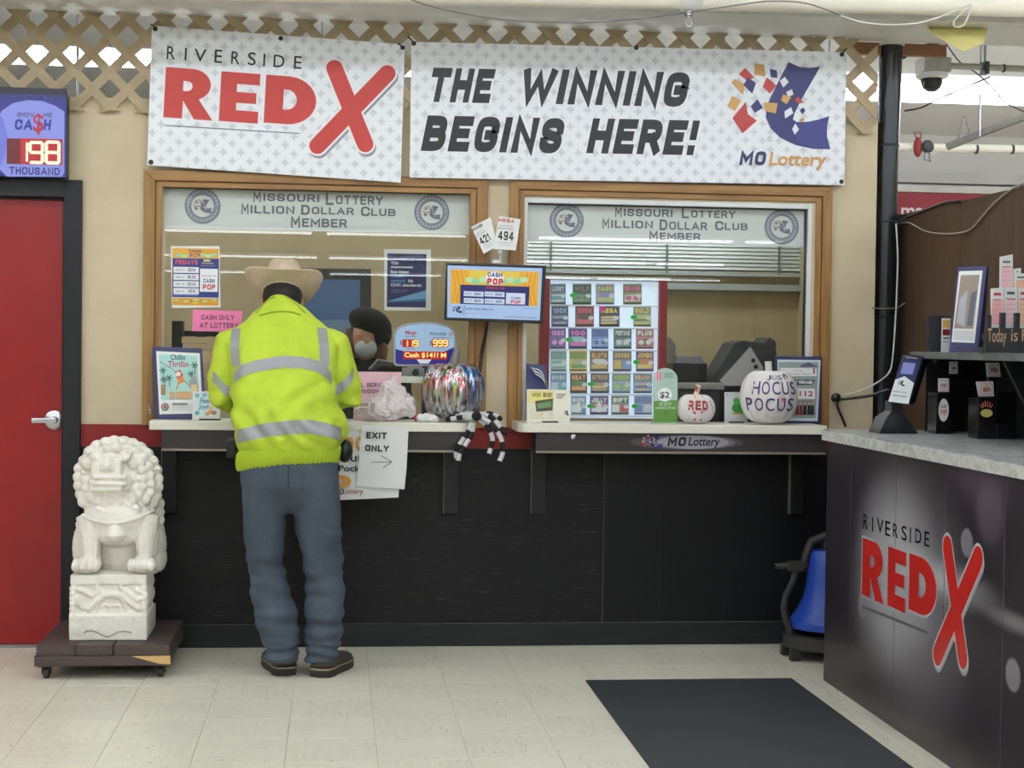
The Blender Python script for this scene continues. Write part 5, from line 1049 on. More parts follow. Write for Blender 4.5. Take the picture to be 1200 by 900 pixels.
# terminal with triangular grey flank
Y = .42; P = [W(*p, Y) for p in ((829, 453), (834, 446), (861, 402), (871, 399), (896, 402), (902, 395), (909, 400), (911, 425), (905, 453))]
tm = thing('lottery_terminal', 'dark lottery terminal with light grey triangular flank and two black dots', 'terminal', (P[0]+P[-1])/2)
base = IZ; MB().prism([(p.x, p.y, p.z) for p in P], (0, .25, 0)).obj('shell', DKGREY, tm, bevel=.004)
bz = min(p.z for p in P); MB().box(P[0].x, P[-2].x, Y+.02, Y+.24, base, bz+.004).obj('foot', BLACKP, tm)
a = Art((0, Y, 0), lift=.004); a.poly([(850, 452), (843, 446), (879, 406), (894, 430), (894, 452)], (176, 172, 178)); a.ell(882.5, 422.5, 2.6, 2.6, (30, 30, 32), 14); a.ell(885.5, 429.8, 2.6, 2.6, (30, 30, 32), 14); a.obj('flank_panel', PRINT, tm)
# printer and rail
Y = .40; p0 = W(789, 452, Y); p1 = W(829, 418, Y)
pt = thing('receipt_printer', 'black receipt printer behind the small white pumpkin', 'printer', ((p0.x+p1.x)/2, Y+.1, IZ))
MB().box(p0.x, p1.x, Y, Y+.2, IZ, p1.z-.03).obj('body', BLACKP, pt, bevel=.008); MB().prism([(p0.x+.01, Y+.01, p1.z-.031), (p1.x-.01, Y+.01, p1.z-.031), (p1.x-.02, Y+.05, p1.z), (p0.x+.03, Y+.05, p1.z)], (0, .12, 0)).obj('lid', DKGREY, pt)
p0 = W(793, 456, .3); p1 = W(848, 449, .3); rl = thing('steel_tray', 'grey steel tray rail behind the small white pumpkin', 'tray', ((p0.x+p1.x)/2, .3, IZ)); MB().box(p0.x, p1.x, .28, .38, p0.z, p1.z).obj('rail', mat('tray_grey', (150, 150, 144), .4, .4), rl, bevel=.004); MB().box(p0.x+.02, p1.x-.02, .30, .36, IZ, p0.z).obj('support', DKGREY, rl)
p0 = W(770, 430, .5); p1 = W(790, 394, .5); ch = thing('office_chair_back', 'grey mesh chair back beside the ticket display', 'chair', (p1.x, .9, 0))
MB().prism([W(770, 430, .9), W(793, 430, .9), W(792, 404, .9), W(787, 396, .9), W(778, 393, .9), W(770, 395, .9)], (0, .05, 0)).obj('backrest', mat('grey_mesh', (150, 148, 140), .7), ch, bevel=.006); q = W(780, 428, .9); MB().box(q.x-.03, q.x+.03, .93, .97, .45, q.z).obj('back_post', BLACKP, ch); MB().box(q.x-.24, q.x+.24, .78, 1.2, .42, .48).obj('seat', MATS['grey_mesh'], ch, bevel=.02); MB().tube([(q.x, 1.0, .06), (q.x, 1.0, .43)], .03, 10).obj('gas_column', STEEL, ch)
for k in range(5): MB().tube([(q.x, 1.0, .07), (q.x+.26*math.cos(k*1.257), 1.0+.26*math.sin(k*1.257), .03)], [.025, .03], 8).obj('leg', BLACKP, ch)
# left window inside
Y = 1.55; q = [W(*p, Y) for p in ((352, 396), (435, 397), (435, 315), (352, 314))]
tv = thing('office_screen', 'large dark framed blue screen inside the office behind the customer', 'monitor', ((q[0]+q[1])/2)); MB().hexa(q, [v+Vector((0, .05, 0)) for v in q]).obj('housing', mat('dark_bezel', (58, 56, 50), .5), tv, bevel=.006)
a = Art((0, Y, 0), lift=.001); a.poly([(356, 392), (422, 393), (422, 328), (356, 327)], (70, 96, 130)); a.poly([(356, 375), (422, 375), (422, 393), (356, 392)], (96, 120, 140)); a.obj('screen', SCREEN, tv)
zc = min(v.z for v in q); MB().box(q[0].x+.3, q[1].x-.3, Y+.01, Y+.05, .8, zc+.01).obj('stand', BLACKP, tv); MB().box(q[0].x+.15, q[1].x-.15, Y-.1, Y+.15, .78, .80).obj('stand_base', BLACKP, tv)
dk = thing('office_desk', 'brown desk under the blue office screen', 'desk', (.4, 1.6, 0)); MB().box(-.9, .7, 1.45, 2.1, .74, .78).obj('top', MATS['brown_cabinet'], dk); 
for x in (-.87, .63): MB().box(x, x+.04, 1.47, 2.08, 0, .74).obj('side_panel', MATS['brown_cabinet'], dk)
p0 = W(214, 432, .3); p1 = W(256, 395, .3); bxs = thing('slip_stack', 'tall stack of pale bet slips inside the left window', 'paper stack', ((p0.x+p1.x)/2, .35, IZ)); n = 14; hz = (p1.z-IZ)/n
for k in range(n): dx = random.uniform(-.004, .004); MB().box(p0.x+dx, p1.x+dx, .28+random.uniform(-.003, .003), .42, IZ+hz*k, IZ+hz*(k+1)-.0015).obj('bundle', mat('kraft_paper', (214, 192, 160), .7), bxs)
p0 = W(201, 405, .36); p1 = W(214, 376, .36); sk = thing('speaker_box', 'small black box standing inside the left window corner', 'box', ((p0.x+p1.x)/2, .4, IZ)); MB().box(p0.x, p1.x, .36, .46, IZ, p1.z).obj('body', BLACKP, sk, bevel=.004)
p0 = W(216, 394, .5); p1 = W(256, 388, .5); pb = thing('desk_device', 'flat black device above the slip stack', 'device', (p0.x, .5, IZ)); MB().box(p0.x, p1.x, .46, .56, p0.z, p1.z).obj('body', BLACKP, pb, bevel=.004); MB().box(p0.x+.06, p0.x+.1, .49, .53, IZ, p0.z).obj('stalk', BLACKP, pb)
ph = thing('desk_phone', 'black telephone handset inside the left window beside the pink sign', 'telephone', W(462, 440, .3)); A, B = W(437, 437, .3), W(482, 436, .3); MB().tube([A, A+Vector((.03, 0, .035)), A.lerp(B, .5)+Vector((0, 0, .025)), B+Vector((-.02, 0, .0)), B], [.03, .034, .026, .026, .022], 12).obj('handset', BLACKP, ph, smooth=True); MB().box(A.x-.01, B.x, .28, .42, IZ, A.z-.015).obj('cradle', BLACKP, ph, bevel=.006)
# ================================================================== RUBBER MAT
q = [G(687, 798), G(930, 797)]; x0, x1, yb = 1.036, 1.905, -.825
tag(MB().box(x0, x1, -2.75, yb, .0003, .007).obj('floor_mat', mat('rubber_mat', (56, 59, 62), .75, var=(44, 47, 50), scale=(260, 260, 260), p0=.4, p1=.6, bump=.6, bdist=.004, detail=2), bevel=.002), 'flat dark grey rubber floor mat in front of the counter', 'mat')

# ================================================================== CUSTOMER
def ring(x0, x1, py, yc, ry, n=28, k=2.3, dz=0.0, tilt=0.0):
    a = W(x0, py, yc); b = W(x1, py, yc); c = (a+b)/2; rx = (b.x-a.x)/2; out = []
    for i in range(n):
        t = 2*math.pi*i/n; cs, sn = math.cos(t), math.sin(t)
        x = rx*math.copysign(abs(cs)**(2/k), cs); y = ry*math.copysign(abs(sn)**(2/k), sn)
        out.append(Vector((c.x+x, yc+y, c.z+dz+tilt*y)))
    return out
man = thing('person', 'customer in a yellow reflective jacket, jeans and pale cowboy hat leaning at the window', 'person', (-.09, -.62, 0))
HV = mat('hi_vis_fabric', (190, 212, 58), .8, var=(172, 194, 50), scale=(7, 7, 7), p0=.45, p1=.8, bump=.5, bdist=.012)
HVD = mat('hi_vis_rib', (172, 194, 42), .85); SILV = mat('reflective_tape', (158, 158, 160), .5, .2); DENIM = mat('denim', (62, 72, 84), .9, var=(80, 90, 102), scale=(9, 9, 6), p0=.35, p1=.75, bump=.2, bdist=.004)
SKIN = mat('skin', (190, 140, 116), .55)
EL = {}
sh = {-1: (W(270, 402, -.47), W(258, 464, -.47), W(292, 474, -.25)), 1: (W(391, 403, -.47), W(409, 465, -.47), W(372, 474, -.25))}
# body: head, neck, trunk, arms with hands, legs - one surface
mb = MB(); hd = W(331, 352, -.335)
Rh = Matrix.Rotation(math.radians(-38), 3, 'X')
def H(x, y, z): return hd + Rh @ Vector((x, y, z))
mb.ell(hd, (.078, .098, .112), 20, 16, rot=Rh); mb.ell(H(0, .05, -.06), (.058, .06, .06), 14, 10, rot=Rh); mb.ell(H(0, .105, -.02), (.016, .022, .026), 10, 8, rot=Rh); mb.ell(H(0, .098, -.072), (.028, .014, .009), 10, 8, rot=Rh)
for s in (-1, 1): mb.ell(H(s*.08, -.005, -.01), (.010, .022, .034), 10, 8, rot=Rh); mb.ell(H(s*.032, .088, .012), (.015, .012, .010), 10, 8, rot=Rh); mb.ell(H(s*.03, .092, .032), (.022, .010, .006), 8, 6, rot=Rh)
mb.tube([hd+Vector((0, -.03, -.05)), W(331, 385, -.44)], [.058, .062], 14)
mb.loft([ring(300, 362, 385, -.45, .08), ring(285, 378, 420, -.51, .10), ring(290, 380, 480, -.57, .12), ring(292, 386, 545, -.61, .12), ring(294, 384, 580, -.62, .11)])
for s in (-1, 1):
    A, B, C = sh[s]; mb.tube([A, A.lerp(B, .5), B, B.lerp(C, .5), C], [.05, .046, .04, .036, .028], 14)
    d = (C-B).normalized(); pc = C+d*.05; mb.ell(pc, (.042, .048, .016), 12, 8)
    for k, (off, ln) in enumerate(((-.030, .055), (-.010, .068), (.011, .064), (.030, .05))):
        b0 = pc+d*.035+Vector((off, 0, 0)); mb.tube([b0, b0+d*ln*.55+Vector((0, 0, .004)), b0+d*ln+Vector((0, 0, -.012))], [.0095, .009, .0075], 8)
    mb.tube([pc+Vector((-s*.03, -.02, 0)), pc+Vector((-s*.062, .01, 0)), pc+Vector((-s*.068, .04, -.008))], [.012, .011, .009], 8)
for hipx, kx, kpy, ax in ((312, 312, 670, 331), (371, 380, 670, 377)):
    mb.tube([W(hipx, 570, -.62), W(kx, kpy, -.60), W(ax, 755, -.655), W(ax, 774, -.66)], [.075, .055, .032, .030], 14)
bm = remesh(mb, .0065, 2); bmobj(bm, 'body', SKIN, man)
# jeans
mb = MB()
mb.loft([ring(283, 394, 530, -.615, .120), ring(281, 396, 548, -.62, .130), ring(282, 397, 568, -.625, .130), ring(287, 396, 578, -.622, .118), ring(293, 390, 590, -.62, .10), ring(305, 378, 600, -.62, .07)])
def legt(P, dy): mb.loft([[Vector((W((a+b)/2, py, y).x+ (W(b, py, y).x-W(a, py, y).x)/2*math.cos(t), y+ry*math.sin(t), W((a+b)/2, py, y).z)) for t in [2*math.pi*k/22 for k in range(22)]] for (a, b, py, y, ry) in P])
legt([(283, 338, 565, -.62, .115), (284, 337, 595, -.625, .105), (286, 334.5, 630, -.62, .095), (290, 332, 665, -.605, .085), (293, 341, 690, -.615, .083), (297, 349, 712, -.63, .084), (300, 351, 730, -.64, .08), (306, 352, 748, -.65, .074), (310, 351.5, 763, -.655, .07), (311, 351, 775, -.66, .068)], 0)
legt([(340, 398, 565, -.62, .115), (343, 400, 595, -.625, .105), (347, 401, 630, -.62, .095), (356.5, 402.5, 665, -.605, .085), (356.5, 403, 690, -.615, .083), (356, 402.5, 712, -.63, .084), (356, 402, 735, -.64, .08), (356.5, 400, 752, -.65, .074), (357, 398, 765, -.655, .07), (357.5, 396.5, 775, -.66, .068)], 0)
def jn(p):
    w_ = 0
    if p.z < .66: w_ += .016*noise.noise(Vector((p.x*5+p.z*4, p.y*5, p.z*24)))*min(1, (.66-p.z)*4)-.012*max(0, abs(noise.noise(Vector((p.x*8, p.y*8, p.z*17))))-.22)
    if p.z < .14: w_ += .006*math.sin(p.z*150+2*math.sin(p.x*20))
    return w_+.004*noise.noise(p*14)
bm = remesh(mb, .0075, 9, jn)
jeans = bmobj(bm, 'jeans', DENIM, man)
bvj = None
def bvh(o): return BVHTree.FromPolygons([v.co.copy() for v in o.data.vertices], [tuple(p.vertices) for p in o.data.polygons])
BJ = bvh(jeans)
def seam(P, name, m, r, tree, par, off=.001):
    pts = []
    for i in range(len(P)-1):
        for k in range(6):
            x = P[i][0]+(P[i+1][0]-P[i][0])*k/6; y = P[i][1]+(P[i+1][1]-P[i][1])*k/6; o_ = W(x, y, -1.2); h_ = tree.ray_cast(o_, ray(x, y).normalized())
            if h_[0]: pts.append(h_[0]+h_[1]*off)
    if len(pts) > 2: return MB().tube(pts, r, 6).obj(name, m, par, smooth='all')
DSEAM = mat('denim_seam', (52, 68, 88), .9)
seam([(338, 545), (338, 560), (338, 575)], 'centre_seam', DSEAM, .003, BJ, jeans)
for x0, x1 in ((297, 324), (352, 381)): seam([(x0, 556), (x0+1, 583), ((x0+x1)/2, 589), (x1-1, 583), (x1, 556), (x0, 556)], 'back_pocket', DENIM, .0016, BJ, jeans, -.0004)
# jacket
mb = MB(); tl = -.22
mb.loft([ring(282, 394, 532, -.60, .140), ring(276, 401, 524, -.60, .166), ring(271, 407, 512, -.60, .182), ring(271, 404, 495, -.595, .182), ring(272, 399, 475, -.58, .175), ring(271, 395, 450, -.56, .165), ring(268, 393, 425, -.53, .155), ring(263, 398, 403, -.495, .138), ring(272, 388, 388, -.465, .115), ring(285, 374, 376, -.44, .100), ring(295, 363, 367, -.425, .090), ring(303, 354, 359, -.41, .082), ring(312, 344, 351, -.40, .075), ring(318, 338, 346.5, -.395, .066)])
for s in (-1, 1):
    A, B, C = sh[s]; mb.tube([A+Vector((-s*.03, 0, .012)), A, A.lerp(B, .35), A.lerp(B, .7), B, B.lerp(C, .3), B.lerp(C, .65), C], [.055, .066, .068, .066, .062, .06, .054, .04], 18)
def jk(p):
    w_ = .010*noise.noise(Vector((p.x*9, p.y*9, p.z*5)))+.005*noise.noise(p*22)
    f = max(0, 1-abs(p.z-1.02)/.14); w_ += .013*f*math.sin(p.x*58+4*p.z*12+3*noise.noise(p*5))
    w_ += .007*max(0, 1-abs(p.z-1.16)/.16)*math.sin(p.x*30-p.z*42+4*noise.noise(p*4)); w_ -= .012*max(0, abs(noise.noise(Vector((p.x*7+p.z*5, p.y*7, p.z*6-p.x*3))+Vector((9, 2, 5))))-.18)
    return w_
bm = remesh(mb, .0075, 4, jk); jacket = bmobj(bm, 'jacket', HV, man); BV = bvh(jacket)
# elastic rib hem
hem = []
for (x0, x1, py, ry) in ((279, 394, 547, .142), (277.5, 396.5, 543, .154), (277, 398, 535, .160), (278, 399, 527, .160), (284, 392, 521, .150)):
    rr = ring(x0, x1, py, -.60, ry, n=180); cx = sum(p.x for p in rr)/180; out = []
    for i, p in enumerate(rr):
        f = 1+.022*math.sin(i*math.pi*2/3); u = (p.x-cx)/.21; out.append(Vector((cx+(p.x-cx)*f, -.60+(p.y+.60)*f, p.z + (.018*(1-u*u)-.02*max(0, -u)+.012*max(0, u)))))
    hem.append(out)
MB().loft(hem, cap=False).obj('rib_hem', HVD, jacket, smooth='all')
def cseam(P):
    seam(P, 'collar_seam', HVS, .0045, BV, jacket, .0005)
HVS = mat('hi_vis_seam', (150, 172, 40), .85)
cseam([(300, 367), (308, 358), (317, 350), (324, 347)]); cseam([(357, 367), (349, 358), (341, 351), (333, 347)]); cseam([(304, 370), (318, 366), (330, 365), (342, 366), (354, 370)])
# reflective tape, laid on the cloth
def ribbon(name, path, width, tree, off=.0025, n=3):
    """path: list of (origin, direction, side) rays; side = across-tape unit vector"""
    rows = []
    for o_, d_, s_ in path:
        row = []
        for k in range(-n, n+1):
            h_ = tree.ray_cast(o_+s_*(width/2*k/n), d_)
            if h_[0] is None: break
            row.append(h_[0]-d_*off+h_[1]*off*.3)
        else: rows.append(row)
        if len(row) != 2*n+1 and len(rows) > 2: pass
    if len(rows) < 2: return
    m_ = 2*n+1; V = [p for r in rows for p in r]; F = [(i*m_+k, i*m_+k+1, (i+1)*m_+k+1, (i+1)*m_+k) for i in range(len(rows)-1) for k in range(m_-1)]
    return MB().add(V, F).obj(name, SILV, jacket, smooth='all')
UP = Vector((0, 0, 1)); BKD = Vector((0, 1, 0))
def around(zc, yc, a0, a1, arch, width, cx):
    P = []
    for k in range(49):
        t = math.radians(a0+(a1-a0)*k/48); d_ = Vector((-math.cos(t), -math.sin(t), 0)); z = zc+arch*math.sin(max(0, min(math.pi, t+math.pi)) if False else math.pi*k/48)
        c = Vector((cx, yc, z)); P.append((c-d_*.6 if False else c+Vector((math.cos(t), math.sin(t), 0))*.6, d_, UP))
    return P
cx = W(334, 480, -.58).x
def torso_band(pts, width):
    P = []
    for i in range(len(pts)-1):
        for k in range(10):
            x = pts[i][0]+(pts[i+1][0]-pts[i][0])*k/10; y = pts[i][1]+(pts[i+1][1]-pts[i][1])*k/10; P.append((W(x, y, -1.4), ray(x, y).normalized(), UP))
    ribbon('reflective_band', P, width, BV)
torso_band([(274, 443), (284, 434), (300, 429), (330, 424), (352, 424.5), (372, 429), (384, 437), (389, 446)], .048)
torso_band([(276, 512), (290, 509), (310, 504), (338, 501), (362, 500), (385, 504), (404, 511)], .056)
def vert(pts, width):
    P = []
    for i in range(len(pts)-1):
        for k in range(8):
            x = pts[i][0]+(pts[i+1][0]-pts[i][0])*k/8; y = pts[i][1]+(pts[i+1][1]-pts[i][1])*k/8; P.append((W(x, y, -1.4), ray(x, y).normalized(), Vector((1, 0, 0))))
    ribbon('reflective_band', P, width, BV)
vert([(280, 377), (276, 390), (275, 410), (277, 432)], .036); vert([(376, 375), (378, 390), (380, 408), (381, 432)], .040)
for s, pts in ((-1, [(249, 441), (254, 445), (259, 452), (264, 457), (271, 460)]), (1, [(414, 436), (411, 443), (405, 450), (398, 455), (392, 457)])):
    P = []
    for i in range(len(pts)-1):
        for k in range(6): xx, yy = pts[i][0]+(pts[i+1][0]-pts[i][0])*k/6, pts[i][1]+(pts[i+1][1]-pts[i][1])*k/6; P.append((W(xx, yy, -1.4), ray(xx, yy).normalized(), UP))
    ribbon('sleeve_band', P, .046, BV)
# phone pouch on the hip
c = W(272, 522, -.52); MB().box(c.x-.02, c.x+.02, c.y-.06, c.y+.04, c.z-.05, c.z+.03).obj('belt_pouch', BLACKP, man, bevel=.008)
c = W(404, 528, -.55); MB().ell(c, (.035, .05, .05), 12, 8).obj('belt_pouch', BLACKP, man, smooth='all')
# hair and hat
FELT = mat('tan_felt', (206, 186, 162), .9, var=(196, 174, 150), scale=(20, 20, 20)); HAIR = mat('dark_hair', (26, 22, 22), .7)
hb = MB(); hb.ell(H(0, -.022, .0), (.085, .088, .100), 20, 14, rot=Rh); hb.obj('hair', HAIR, man, smooth='all')
hat0 = W(331.5, 343, -.335); RT = Matrix.Rotation(math.radians(-27), 3, 'X') @ Matrix.Rotation(math.radians(2), 3, 'Y')
def brim(t, th):
    a = math.cos(th); b = math.sin(th); rx, ry = .094+(.168-.094)*t, .108+(.185-.108)*t
    return Vector((rx*a, ry*b, .078*t**1.6*abs(a)**2.0+.010*t*(b < 0)*abs(b)+.012*t*(b > 0)))
mb = MB(); n = 56; rings = []
for t in (0, .15, .3, .45, .6, .75, .9, 1): rings.append([hat0+RT @ brim(t, 2*math.pi*k/n) for k in range(n)])
for t in (1, .9, .75, .6, .45, .3, .15, 0): rings.append([hat0+RT @ (brim(t, 2*math.pi*k/n)+Vector((0, 0, .004))) for k in range(n)])
hat = mb.loft(rings, cap=False).obj('hat_brim', FELT, man, smooth='all')
mb = MB(); rings = []
for z, f in ((0, .97), (.03, .95), (.06, .88), (.09, .80), (.115, .73), (.138, .66), (.150, .55), (.148, .4), (.140, .22), (.136, .02)):
    rings.append([hat0+RT @ Vector((.097*f*math.cos(a)*(1-.12*(z > .08)*max(0, math.sin(a))), .111*f*math.sin(a), z-(.018*math.cos(a)**2*0 if z < .1 else 0)-(.022*math.exp(-(f*math.cos(a)/.35)**2)*max(0, (z-.12)/.03) if z > .12 else 0))) for a in [2*math.pi*k/40 for k in range(40)]])
mb.loft(rings).obj('hat_crown', FELT, hat, smooth='all')
MB().loft([[hat0+RT @ Vector((.0985*f*math.cos(a), .1125*f*math.sin(a), z)) for a in [2*math.pi*k/40 for k in range(40)]] for z, f in ((.004, .972), (.028, .95))], cap=False).obj('hat_band', mat('hat_band', (170, 146, 122), .8), hat, smooth='all')
# shoes
SHOE = mat('brown_leather_shoe', (74, 66, 58), .55, var=(58, 52, 46), scale=(20, 20, 20)); SOLE = mat('dark_rubber_sole', (46, 44, 42), .7); WELT = mat('tan_welt', (150, 134, 112), .7)
def shoe(heel, ang):
    t = Matrix.Rotation(ang, 3, 'Z'); hp = Vector((heel.x, heel.y, 0)); T = lambda x, y, z: hp + t @ Vector((x, y, z))
    out = [(x*1.12, y) for x, y in [(-.036, .0), (-.046, .03), (-.044, .10), (-.052, .19), (-.048, .25), (-.028, .29), (.0, .302), (.028, .29), (.048, .25), (.052, .19), (.044, .10), (.046, .03), (.036, .0), (.0, -.010)]]
    s = MB().loft([[T(x*f, .145+(y-.145)*f, z) for x, y in out] for z, f in ((.001, .97), (.008, 1), (.032, 1))]).obj('shoe', SHOE, man, smooth=True); s.data.materials.clear(); s.data.materials.append(SOLE); s.name = 'shoe'
    MB().loft([[T(x*f, .145+(y-.145)*f, z) for x, y in out] for z, f in ((.032, 1.03), (.038, 1.03))]).obj('welt', WELT, s)
    rings = []
    for z, f, y1 in ((.038, .98, .295), (.055, .97, .29), (.07, .92, .25), (.082, .80, .17), (.095, .62, .12), (.105, .5, .10)):
        rings.append([T(x*f, (y/.302)*y1*.98+.003, z) for x, y in out])
    MB().loft(rings).obj('upper', SHOE, s, smooth='all')
shoe(G(335, 793)+Vector((0, .012, 0)), math.radians(14)); shoe(G(374, 795)+Vector((0, .012, 0)), math.radians(-22))

# ================================================================== CLERK BEHIND THE GLASS
ck = thing('person', 'clerk with black hat, brown hair and pale face mask behind the left window', 'person', W(432, 440, 1.1)); ck.location.z = 0
Y = 1.1; hc = W(428, 396, Y); mb = MB()
mb.ell(hc, (.076, .095, .112), 18, 14); mb.ell(hc+Vector((0, -.05, -.055)), (.055, .055, .06)); mb.ell(hc+Vector((.006, -.10, -.02)), (.014, .02, .024))
for s in (-1, 1): mb.ell(hc+Vector((s*.08, 0, -.01)), (.01, .02, .032)); mb.ell(hc+Vector((s*.03, -.085, .015)), (.014, .012, .01))
mb.tube([hc+Vector((0, .01, -.06)), hc+Vector((0, .02, -.18))], [.052, .06], 12); mb.ell(hc+Vector((0, .03, -.36)), (.19, .11, .22)); mb.ell(hc+Vector((0, .03, -.62)), (.17, .11, .25))
for s in (-1, 1):
    S_ = hc+Vector((s*.17, .03, -.24)); E_ = S_+Vector((s*.06, .02, -.26)); H_ = E_+Vector((-s*.08, -.22, .02)); mb.tube([S_, E_, H_], [.055, .045, .034], 12); mb.ell(H_+Vector((0, -.05, 0)), (.04, .05, .018))
    for k in range(4): mb.tube([H_+Vector((-.027+.018*k, -.08, 0)), H_+Vector((-.03+.02*k, -.12, -.004)), H_+Vector((-.03+.02*k, -.145, -.012))], [.009, .009, .007], 8)
    mb.tube([H_+Vector((-s*.03, -.03, 0)), H_+Vector((-s*.06, -.07, 0))], [.011, .009], 8); mb.tube([hc+Vector((s*.08, .03, -.75)), hc+Vector((s*.09, .03, -1.1)), Vector((hc.x+s*.09, Y+.03, .03))], [.085, .06, .045], 12)
bmobj(remesh(mb, .009, 3), 'body', SKIN, ck)
mb = MB(); mb.ell(hc+Vector((0, .03, -.37)), (.215, .135, .26)); mb.ell(hc+Vector((0, .03, -.66)), (.20, .135, .28)); mb.tube([hc+Vector((0, .02, -.10)), hc+Vector((0, .02, -.22))], [.06, .12], 14)
for s in (-1, 1):
    S_ = hc+Vector((s*.17, .03, -.24)); E_ = S_+Vector((s*.06, .02, -.26)); H_ = E_+Vector((-s*.08, -.20, .02)); mb.tube([S_, E_, H_], [.072, .062, .046], 12); mb.tube([hc+Vector((s*.08, .03, -.75)), hc+Vector((s*.09, .03, -1.1)), Vector((hc.x+s*.09, Y+.03, .03))], [.105, .08, .07], 12)
bmobj(remesh(mb, .012, 3), 'clothing', mat('dark_clothes', (30, 28, 30), .85), ck)
mb = MB(); mb.ell(hc+Vector((0, .03, .01)), (.093, .10, .115)); 
for s in (-1, 1): mb.tube([hc+Vector((s*.07, .0, .05)), hc+Vector((s*.088, -.02, -.06)), hc+Vector((s*.08, -.03, -.17)), hc+Vector((s*.07, -.03, -.22))], [.03, .034, .03, .016], 10)
bmobj(remesh(mb, .008, 2, lambda p: .004*math.sin(p.x*160)), 'hair', mat('brown_hair', (88, 60, 42), .6), ck)
mb = MB(); hh = hc+Vector((.012, .0, .052)); mb.ell(hh+Vector((.012, 0, .03)), (.118, .125, .075), 24, 14, rot=Matrix.Rotation(.35, 3, 'Y')); mb.ell(hh+Vector((.03, .02, -.03)), (.10, .10, .09), 20, 12); bmobj(remesh(mb, .009, 4), 'hat', mat('black_knit', (20, 19, 21), .95), ck)
mb = MB(); mb.ell(hc+Vector((.002, -.075, -.055)), (.058, .042, .048), 18, 12); mb.obj('face_mask', mat('pale_mask', (176, 186, 186), .8), ck, smooth='all')
# ================================================================== STONE LION ON A DOLLY
MARB = mat('white_carved_stone', (240, 236, 226), .55, var=(222, 216, 202), scale=(9, 9, 9), p0=.4, p1=.8, bump=.25, bdist=.004)
PZ = .1405
dl_ = thing('furniture_dolly', 'dark brown wooden dolly on casters under the stone lion', 'dolly', (-.92, -.39, 0))
DW = mat('dark_stained_wood', (84, 70, 66), .6, var=(70, 58, 55), scale=(4, 40, 40), bump=.2, bdist=.003); RAW = mat('raw_wood', (214, 176, 112), .7)
for i, (x0, x1) in enumerate(((-1.19, -1.035), (-1.033, -.888), (-.882, -.66))): MB().box(x0, x1, -.70+.002*(i % 2), -.085, .098, PZ).obj('deck_plank', DW, dl_, bevel=.003)
MB().box(-1.197, -.655, -.705, -.665, .056, .0975).obj('rail', DW, dl_, bevel=.003); MB().box(-1.19, -.66, -.12, -.085, .056, .0975).obj('rail', DW, dl_, bevel=.003)
for x in (-1.19, -.69): MB().box(x, x+.03, -.664, -.121, .06, .0975).obj('rail', DW, dl_, bevel=.002)
MB().prism([(-.81, -.7065, .096), (-.656, -.7065, .097), (-.655, -.7065, .062), (-.70, -.7065, .064)], (0, .003, 0)).obj('bare_wood_chip', RAW, dl_)
for x, y in ((-1.155, -.66), (-.70, -.65), (-1.155, -.13), (-.70, -.13)):
    c = MB(); c.box(x-.03, x+.03, y-.03, y+.03, .050, .056); c.box(x-.018, x-.013, y-.012, y+.012, .018, .05); c.box(x+.013, x+.018, y-.012, y+.012, .018, .05); k = c.obj('caster', DKGREY, dl_)
    MB().lathe([(.0, -.011), (.021, -.011), (.0235, -.007), (.0235, .007), (.021, .011), (0, .011)], (x, y, .0238), 18, axis=(1, 0, 0)).obj('wheel', mat('caster_rubber', (58, 54, 50), .6), k, smooth=True)
li = thing('stone_lion', 'white carved stone guardian lion sitting on its pedestal by the red door', 'statue', (-.92, -.44, PZ))
# pedestal
mb = MB(); x0, x1, y0, y1 = -1.078, -.762, -.60, -.27
def blk(f, z0, z1, ex=0): mb.box(x0+f-ex, x1-f+ex, y0+f-ex, y1-f+ex, z0, z1)
blk(0, PZ+.0005, .245); blk(.012, .24, .262); blk(.016, .258, .378); blk(.004, .372, .412)
zf = lambda py: W(125, py, y0).z
def relief(P, r, dy=.0): mb.tube([Vector((W(x, y, y0).x, y0+.012+dy, W(x, y, y0).z)) for x, y in P], r, 8)
relief([(88, 700), (95, 712), (104, 714), (113, 704), (122, 698), (132, 697), (143, 698), (152, 706), (162, 714), (170, 712)], .013)
relief([(90, 690), (100, 694), (108, 699), (116, 693), (112, 688)], .012); relief([(140, 688), (146, 693), (152, 697), (160, 704), (168, 700)], .012); relief([(158, 692), (166, 694), (172, 700)], .011)
relief([(113, 722), (114, 708), (122, 700), (132, 699), (142, 702), (147, 714), (148, 722)], .007); relief([(120, 722), (120, 710), (140, 710), (141, 722)], .005); relief([(128, 722), (128, 711)], .005)
relief([(92, 722), (104, 718), (118, 720), (132, 722), (150, 718), (168, 721)], .006)
relief([(98, 742), (104, 739), (112, 740), (120, 744), (128, 746), (136, 742), (146, 740), (154, 741)], .0045, -.008)
for py in range(690, 728, 6): mb.ell((x0+.014, y0+.016, zf(py)), .016); mb.ell((x1-.014, y0+.016, zf(py)), .016)
for k in range(5): mb.ell((x1-.012, y0+.05+.055*k, .30+.02*(k % 2)), (.014, .03, .035)); mb.ell((x1-.012, y0+.07+.05*k, .35), (.012, .025, .02))
bmobj(remesh(mb, .0045, 1, lambda p: .0015*noise.noise(p*60)), 'pedestal', MARB, li)
MB().tube([Vector((W(x, y, y0).x, y0-.0008, W(x, y, y0).z)) for x, y in ((98, 742), (101, 739.5), (107, 739), (113, 740.5), (119, 744), (126, 746.5), (132, 744), (138, 740.5), (146, 739.5), (150, 740.5), (154, 741))], .0022, 6).obj('wavy_shade_line', mat('groove_shade', (146, 140, 124), .8), li)  # raised dark line, coloured as the shade inside an engraved groove
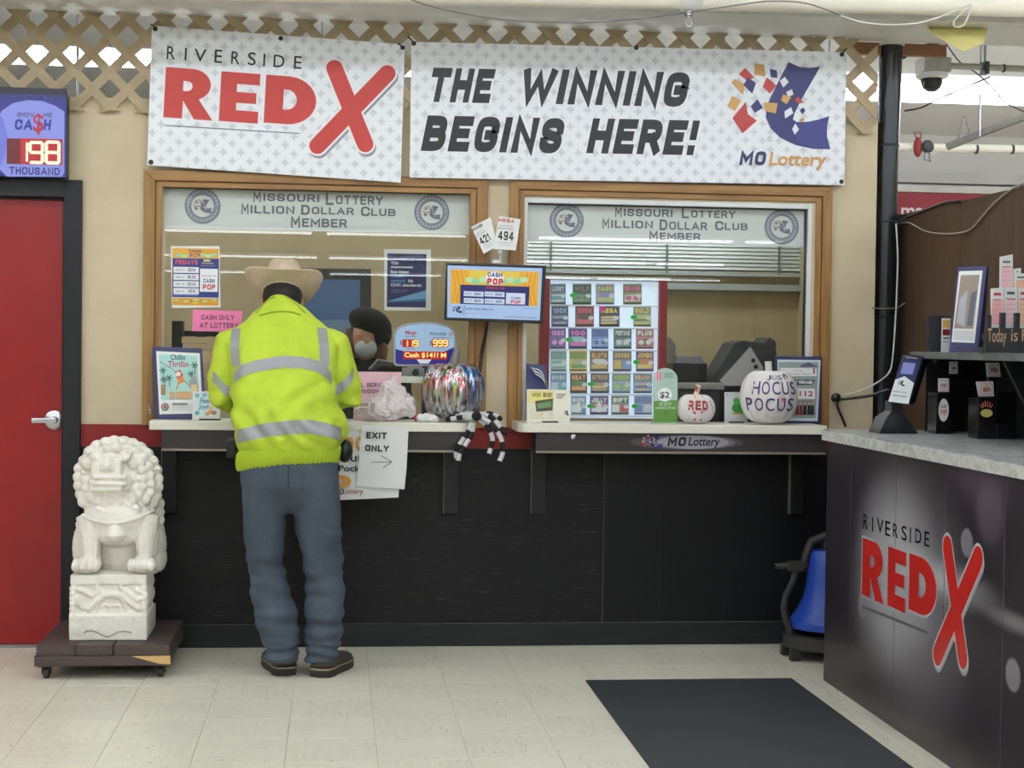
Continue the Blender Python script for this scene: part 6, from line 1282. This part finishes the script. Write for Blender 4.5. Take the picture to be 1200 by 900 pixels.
# lion
mb = MB(); TZ = .412
def L(px, py, y): return W(px, py, y)
def E_(px, py, y, r, n=14, m=10, rot=None): mb.ell(L(px, py, y), r, n, m, rot=rot)
E_(141, 628, -.38, (.13, .10, .19)); E_(140, 606, -.46, (.150, .11, .105)); E_(138, 620, -.46, (.115, .10, .075)); E_(138, 590, -.45, (.145, .10, .10)); E_(140, 648, -.35, (.12, .09, .13)); E_(180, 640, -.35, (.055, .12, .12)); E_(98, 640, -.35, (.045, .11, .11))
E_(186, 655, -.36, (.035, .11, .055)); mb.box(-1.03, -.79, -.40, -.30, TZ-.01, .55)
for px, s in ((106, -1), (171, 1)):
    mb.tube([L(px, 606, -.47), L(px-1*s, 628, -.50), L(px-1*s, 648, -.50), L(px-3*s, 664, -.505)], [.060, .046, .036, .038], 14)
    mb.tube([L(px+6*s, 612, -.45), L(px+5*s, 640, -.46), L(px+4*s, 664, -.46)], [.042, .032, .028], 12)
    pc = L(px-4*s if s > 0 else px-4, 672, -.55); pc.z = TZ+.034; mb.ell(pc, (.058, .055, .036), 14, 10)
    for k in range(4): q = Vector((pc.x-.042+.028*k, pc.y-.042, TZ+.036)); mb.ell(q, (.0165, .026, .024), 10, 8); mb.ell(q+Vector((0, .01, .018)), (.013, .016, .012), 8, 6)
    mb.tube([L(px-6*s, 622, -.535), L(px-6*s, 655, -.54)], [.010, .008], 8)
E_(138, 560, -.44, (.150, .13, .135), 20, 14)
E_(128, 551, -.50, (.085, .08, .075)); E_(128, 546, -.555, (.062, .05, .045)); mb.box(L(111, 0, -.59).x, L(146, 0, -.59).x, -.595, -.50, L(128, 559, -.59).z, L(128, 537, -.59).z)
E_(126, 545, -.595, (.026, .025, .026)); E_(121, 549, -.598, (.014, .014, .011)); E_(131, 549, -.598, (.014, .014, .011)); E_(126, 538, -.585, (.017, .02, .02))
mb.box(L(109, 0, -.58).x, L(147, 0, -.58).x, -.590, -.48, L(128, 576, -.58).z, L(128, 564, -.58).z)
for k in range(7): E_(112+5.5*k, 559.5, -.592, (.012, .012, .010), 8, 6); E_(111+5.8*k, 567, -.588, (.012, .012, .009), 8, 6)
mb.tube([L(147, 556, -.575), L(151, 565, -.56), L(148, 574, -.555)], [.014, .018, .014], 8); mb.tube([L(109, 558, -.575), L(107, 566, -.56), L(109, 573, -.555)], [.014, .016, .014], 8); mb.tube([L(150, 570, -.55), L(156, 560, -.54), L(158, 550, -.53)], [.014, .014, .012], 8)
for px, s in ((112, -1), (147, 1)):
    E_(px, 536, -.575, (.024, .024, .018)); E_(px, 536.5, -.597, (.010, .008, .010)); mb.tube([L(px-7*s, 533, -.565), L(px, 529.5, -.57), L(px+8*s, 531, -.55)], [.010, .013, .010], 8); E_(px+9*s, 543, -.535, (.028, .03, .03)); mb.tube([L(px+8*s, 535, -.53), L(px+16*s, 538, -.51), L(px+14*s, 546, -.51), L(px+7*s, 549, -.52)], [.012, .016, .014, .010], 8)
rnd = random.Random(3)
curl = [(100, 540), (106, 530), (114, 523), (124, 519.5), (134, 517.5), (145, 518), (155, 520.5), (164, 525), (172, 532), (178, 541), (182, 551), (183.5, 561), (183.5, 571), (182, 581), (178, 589), (94.5, 549), (93.5, 559), (94, 569), (96, 579), (99, 588)]
for px, py in curl:
    for y, f in ((-.44, 1), (-.38, 1)): E_(px, py, y+rnd.uniform(-.01, .01), (.030*f, .034, .027*f), 10, 8)
for px, py in ((107, 538), (116, 530), (126, 526.5), (137, 525), (148, 526), (158, 530), (167, 537), (173, 547), (175.5, 557), (176, 567), (175, 577), (170, 585), (101, 552), (101, 562), (102, 572), (105, 582)): E_(px, py, -.51, (.026, .026, .024), 10, 8)
for px, py in ((166, 551), (167, 561), (166, 571), (162, 580), (155, 586), (164, 542), (158, 572), (157, 561)): E_(px, py, -.535, (.023, .02, .021), 10, 8)
for px, py in ((113, 587), (122, 590), (132, 589), (142, 588), (152, 592), (118, 597), (130, 599), (141, 598), (150, 601), (160, 596)): E_(px, py, -.535, (.022, .02, .016), 10, 8)
for k in range(5): E_(185, 590+10*k, -.33, (.03, .035, .028), 10, 8)
body = bmobj(remesh(mb, .0048, 1, lambda p: .0016*noise.noise(p*70)), 'lion_body', MARB, li); BL = bvh(body)
def lay(P, r, name, n=8, off=.3):
    pts = []
    for i in range(len(P)-1):
        for k in range(n):
            x = P[i][0]+(P[i+1][0]-P[i][0])*k/n; y = P[i][1]+(P[i+1][1]-P[i][1])*k/n; h_ = BL.ray_cast(W(x, y, -1.2), ray(x, y).normalized())
            if h_[0] and h_[0].y < -.33: pts.append(h_[0]+h_[1]*r*off)
    if len(pts) > 2: MB().tube(pts, r, 8).obj(name, MARB, li, smooth='all')
lay([(95, 603), (108, 609), (124, 612.5), (140, 612.5), (158, 608), (172, 602), (180, 598)], .009, 'collar_strap')
h_ = BL.ray_cast(W(135, 622, -1.2), ray(135, 622).normalized()); hp = (h_[0] if h_[0] else W(135, 622, -.55))+Vector((0, .012, 0))
MB().lathe([(.0, .055), (.018, .052), (.026, .03), (.040, .0), (.046, -.02), (.042, -.026), (.03, -.04), (0, -.048)], hp, 20).obj('collar_bell', MARB, li, smooth=True)

# ================================================================== BLUE BELL
bx, by = W(962, 690, -.36).x+.02, -.36
be = thing('farm_bell', 'blue bell in a dark cast iron yoke standing behind the end of the black counter', 'bell', (bx, by, 0))
IRON = mat('cast_iron', (58, 56, 54), .6, .3, bump=.3, scale=(40, 40, 40), bdist=.003); zz = lambda py: W(940, py, by).z
zl = zz(735); ztp = zz(644); R_ = bx-W(927, 720, by).x; Hh = ztp-zl
MB().lathe([(.0, ztp), (R_*.42, ztp-.002), (R_*.50, ztp-Hh*.06), (R_*.52, ztp-Hh*.25), (R_*.56, ztp-Hh*.45), (R_*.64, ztp-Hh*.62), (R_*.80, ztp-Hh*.76), (R_*.97, ztp-Hh*.88), (R_, ztp-Hh*.93), (R_*.98, zl), (R_*.88, zl+.004), (R_*.6, zl+Hh*.3), (0, zl+Hh*.5)], (bx, by, 0), 40).obj('bell_body', mat('blue_enamel', (34, 70, 170), .35, var=(50, 90, 190), scale=(10, 10, 10), p0=.5, p1=.9), be, smooth=True)
MB().tube([(bx, by, zl+Hh*.5), (bx, by, zl+.03)], [.006, .012], 8).obj('clapper', IRON, be)
ya = zz(663); yo = MB(); rx = bx-W(945, 650, by).x
yo.tube([(bx-rx-.012, by, ya), (bx-rx, by, ya+.05), (bx-rx*.75, by, ztp+.035), (bx, by, ztp+.062), (bx+rx*.75, by, ztp+.035), (bx+rx, by, ya+.05), (bx+rx+.012, by, ya)], .021, 10); yo.tube([(bx, by, ztp-.004), (bx, by, ztp+.06)], .018, 8)
xe = W(908, 662, by).x; yo.tube([(xe, by, ya), (xe+.05, by, ya), (bx-rx, by, ya)], [.013, .016, .022], 10); yo.tube([(bx+rx, by, ya), (2*bx-xe, by, ya)], [.022, .013], 10); yo.obj('yoke', IRON, be, smooth=True)
for s in (-1, 1):
    m_ = lambda px, py: Vector((bx+s*(bx-W(px, py, by).x), by, zz(py)))
    MB().tube([m_(933, 664), m_(930, 680), m_(921, 697), m_(918, 712), m_(921, 726), m_(926, 738), m_(926, 748)], [.017, .016, .015, .016, .017, .018, .02], 10).obj('upright', IRON, be, smooth='all'); c = m_(932, 662); MB().box(c.x-.035, c.x+.035, by-.024, by+.024, ya-.022, ya+.022).obj('bearing_block', IRON, be, bevel=.004)
xl = W(919, 750, by).x; ft = MB(); rg = []
zf1 = zz(742); zf0 = zz(757)
ft.lathe([(bx-xl-.06, zf0+.0), (bx-xl, zf0), (bx-xl, zf1), (bx-xl-.06, zf1), (bx-xl-.06, zf0)], (bx, by, 0), 32); ft.obj('base_ring', IRON, be, smooth=True)
for s in (-1, 1):
    for d in (-1, 1): c = (bx+s*(bx-xl-.03), by+d*.07); MB().box(c[0]-.022, c[0]+.022, c[1]-.022, c[1]+.022, .0005, zf0+.004).obj('foot', IRON, be, bevel=.003)

# ================================================================== CHECKOUT COUNTER ON THE RIGHT
CX0, CY0 = 2.037, -.842; CT = 1.048
ctr = thing('store_counter', 'black counter with store name graphic and grey marbled top on the right', 'counter', (2.35, -1.8, 0))
def gfx():
    m = bpy.data.materials.new('bokeh_graphic'); m.use_nodes = True; nt = m.node_tree; b = nt.nodes['Principled BSDF']; N = nt.nodes.new; L_ = nt.links.new
    tc = N('ShaderNodeTexCoord'); base = N('ShaderNodeRGB'); base.outputs[0].default_value = lin((50, 44, 50)); cur = base.outputs[0]
    def spot(y, z, ry, rz, col_, soft=.9, wt=1.0):
        nonlocal cur
        sub = N('ShaderNodeVectorMath'); sub.operation = 'SUBTRACT'; sub.inputs[1].default_value = (0, y, z); L_(tc.outputs['Object'], sub.inputs[0])
        mul = N('ShaderNodeVectorMath'); mul.operation = 'MULTIPLY'; mul.inputs[1].default_value = (0, 1/ry, 1/rz); L_(sub.outputs[0], mul.inputs[0])
        ln = N('ShaderNodeVectorMath'); ln.operation = 'LENGTH'; L_(mul.outputs[0], ln.inputs[0])
        mr = N('ShaderNodeMapRange'); mr.interpolation_type = 'SMOOTHSTEP'; mr.inputs[1].default_value = 1-soft; mr.inputs[2].default_value = 1; mr.inputs[3].default_value = wt; mr.inputs[4].default_value = 0; L_(ln.outputs['Value'], mr.inputs[0])
        mx = N('ShaderNodeMix'); mx.data_type = 'RGBA'; L_(mr.outputs[0], mx.inputs[0]); L_(cur, mx.inputs[6]); mx.inputs[7].default_value = lin(col_); cur = mx.outputs[2]
    def sp2(px, py, rpy, rpx_to, col_, soft=.9, wt=1.0):
        c = S(px, py, CX0); e = S(px+rpx_to, py, CX0); v = S(px, py-rpy, CX0); spot(c.y, c.z, abs(c.y-e.y), abs(v.z-c.z), col_, soft, wt)
    sp2(1060, 690, 190, 95, (150, 144, 152), 1.0, .95); sp2(1048, 660, 130, 62, (196, 194, 198), 1.0, .85); sp2(1040, 720, 80, 60, (190, 188, 192), 1.0, .5); sp2(1100, 678, 34, 90, (200, 198, 202), 1, .75); sp2(1150, 560, 60, 60, (96, 80, 96), 1, .8); sp2(1160, 600, 50, 22, (110, 94, 108), .5, .6)
    for px, py, r, rx in ((1133, 636, 19, 8), (1011, 712, 15, 6), (1187, 791, 22, 10)): sp2(px, py, r, rx, (150, 146, 152), .25, .8)
    sp2(1190, 730, 18, 60, (150, 146, 150), 1, .7); sp2(1090, 800, 70, 60, (104, 98, 104), 1, .6)
    L_(cur, b.inputs['Base Color']); b.inputs['Roughness'].default_value = .33; return m
MB().box(CX0, CX0+.62, -4.2, CY0, .0005, 1.003).obj('body', gfx(), ctr)
for py_ in ((997, 1.0),): pass
a = Art((CX0, 0, 0), (0, -1, 0), (0, 0, 1), lift=.0012)
for ch, x0, y0, x1, y1 in (('R', 1012, 602, 1017, 621), ('I', 1022.5, 606, 1023.3, 623), ('V', 1028, 607, 1035.5, 626), ('E', 1038, 610, 1043.5, 629), ('R', 1047, 613, 1052.5, 631), ('S', 1057, 615.5, 1063, 634.5), ('I', 1066.8, 618, 1067.6, 636), ('D', 1073, 619, 1080, 638), ('E', 1084, 622, 1089.5, 641.5)): a.text(ch, x0, y0, x1, y1, (30, 28, 32), .004)
redx(a, {'R': (1011.5, 630, 1036, 708.5), 'E': (1041.5, 640, 1061.5, 719), 'D': (1066.5, 648, 1097.5, 728.5)}, [((1111, 641), (1129, 770)), ((1147, 654), (1099.5, 767))], (214, 46, 40), (176, 176, 182), (200, 198, 202), r=.039)
a.line([(1012, 711), (1087, 741)], 1.0, (120, 118, 124)); a.obj('lettering', PRINTG, ctr)
for px in (997, 1050, 1108, 1178):
    p_ = S(px, 600, CX0); MB().box(CX0-.0008, CX0+.001, p_.y-.001, p_.y+.001, .02, 1.0).obj('panel_seam', mat('seam_grey', (96, 90, 94), .5), ctr)
MARBT = mat('grey_marble_laminate', (120, 124, 124), .3, var=(196, 200, 198), scale=(22, 9, 22), p0=.38, p1=.68, detail=8, nrough=.7)
MB().box(CX0-.018, CX0+.64, -4.2, CY0+.004, 1.004, CT).obj('countertop', MARBT, ctr, bevel=.005)
MB().box(CX0-.0245, CX0-.0182, -4.2, CY0+.004, 1.003, CT-.006).obj('edge_band', mat('pale_marble_edge', (176, 178, 174), .4, var=(214, 214, 208), scale=(40, 30, 40), p0=.35, p1=.6, detail=8), ctr)
CZ = CT+.0005
# brown partition
pn = thing('wood_partition', 'tall brown wood panel partition behind the counter displays', 'partition', (2.75, -1.2, 0))
BRW = mat('brown_veneer', (94, 70, 52), .55, var=(78, 58, 44), scale=(30, 30, 2), p0=.35, p1=.7)
for y0, y1 in ((-.62, .12), (-1.36, -.622), (-2.4, -1.362), (-3.6, -2.402)): MB().box(2.682, 2.72, y0, y1, 0, 2.03).obj('panel', BRW, pn, bevel=.001)
MB().box(2.632, 2.70, .125, .15, 0, 2.03).obj('corner_board', BLACKM, pn)
# low riser shelf on the counter
RZ = 1.374; RX = S(1066, 412, 2.36)
rs = thing('riser_shelf', 'black riser shelf with grey marbled top standing on the counter', 'shelf', (2.5, -1.8, CZ))
yE = W(1066, 408, -.93).y; xE = W(1066, 408, -.93).x
MB().box(xE, 2.672, -4.1, -.93, RZ-.028, RZ).obj('top_board', mat('dark_marble_laminate', (92, 95, 95), .35, var=(130, 134, 133), scale=(22, 9, 22), p0=.4, p1=.7, detail=8), rs, bevel=.003)
MB().box(2.63, 2.672, -4.1, -.96, CZ, RZ-.0285).obj('back_panel', BLACKP, rs); MB().box(xE+.06, 2.629, -.965, -.945, CZ, RZ-.0285).obj('end_panel', BLACKP, rs)
d0 = S(1155, 421, 2.52); d1 = S(1196, 467, 2.52); MB().prism([(2.40, -1.74, RZ-.029), (2.629, -1.74, RZ-.029), (2.629, -1.74, CZ), (2.56, -1.74, CZ)], (0, -.02, 0)).obj('divider', BLACKP, rs)
c = W(1095, 423, -.94); MB().lathe([(.004, 0), (.009, .001), (.009, .004), (.004, .004)], W(1095, 423, -.967), 12, axis=(0, -1, 0)).obj('grommet', mat('brass', (150, 130, 80), .4, .6), rs)
# ticket checker
tk = thing('ticket_checker', 'black and white ticket checker device tilted on its stand on the counter', 'scanner', (2.22, -1.12, CZ))
fb = -1.17; ft_ = -1.10; F0 = [W(1039.5, 472, fb), W(1066, 475, fb-.005), W(1083.5, 418, ft_), W(1057, 415, ft_)]
d = Vector((.055, .085, .0)); MB().hexa(F0, [v+d for v in F0]).obj('head', BLACKP, tk, bevel=.012)
u = (F0[1]-F0[0]); n = u.cross(F0[3]-F0[0]).normalized()
a = onface([v-n*0 + (n if n.y < 0 else -n)*.0015 for v in F0]); 
a.poly([(1041, 470.5), (1064.5, 473.5), (1071, 449), (1060, 441), (1049, 445)], (224, 228, 228)); a.poly([(1049, 445), (1060, 441), (1071, 449), (1080.5, 421), (1059, 418)], (44, 52, 92)); a.poly([(1058.5, 424.5), (1073, 426), (1069, 439), (1055, 438)], (130, 136, 200)); a.text('Ticket Check', 1061, 417.8, 1075, 420.8, (220, 222, 230), .02)
logo(a, 1052, 445.5, 1060, 453, {k: (40, 60, 70) for k in 'brow'}, False); a.text('CHECK YOUR', 1046, 458, 1062, 461, (40, 40, 50), .04); a.text('TICKETS HERE', 1045, 462.5, 1062, 465.8, (40, 40, 50), .04); a.obj('face_print', PRINTG, tk)
fm = MB(); b0 = (F0[0]+F0[1])/2
fm.loft([[b0+Vector((sx*.02, sy, dz)) for sx, sy in ((-1, .02), (1, .02), (1, .10), (-1, .10))] for dz in (.01, -.03)] + [[Vector((b0.x+sx*w_, b0.y+oy+sy, z)) for sx, sy in ((-1, .0), (1, .0), (1, .13), (-1, .13))] for w_, oy, z in ((.045, .01, CZ+.06), (.062, .0, CZ+.03), (.078, -.01, CZ+.006), (.078, -.01, CZ))]); fm.obj('stand', mat('smoky_plastic', (36, 36, 40), .2), tk, smooth=True)
# slip dispensers on the counter
def dispenser(name, label, px0, px1, ptop, pbot, y, oval):
    b = W((px0+px1)/2, pbot, y); t = thing(name, label, 'dispenser', (b.x, y, CZ)); x0, x1 = W(px0, pbot, y).x, W(px1, pbot, y).x; zt = W(px0, ptop, y).z
    MB().box(x0, x1, y, y+.10, CZ, zt).obj('tower', mat('black_acrylic', (26, 26, 28), .15), t, bevel=.002)
    MB().box(x0-.006, x1+.004, y-.012, y-.0005, CZ, CZ+(zt-CZ)*.22).obj('front_lip', MATS['black_acrylic'], t)
    return t, x0, x1, zt
y = G(1105, 507, CT).y-.02
t, x0, x1, zt = dispenser('slip_dispenser', 'black acrylic slip dispenser with an oval red and white cash sticker', 1097, 1112, 460, 508, -1.16, 0)
a = Art((0, -1.16, 0), lift=.0125); a.ell(1104.5, 480.5, 6, 13.5, (232, 228, 226), 28); a.text('CASH', 1101, 474, 1108, 478, (60, 60, 70), .03); a.text('POP', 1101, 480, 1108, 486, (206, 60, 60), .05); a.obj('sticker', PRINT, t)
def stack(label, C, y, body, hc, tx):
    q = [W(*p, y) for p in C]; t = thing('slip_stack', label, 'paper stack', (q[0]+q[1])/2, 'slips in the counter dispensers'); MB().hexa(q, [v+Vector((.012, .035, 0)) for v in q]).obj('slips', mat('slip_paper', (232, 222, 220), .6), t)
    a = onface(q); w_ = (q[1]-q[0]).length; h_ = (q[3]-q[0]).length; a.rectuv(w_*.1, h_*.12, w_*.9, h_*.88, body); a.rectuv(w_*.16, h_*.2, w_*.84, h_*.8, (236, 226, 222)); a.elluv(w_*.5, h_*.5, w_*.2, h_*.2, hc, 12); a.textuv(tx, w_*.25, h_*.3, w_*.75, h_*.6, (190, 60, 60), .04); a.obj('print', PRINT, t)
stack('white and red cash slips on the left counter dispenser', ((1099.5, 459), (1112, 459), (1112, 443.5), (1099.5, 443.5)), -1.15, (226, 200, 200), (230, 220, 214), 'POP')
stack('grey slips standing behind the left counter dispenser', ((1112.5, 438), (1122.5, 438), (1122.5, 424), (1112.5, 424)), -1.09, (190, 180, 176), (170, 160, 156), 'MM')
p0 = W(1117, 439, -1.08); tag(MB().box(p0.x-.012, p0.x+.012, -1.085, -1.04, CZ, p0.z-.001).obj('slip_post', MATS['black_acrylic']), 'black acrylic post carrying the grey slips', 'dispenser')
t, x0, x1, zt = dispenser('slip_dispenser', 'black acrylic slip dispenser with a crowned ball sticker', 1146, 1166, 466, 515, -1.50, 0)
a = Art((0, -1.50, 0), lift=.0125)
for k in range(6): tt = math.radians(35+22*k); a.line([(1154.5+6*math.cos(tt), 480-4*math.sin(tt)), (1154.5+8.5*math.cos(tt), 480-10*math.sin(tt))], 1.1, (226, 120, 100))
a.ell(1154.5, 484, 7.2, 4.8, (206, 196, 112), 20); a.obj('sticker', PRINT, t)
stack('pink bordered play slips on the right counter dispenser', ((1147, 464.5), (1165, 464.5), (1164, 447), (1144, 447.5)), -1.49, (236, 190, 190), (206, 200, 170), 'SM')
t = thing('slip_box', 'black acrylic box beside the crowned dispenser', 'box', W(1179, 517, -1.55)); t.location.z = CZ; p0, p1 = W(1168, 517, -1.52), W(1191, 497, -1.52); MB().box(p0.x, p1.x, -1.52, -1.42, CZ, p1.z).obj('body', MATS['black_acrylic'], t, bevel=.002)
a = Art((0, -1.52, 0), lift=.001); a.ell(1177, 494, 1.6, 2.2, (226, 150, 80), 10); tb = MB(); p0 = W(1168, 497, -1.425); p1 = W(1191, 460, -1.425); MB().box(p0.x, p1.x, -1.43, -1.42, p0.z, p1.z).obj('back_plate', MATS['black_acrylic'], t)
stack('white slips hanging behind the slanted divider', ((1157, 441.5), (1173, 441.5), (1171, 425), (1155.5, 425)), -1.42, (214, 200, 196), (196, 180, 180), 'PB'); p0 = W(1164, 442, -1.42); tag(MB().box(p0.x-.012, p0.x+.012, -1.418, -1.385, CZ, p0.z-.001).obj('slip_post', MATS['black_acrylic']), 'black acrylic post carrying the white slips by the divider', 'dispenser')
# on top of the riser
RZ += .0005
def rz_face(bl, br, tr, tl, yb, lean, dx=0.0):
    B0 = W(*bl, yb); B1 = W(*br, yb+dx); B0.z = B1.z = RZ; h_ = W(*tl, yb).z-RZ; u = (B1-B0).normalized(); n0 = u.cross(Vector((0, 0, 1))); v = (Vector((0, 0, h_))-n0*lean).normalized(); n = u.cross(v); return [B0, B1, onplane(*tr, B0, n), onplane(*tl, B0, n)]
q = rz_face((1112, 408), (1146, 408.5), (1157, 312), (1122, 313), -1.25, .05, -.04); t = wedge('photo_display', 'navy display frame with glare on its photo, standing on the riser shelf', q, (.045, .06, 0), RZ)
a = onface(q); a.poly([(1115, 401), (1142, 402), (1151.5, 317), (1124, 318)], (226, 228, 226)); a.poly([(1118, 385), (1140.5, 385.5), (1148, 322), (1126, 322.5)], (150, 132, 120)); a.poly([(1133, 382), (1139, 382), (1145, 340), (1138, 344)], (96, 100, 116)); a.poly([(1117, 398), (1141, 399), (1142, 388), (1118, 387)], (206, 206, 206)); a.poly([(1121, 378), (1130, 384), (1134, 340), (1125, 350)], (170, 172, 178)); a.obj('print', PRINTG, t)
qs = [q[1], q[1]+Vector((.045, .06, 0)), q[2]+Vector((.045, .06, 0))*.35, q[2]]; a = onface(qs); logo(a, 1150, 390, 1154, 399, {k: (226, 228, 236) for k in 'brow'}, False); a.obj('side_print', PRINT, t)
q = rz_face((1103, 408), (1113, 408), (1114, 373), (1104, 373), -1.12, .01); t = thing('leaflet', 'small yellow and white leaflet on the riser shelf beside the navy frame', 'leaflet', q[0]); MB().hexa(q, [v+Vector((0, .004, 0)) for v in q]).obj('sheet', PAPER, t); a = onface(q); a.poly([(1104.5, 384), (1113, 384), (1113.5, 375), (1105, 375)], (220, 180, 90)); a.poly([(1104.5, 393), (1113, 393), (1113, 386), (1104.5, 386)], (130, 50, 60)); a.rect(1105, 395.5, 1112, 397, (60, 60, 60)); a.rect(1105, 400, 1112, 401, (150, 150, 150)); a.obj('print', PRINTG, t)
p0 = W(1086, 408, -1.02); p1 = W(1114, 370, -1.02); t = thing('black_holder', 'plain dark grey holder at the end of the riser shelf', 'holder', ((p0.x+p1.x)/2, -1.02, RZ)); MB().box(p0.x, p1.x, -1.03, -1.01, RZ, p1.z).obj('back_plate', DKGREY, t, bevel=.002); MB().box(p0.x, p1.x, -1.06, -1.03, RZ, RZ+.01).obj('foot', DKGREY, t)
# today sign with play slips
Y = -1.75; p0 = W(1155, 411, Y); hz = W(1160, 384, Y).z; sg = thing('play_slip_holder', 'dark holder reading Today is with pink play slips in its slots', 'holder', (p0.x+.15, Y, RZ))
MB().box(p0.x, p0.x+.42, Y, Y+.02, RZ, hz).obj('front_board', DKGREY, sg, bevel=.002); MB().box(p0.x, p0.x+.42, Y+.021, Y+.09, RZ, RZ+.02).obj('base', DKGREY, sg)
for k in range(6):
    xk = p0.x+.004+.0535*k; MB().box(xk, xk+.016, Y, Y+.02, hz, hz+.055-.01*(k == 0)).obj('slot_finger', DKGREY, sg)
a = Art((0, Y, 0), lift=.001); a.text('Today', 1157.5, 385, 1179, 406, (214, 172, 130), .0); a.text('is', 1185, 386, 1192.5, 400, (214, 172, 130), .0); a.text('P', 1197.5, 386, 1204, 400, (214, 172, 130), .0); a.obj('lettering', PRINT, sg)
def slip(label, C, y, col_, hd):
    q = [W(*p, y) for p in C]; t = thing('play_slip', label, 'play slip', (q[0]+q[1])/2, 'play slips in the holder'); z0 = RZ+.021
    B = [Vector((q[0].x, y, z0)), Vector((q[1].x, y, z0))]; MB().hexa([B[0], B[1], q[2], q[3]], [v+Vector((0, .006, 0)) for v in (B[0], B[1], q[2], q[3])]).obj('sheet', PAPER, t)
    a = Art((0, y, 0), lift=.0006); (x0, y0), (x1, y1) = C[3], C[2]; yb_ = C[0][1]; hh = yb_-y0
    a.rect(x0+1, y0+hh*.35, x1-1, yb_, col_); a.rect(x0+3, y0+hh*.12, x1-3, y0+hh*.2, hd); a.rect(x0+2, y0+hh*.3, x1-2, y0+hh*.34, (206, 100, 100))
    for k in range(3): a.rect(x0+2, y0+hh*(.45+.14*k), x1-2, y0+hh*(.455+.14*k)+.6, (214, 150, 150))
    a.obj('print', PRINT, t)
slip('tall white and pink play slip standing highest in the holder', ((1173, 338), (1188, 338), (1187, 298), (1172, 301)), Y+.060, (236, 196, 200), (120, 120, 120))
slip('pink play slip in the leftmost slot of the holder', ((1162, 380), (1176, 380), (1176, 337), (1161.5, 338)), Y+.024, (236, 176, 180), (200, 60, 70))
slip('pale pink play slip in the second slot of the holder', ((1178, 380), (1191, 380), (1192, 337), (1177, 336.5)), Y+.032, (240, 206, 210), (90, 90, 100))
slip('white play slip behind the second slot of the holder', ((1188, 336), (1196, 336), (1196.5, 314), (1188, 315)), Y+.068, (230, 220, 220), (130, 130, 130))
slip('orange tinted play slip at the right edge of the holder', ((1194, 380), (1208, 380), (1208, 336), (1193, 337)), Y+.040, (238, 200, 170), (200, 90, 60))
slip('white and orange play slip rising behind the holder at right', ((1189, 346), (1204, 346), (1204, 320), (1189, 321)), Y+.050, (240, 190, 150), (90, 110, 90))
# wires on column and partition
wire('white_cord', [W(x, y, -.02) for x, y in ((1050, 262), (1052, 300), (1051, 340), (1049, 380), (1046, 420))]+[W(1042, 436, -.03), W(1030, 447, -.035), W(1008, 458, -.03), W(988, 463, -.02)], .0038, WWIRE, 'white cord running down beside the black column', 'cord')
wire('extension_cord', [S(x, y, 2.672) for x, y in ((1052, 263), (1065, 261), (1085, 271), (1110, 274), (1135, 270), (1150, 255), (1165, 238), (1185, 222), (1205, 212))], .004, PWIRE, 'pale cord swagging across the brown partition', 'cord')
wire('data_cable', [W(1055, 259, .0)]+[S(x, y, 2.67) for x, y in ((1070, 252), (1095, 242), (1108, 237.5), (1125, 236))], .006, BWIRE, 'dark cord along the top edge of the brown partition', 'cord')
wire('power_cable', [W(1041, 457, -1.04), W(1022, 463, -.8), W(1003, 466, -.5), W(985, 468, -.05), W(979, 467, -.026)], .007, BWIRE, 'black power cable from the ticket checker to the wall plug', 'cable')
wire('drop_cable', [W(979, 467, -.015), W(982, 478, -.03), W(987, 490, -.03), W(991, 500, -.03)], .006, BWIRE, 'black cable dropping from the wall plug behind the counter', 'cable')
c = W(979, 466, 0); tag(MB().lathe([(0, -.002), (.022, 0), (.022, .018), (.012, .026), (0, .026)], c, 16, axis=(0, -1, 0)).obj('wall_plug', BLACKP, smooth=True), 'round black plug on the beige wall left of the column', 'plug')
wire('wall_hook_wire', [W(x, y, -.02) for x, y in ((1022, 361), (1035, 361.5), (1050, 361), (1056, 358), (1060, 355))], .003, GWIRE, 'short wire end sticking out beside the column')
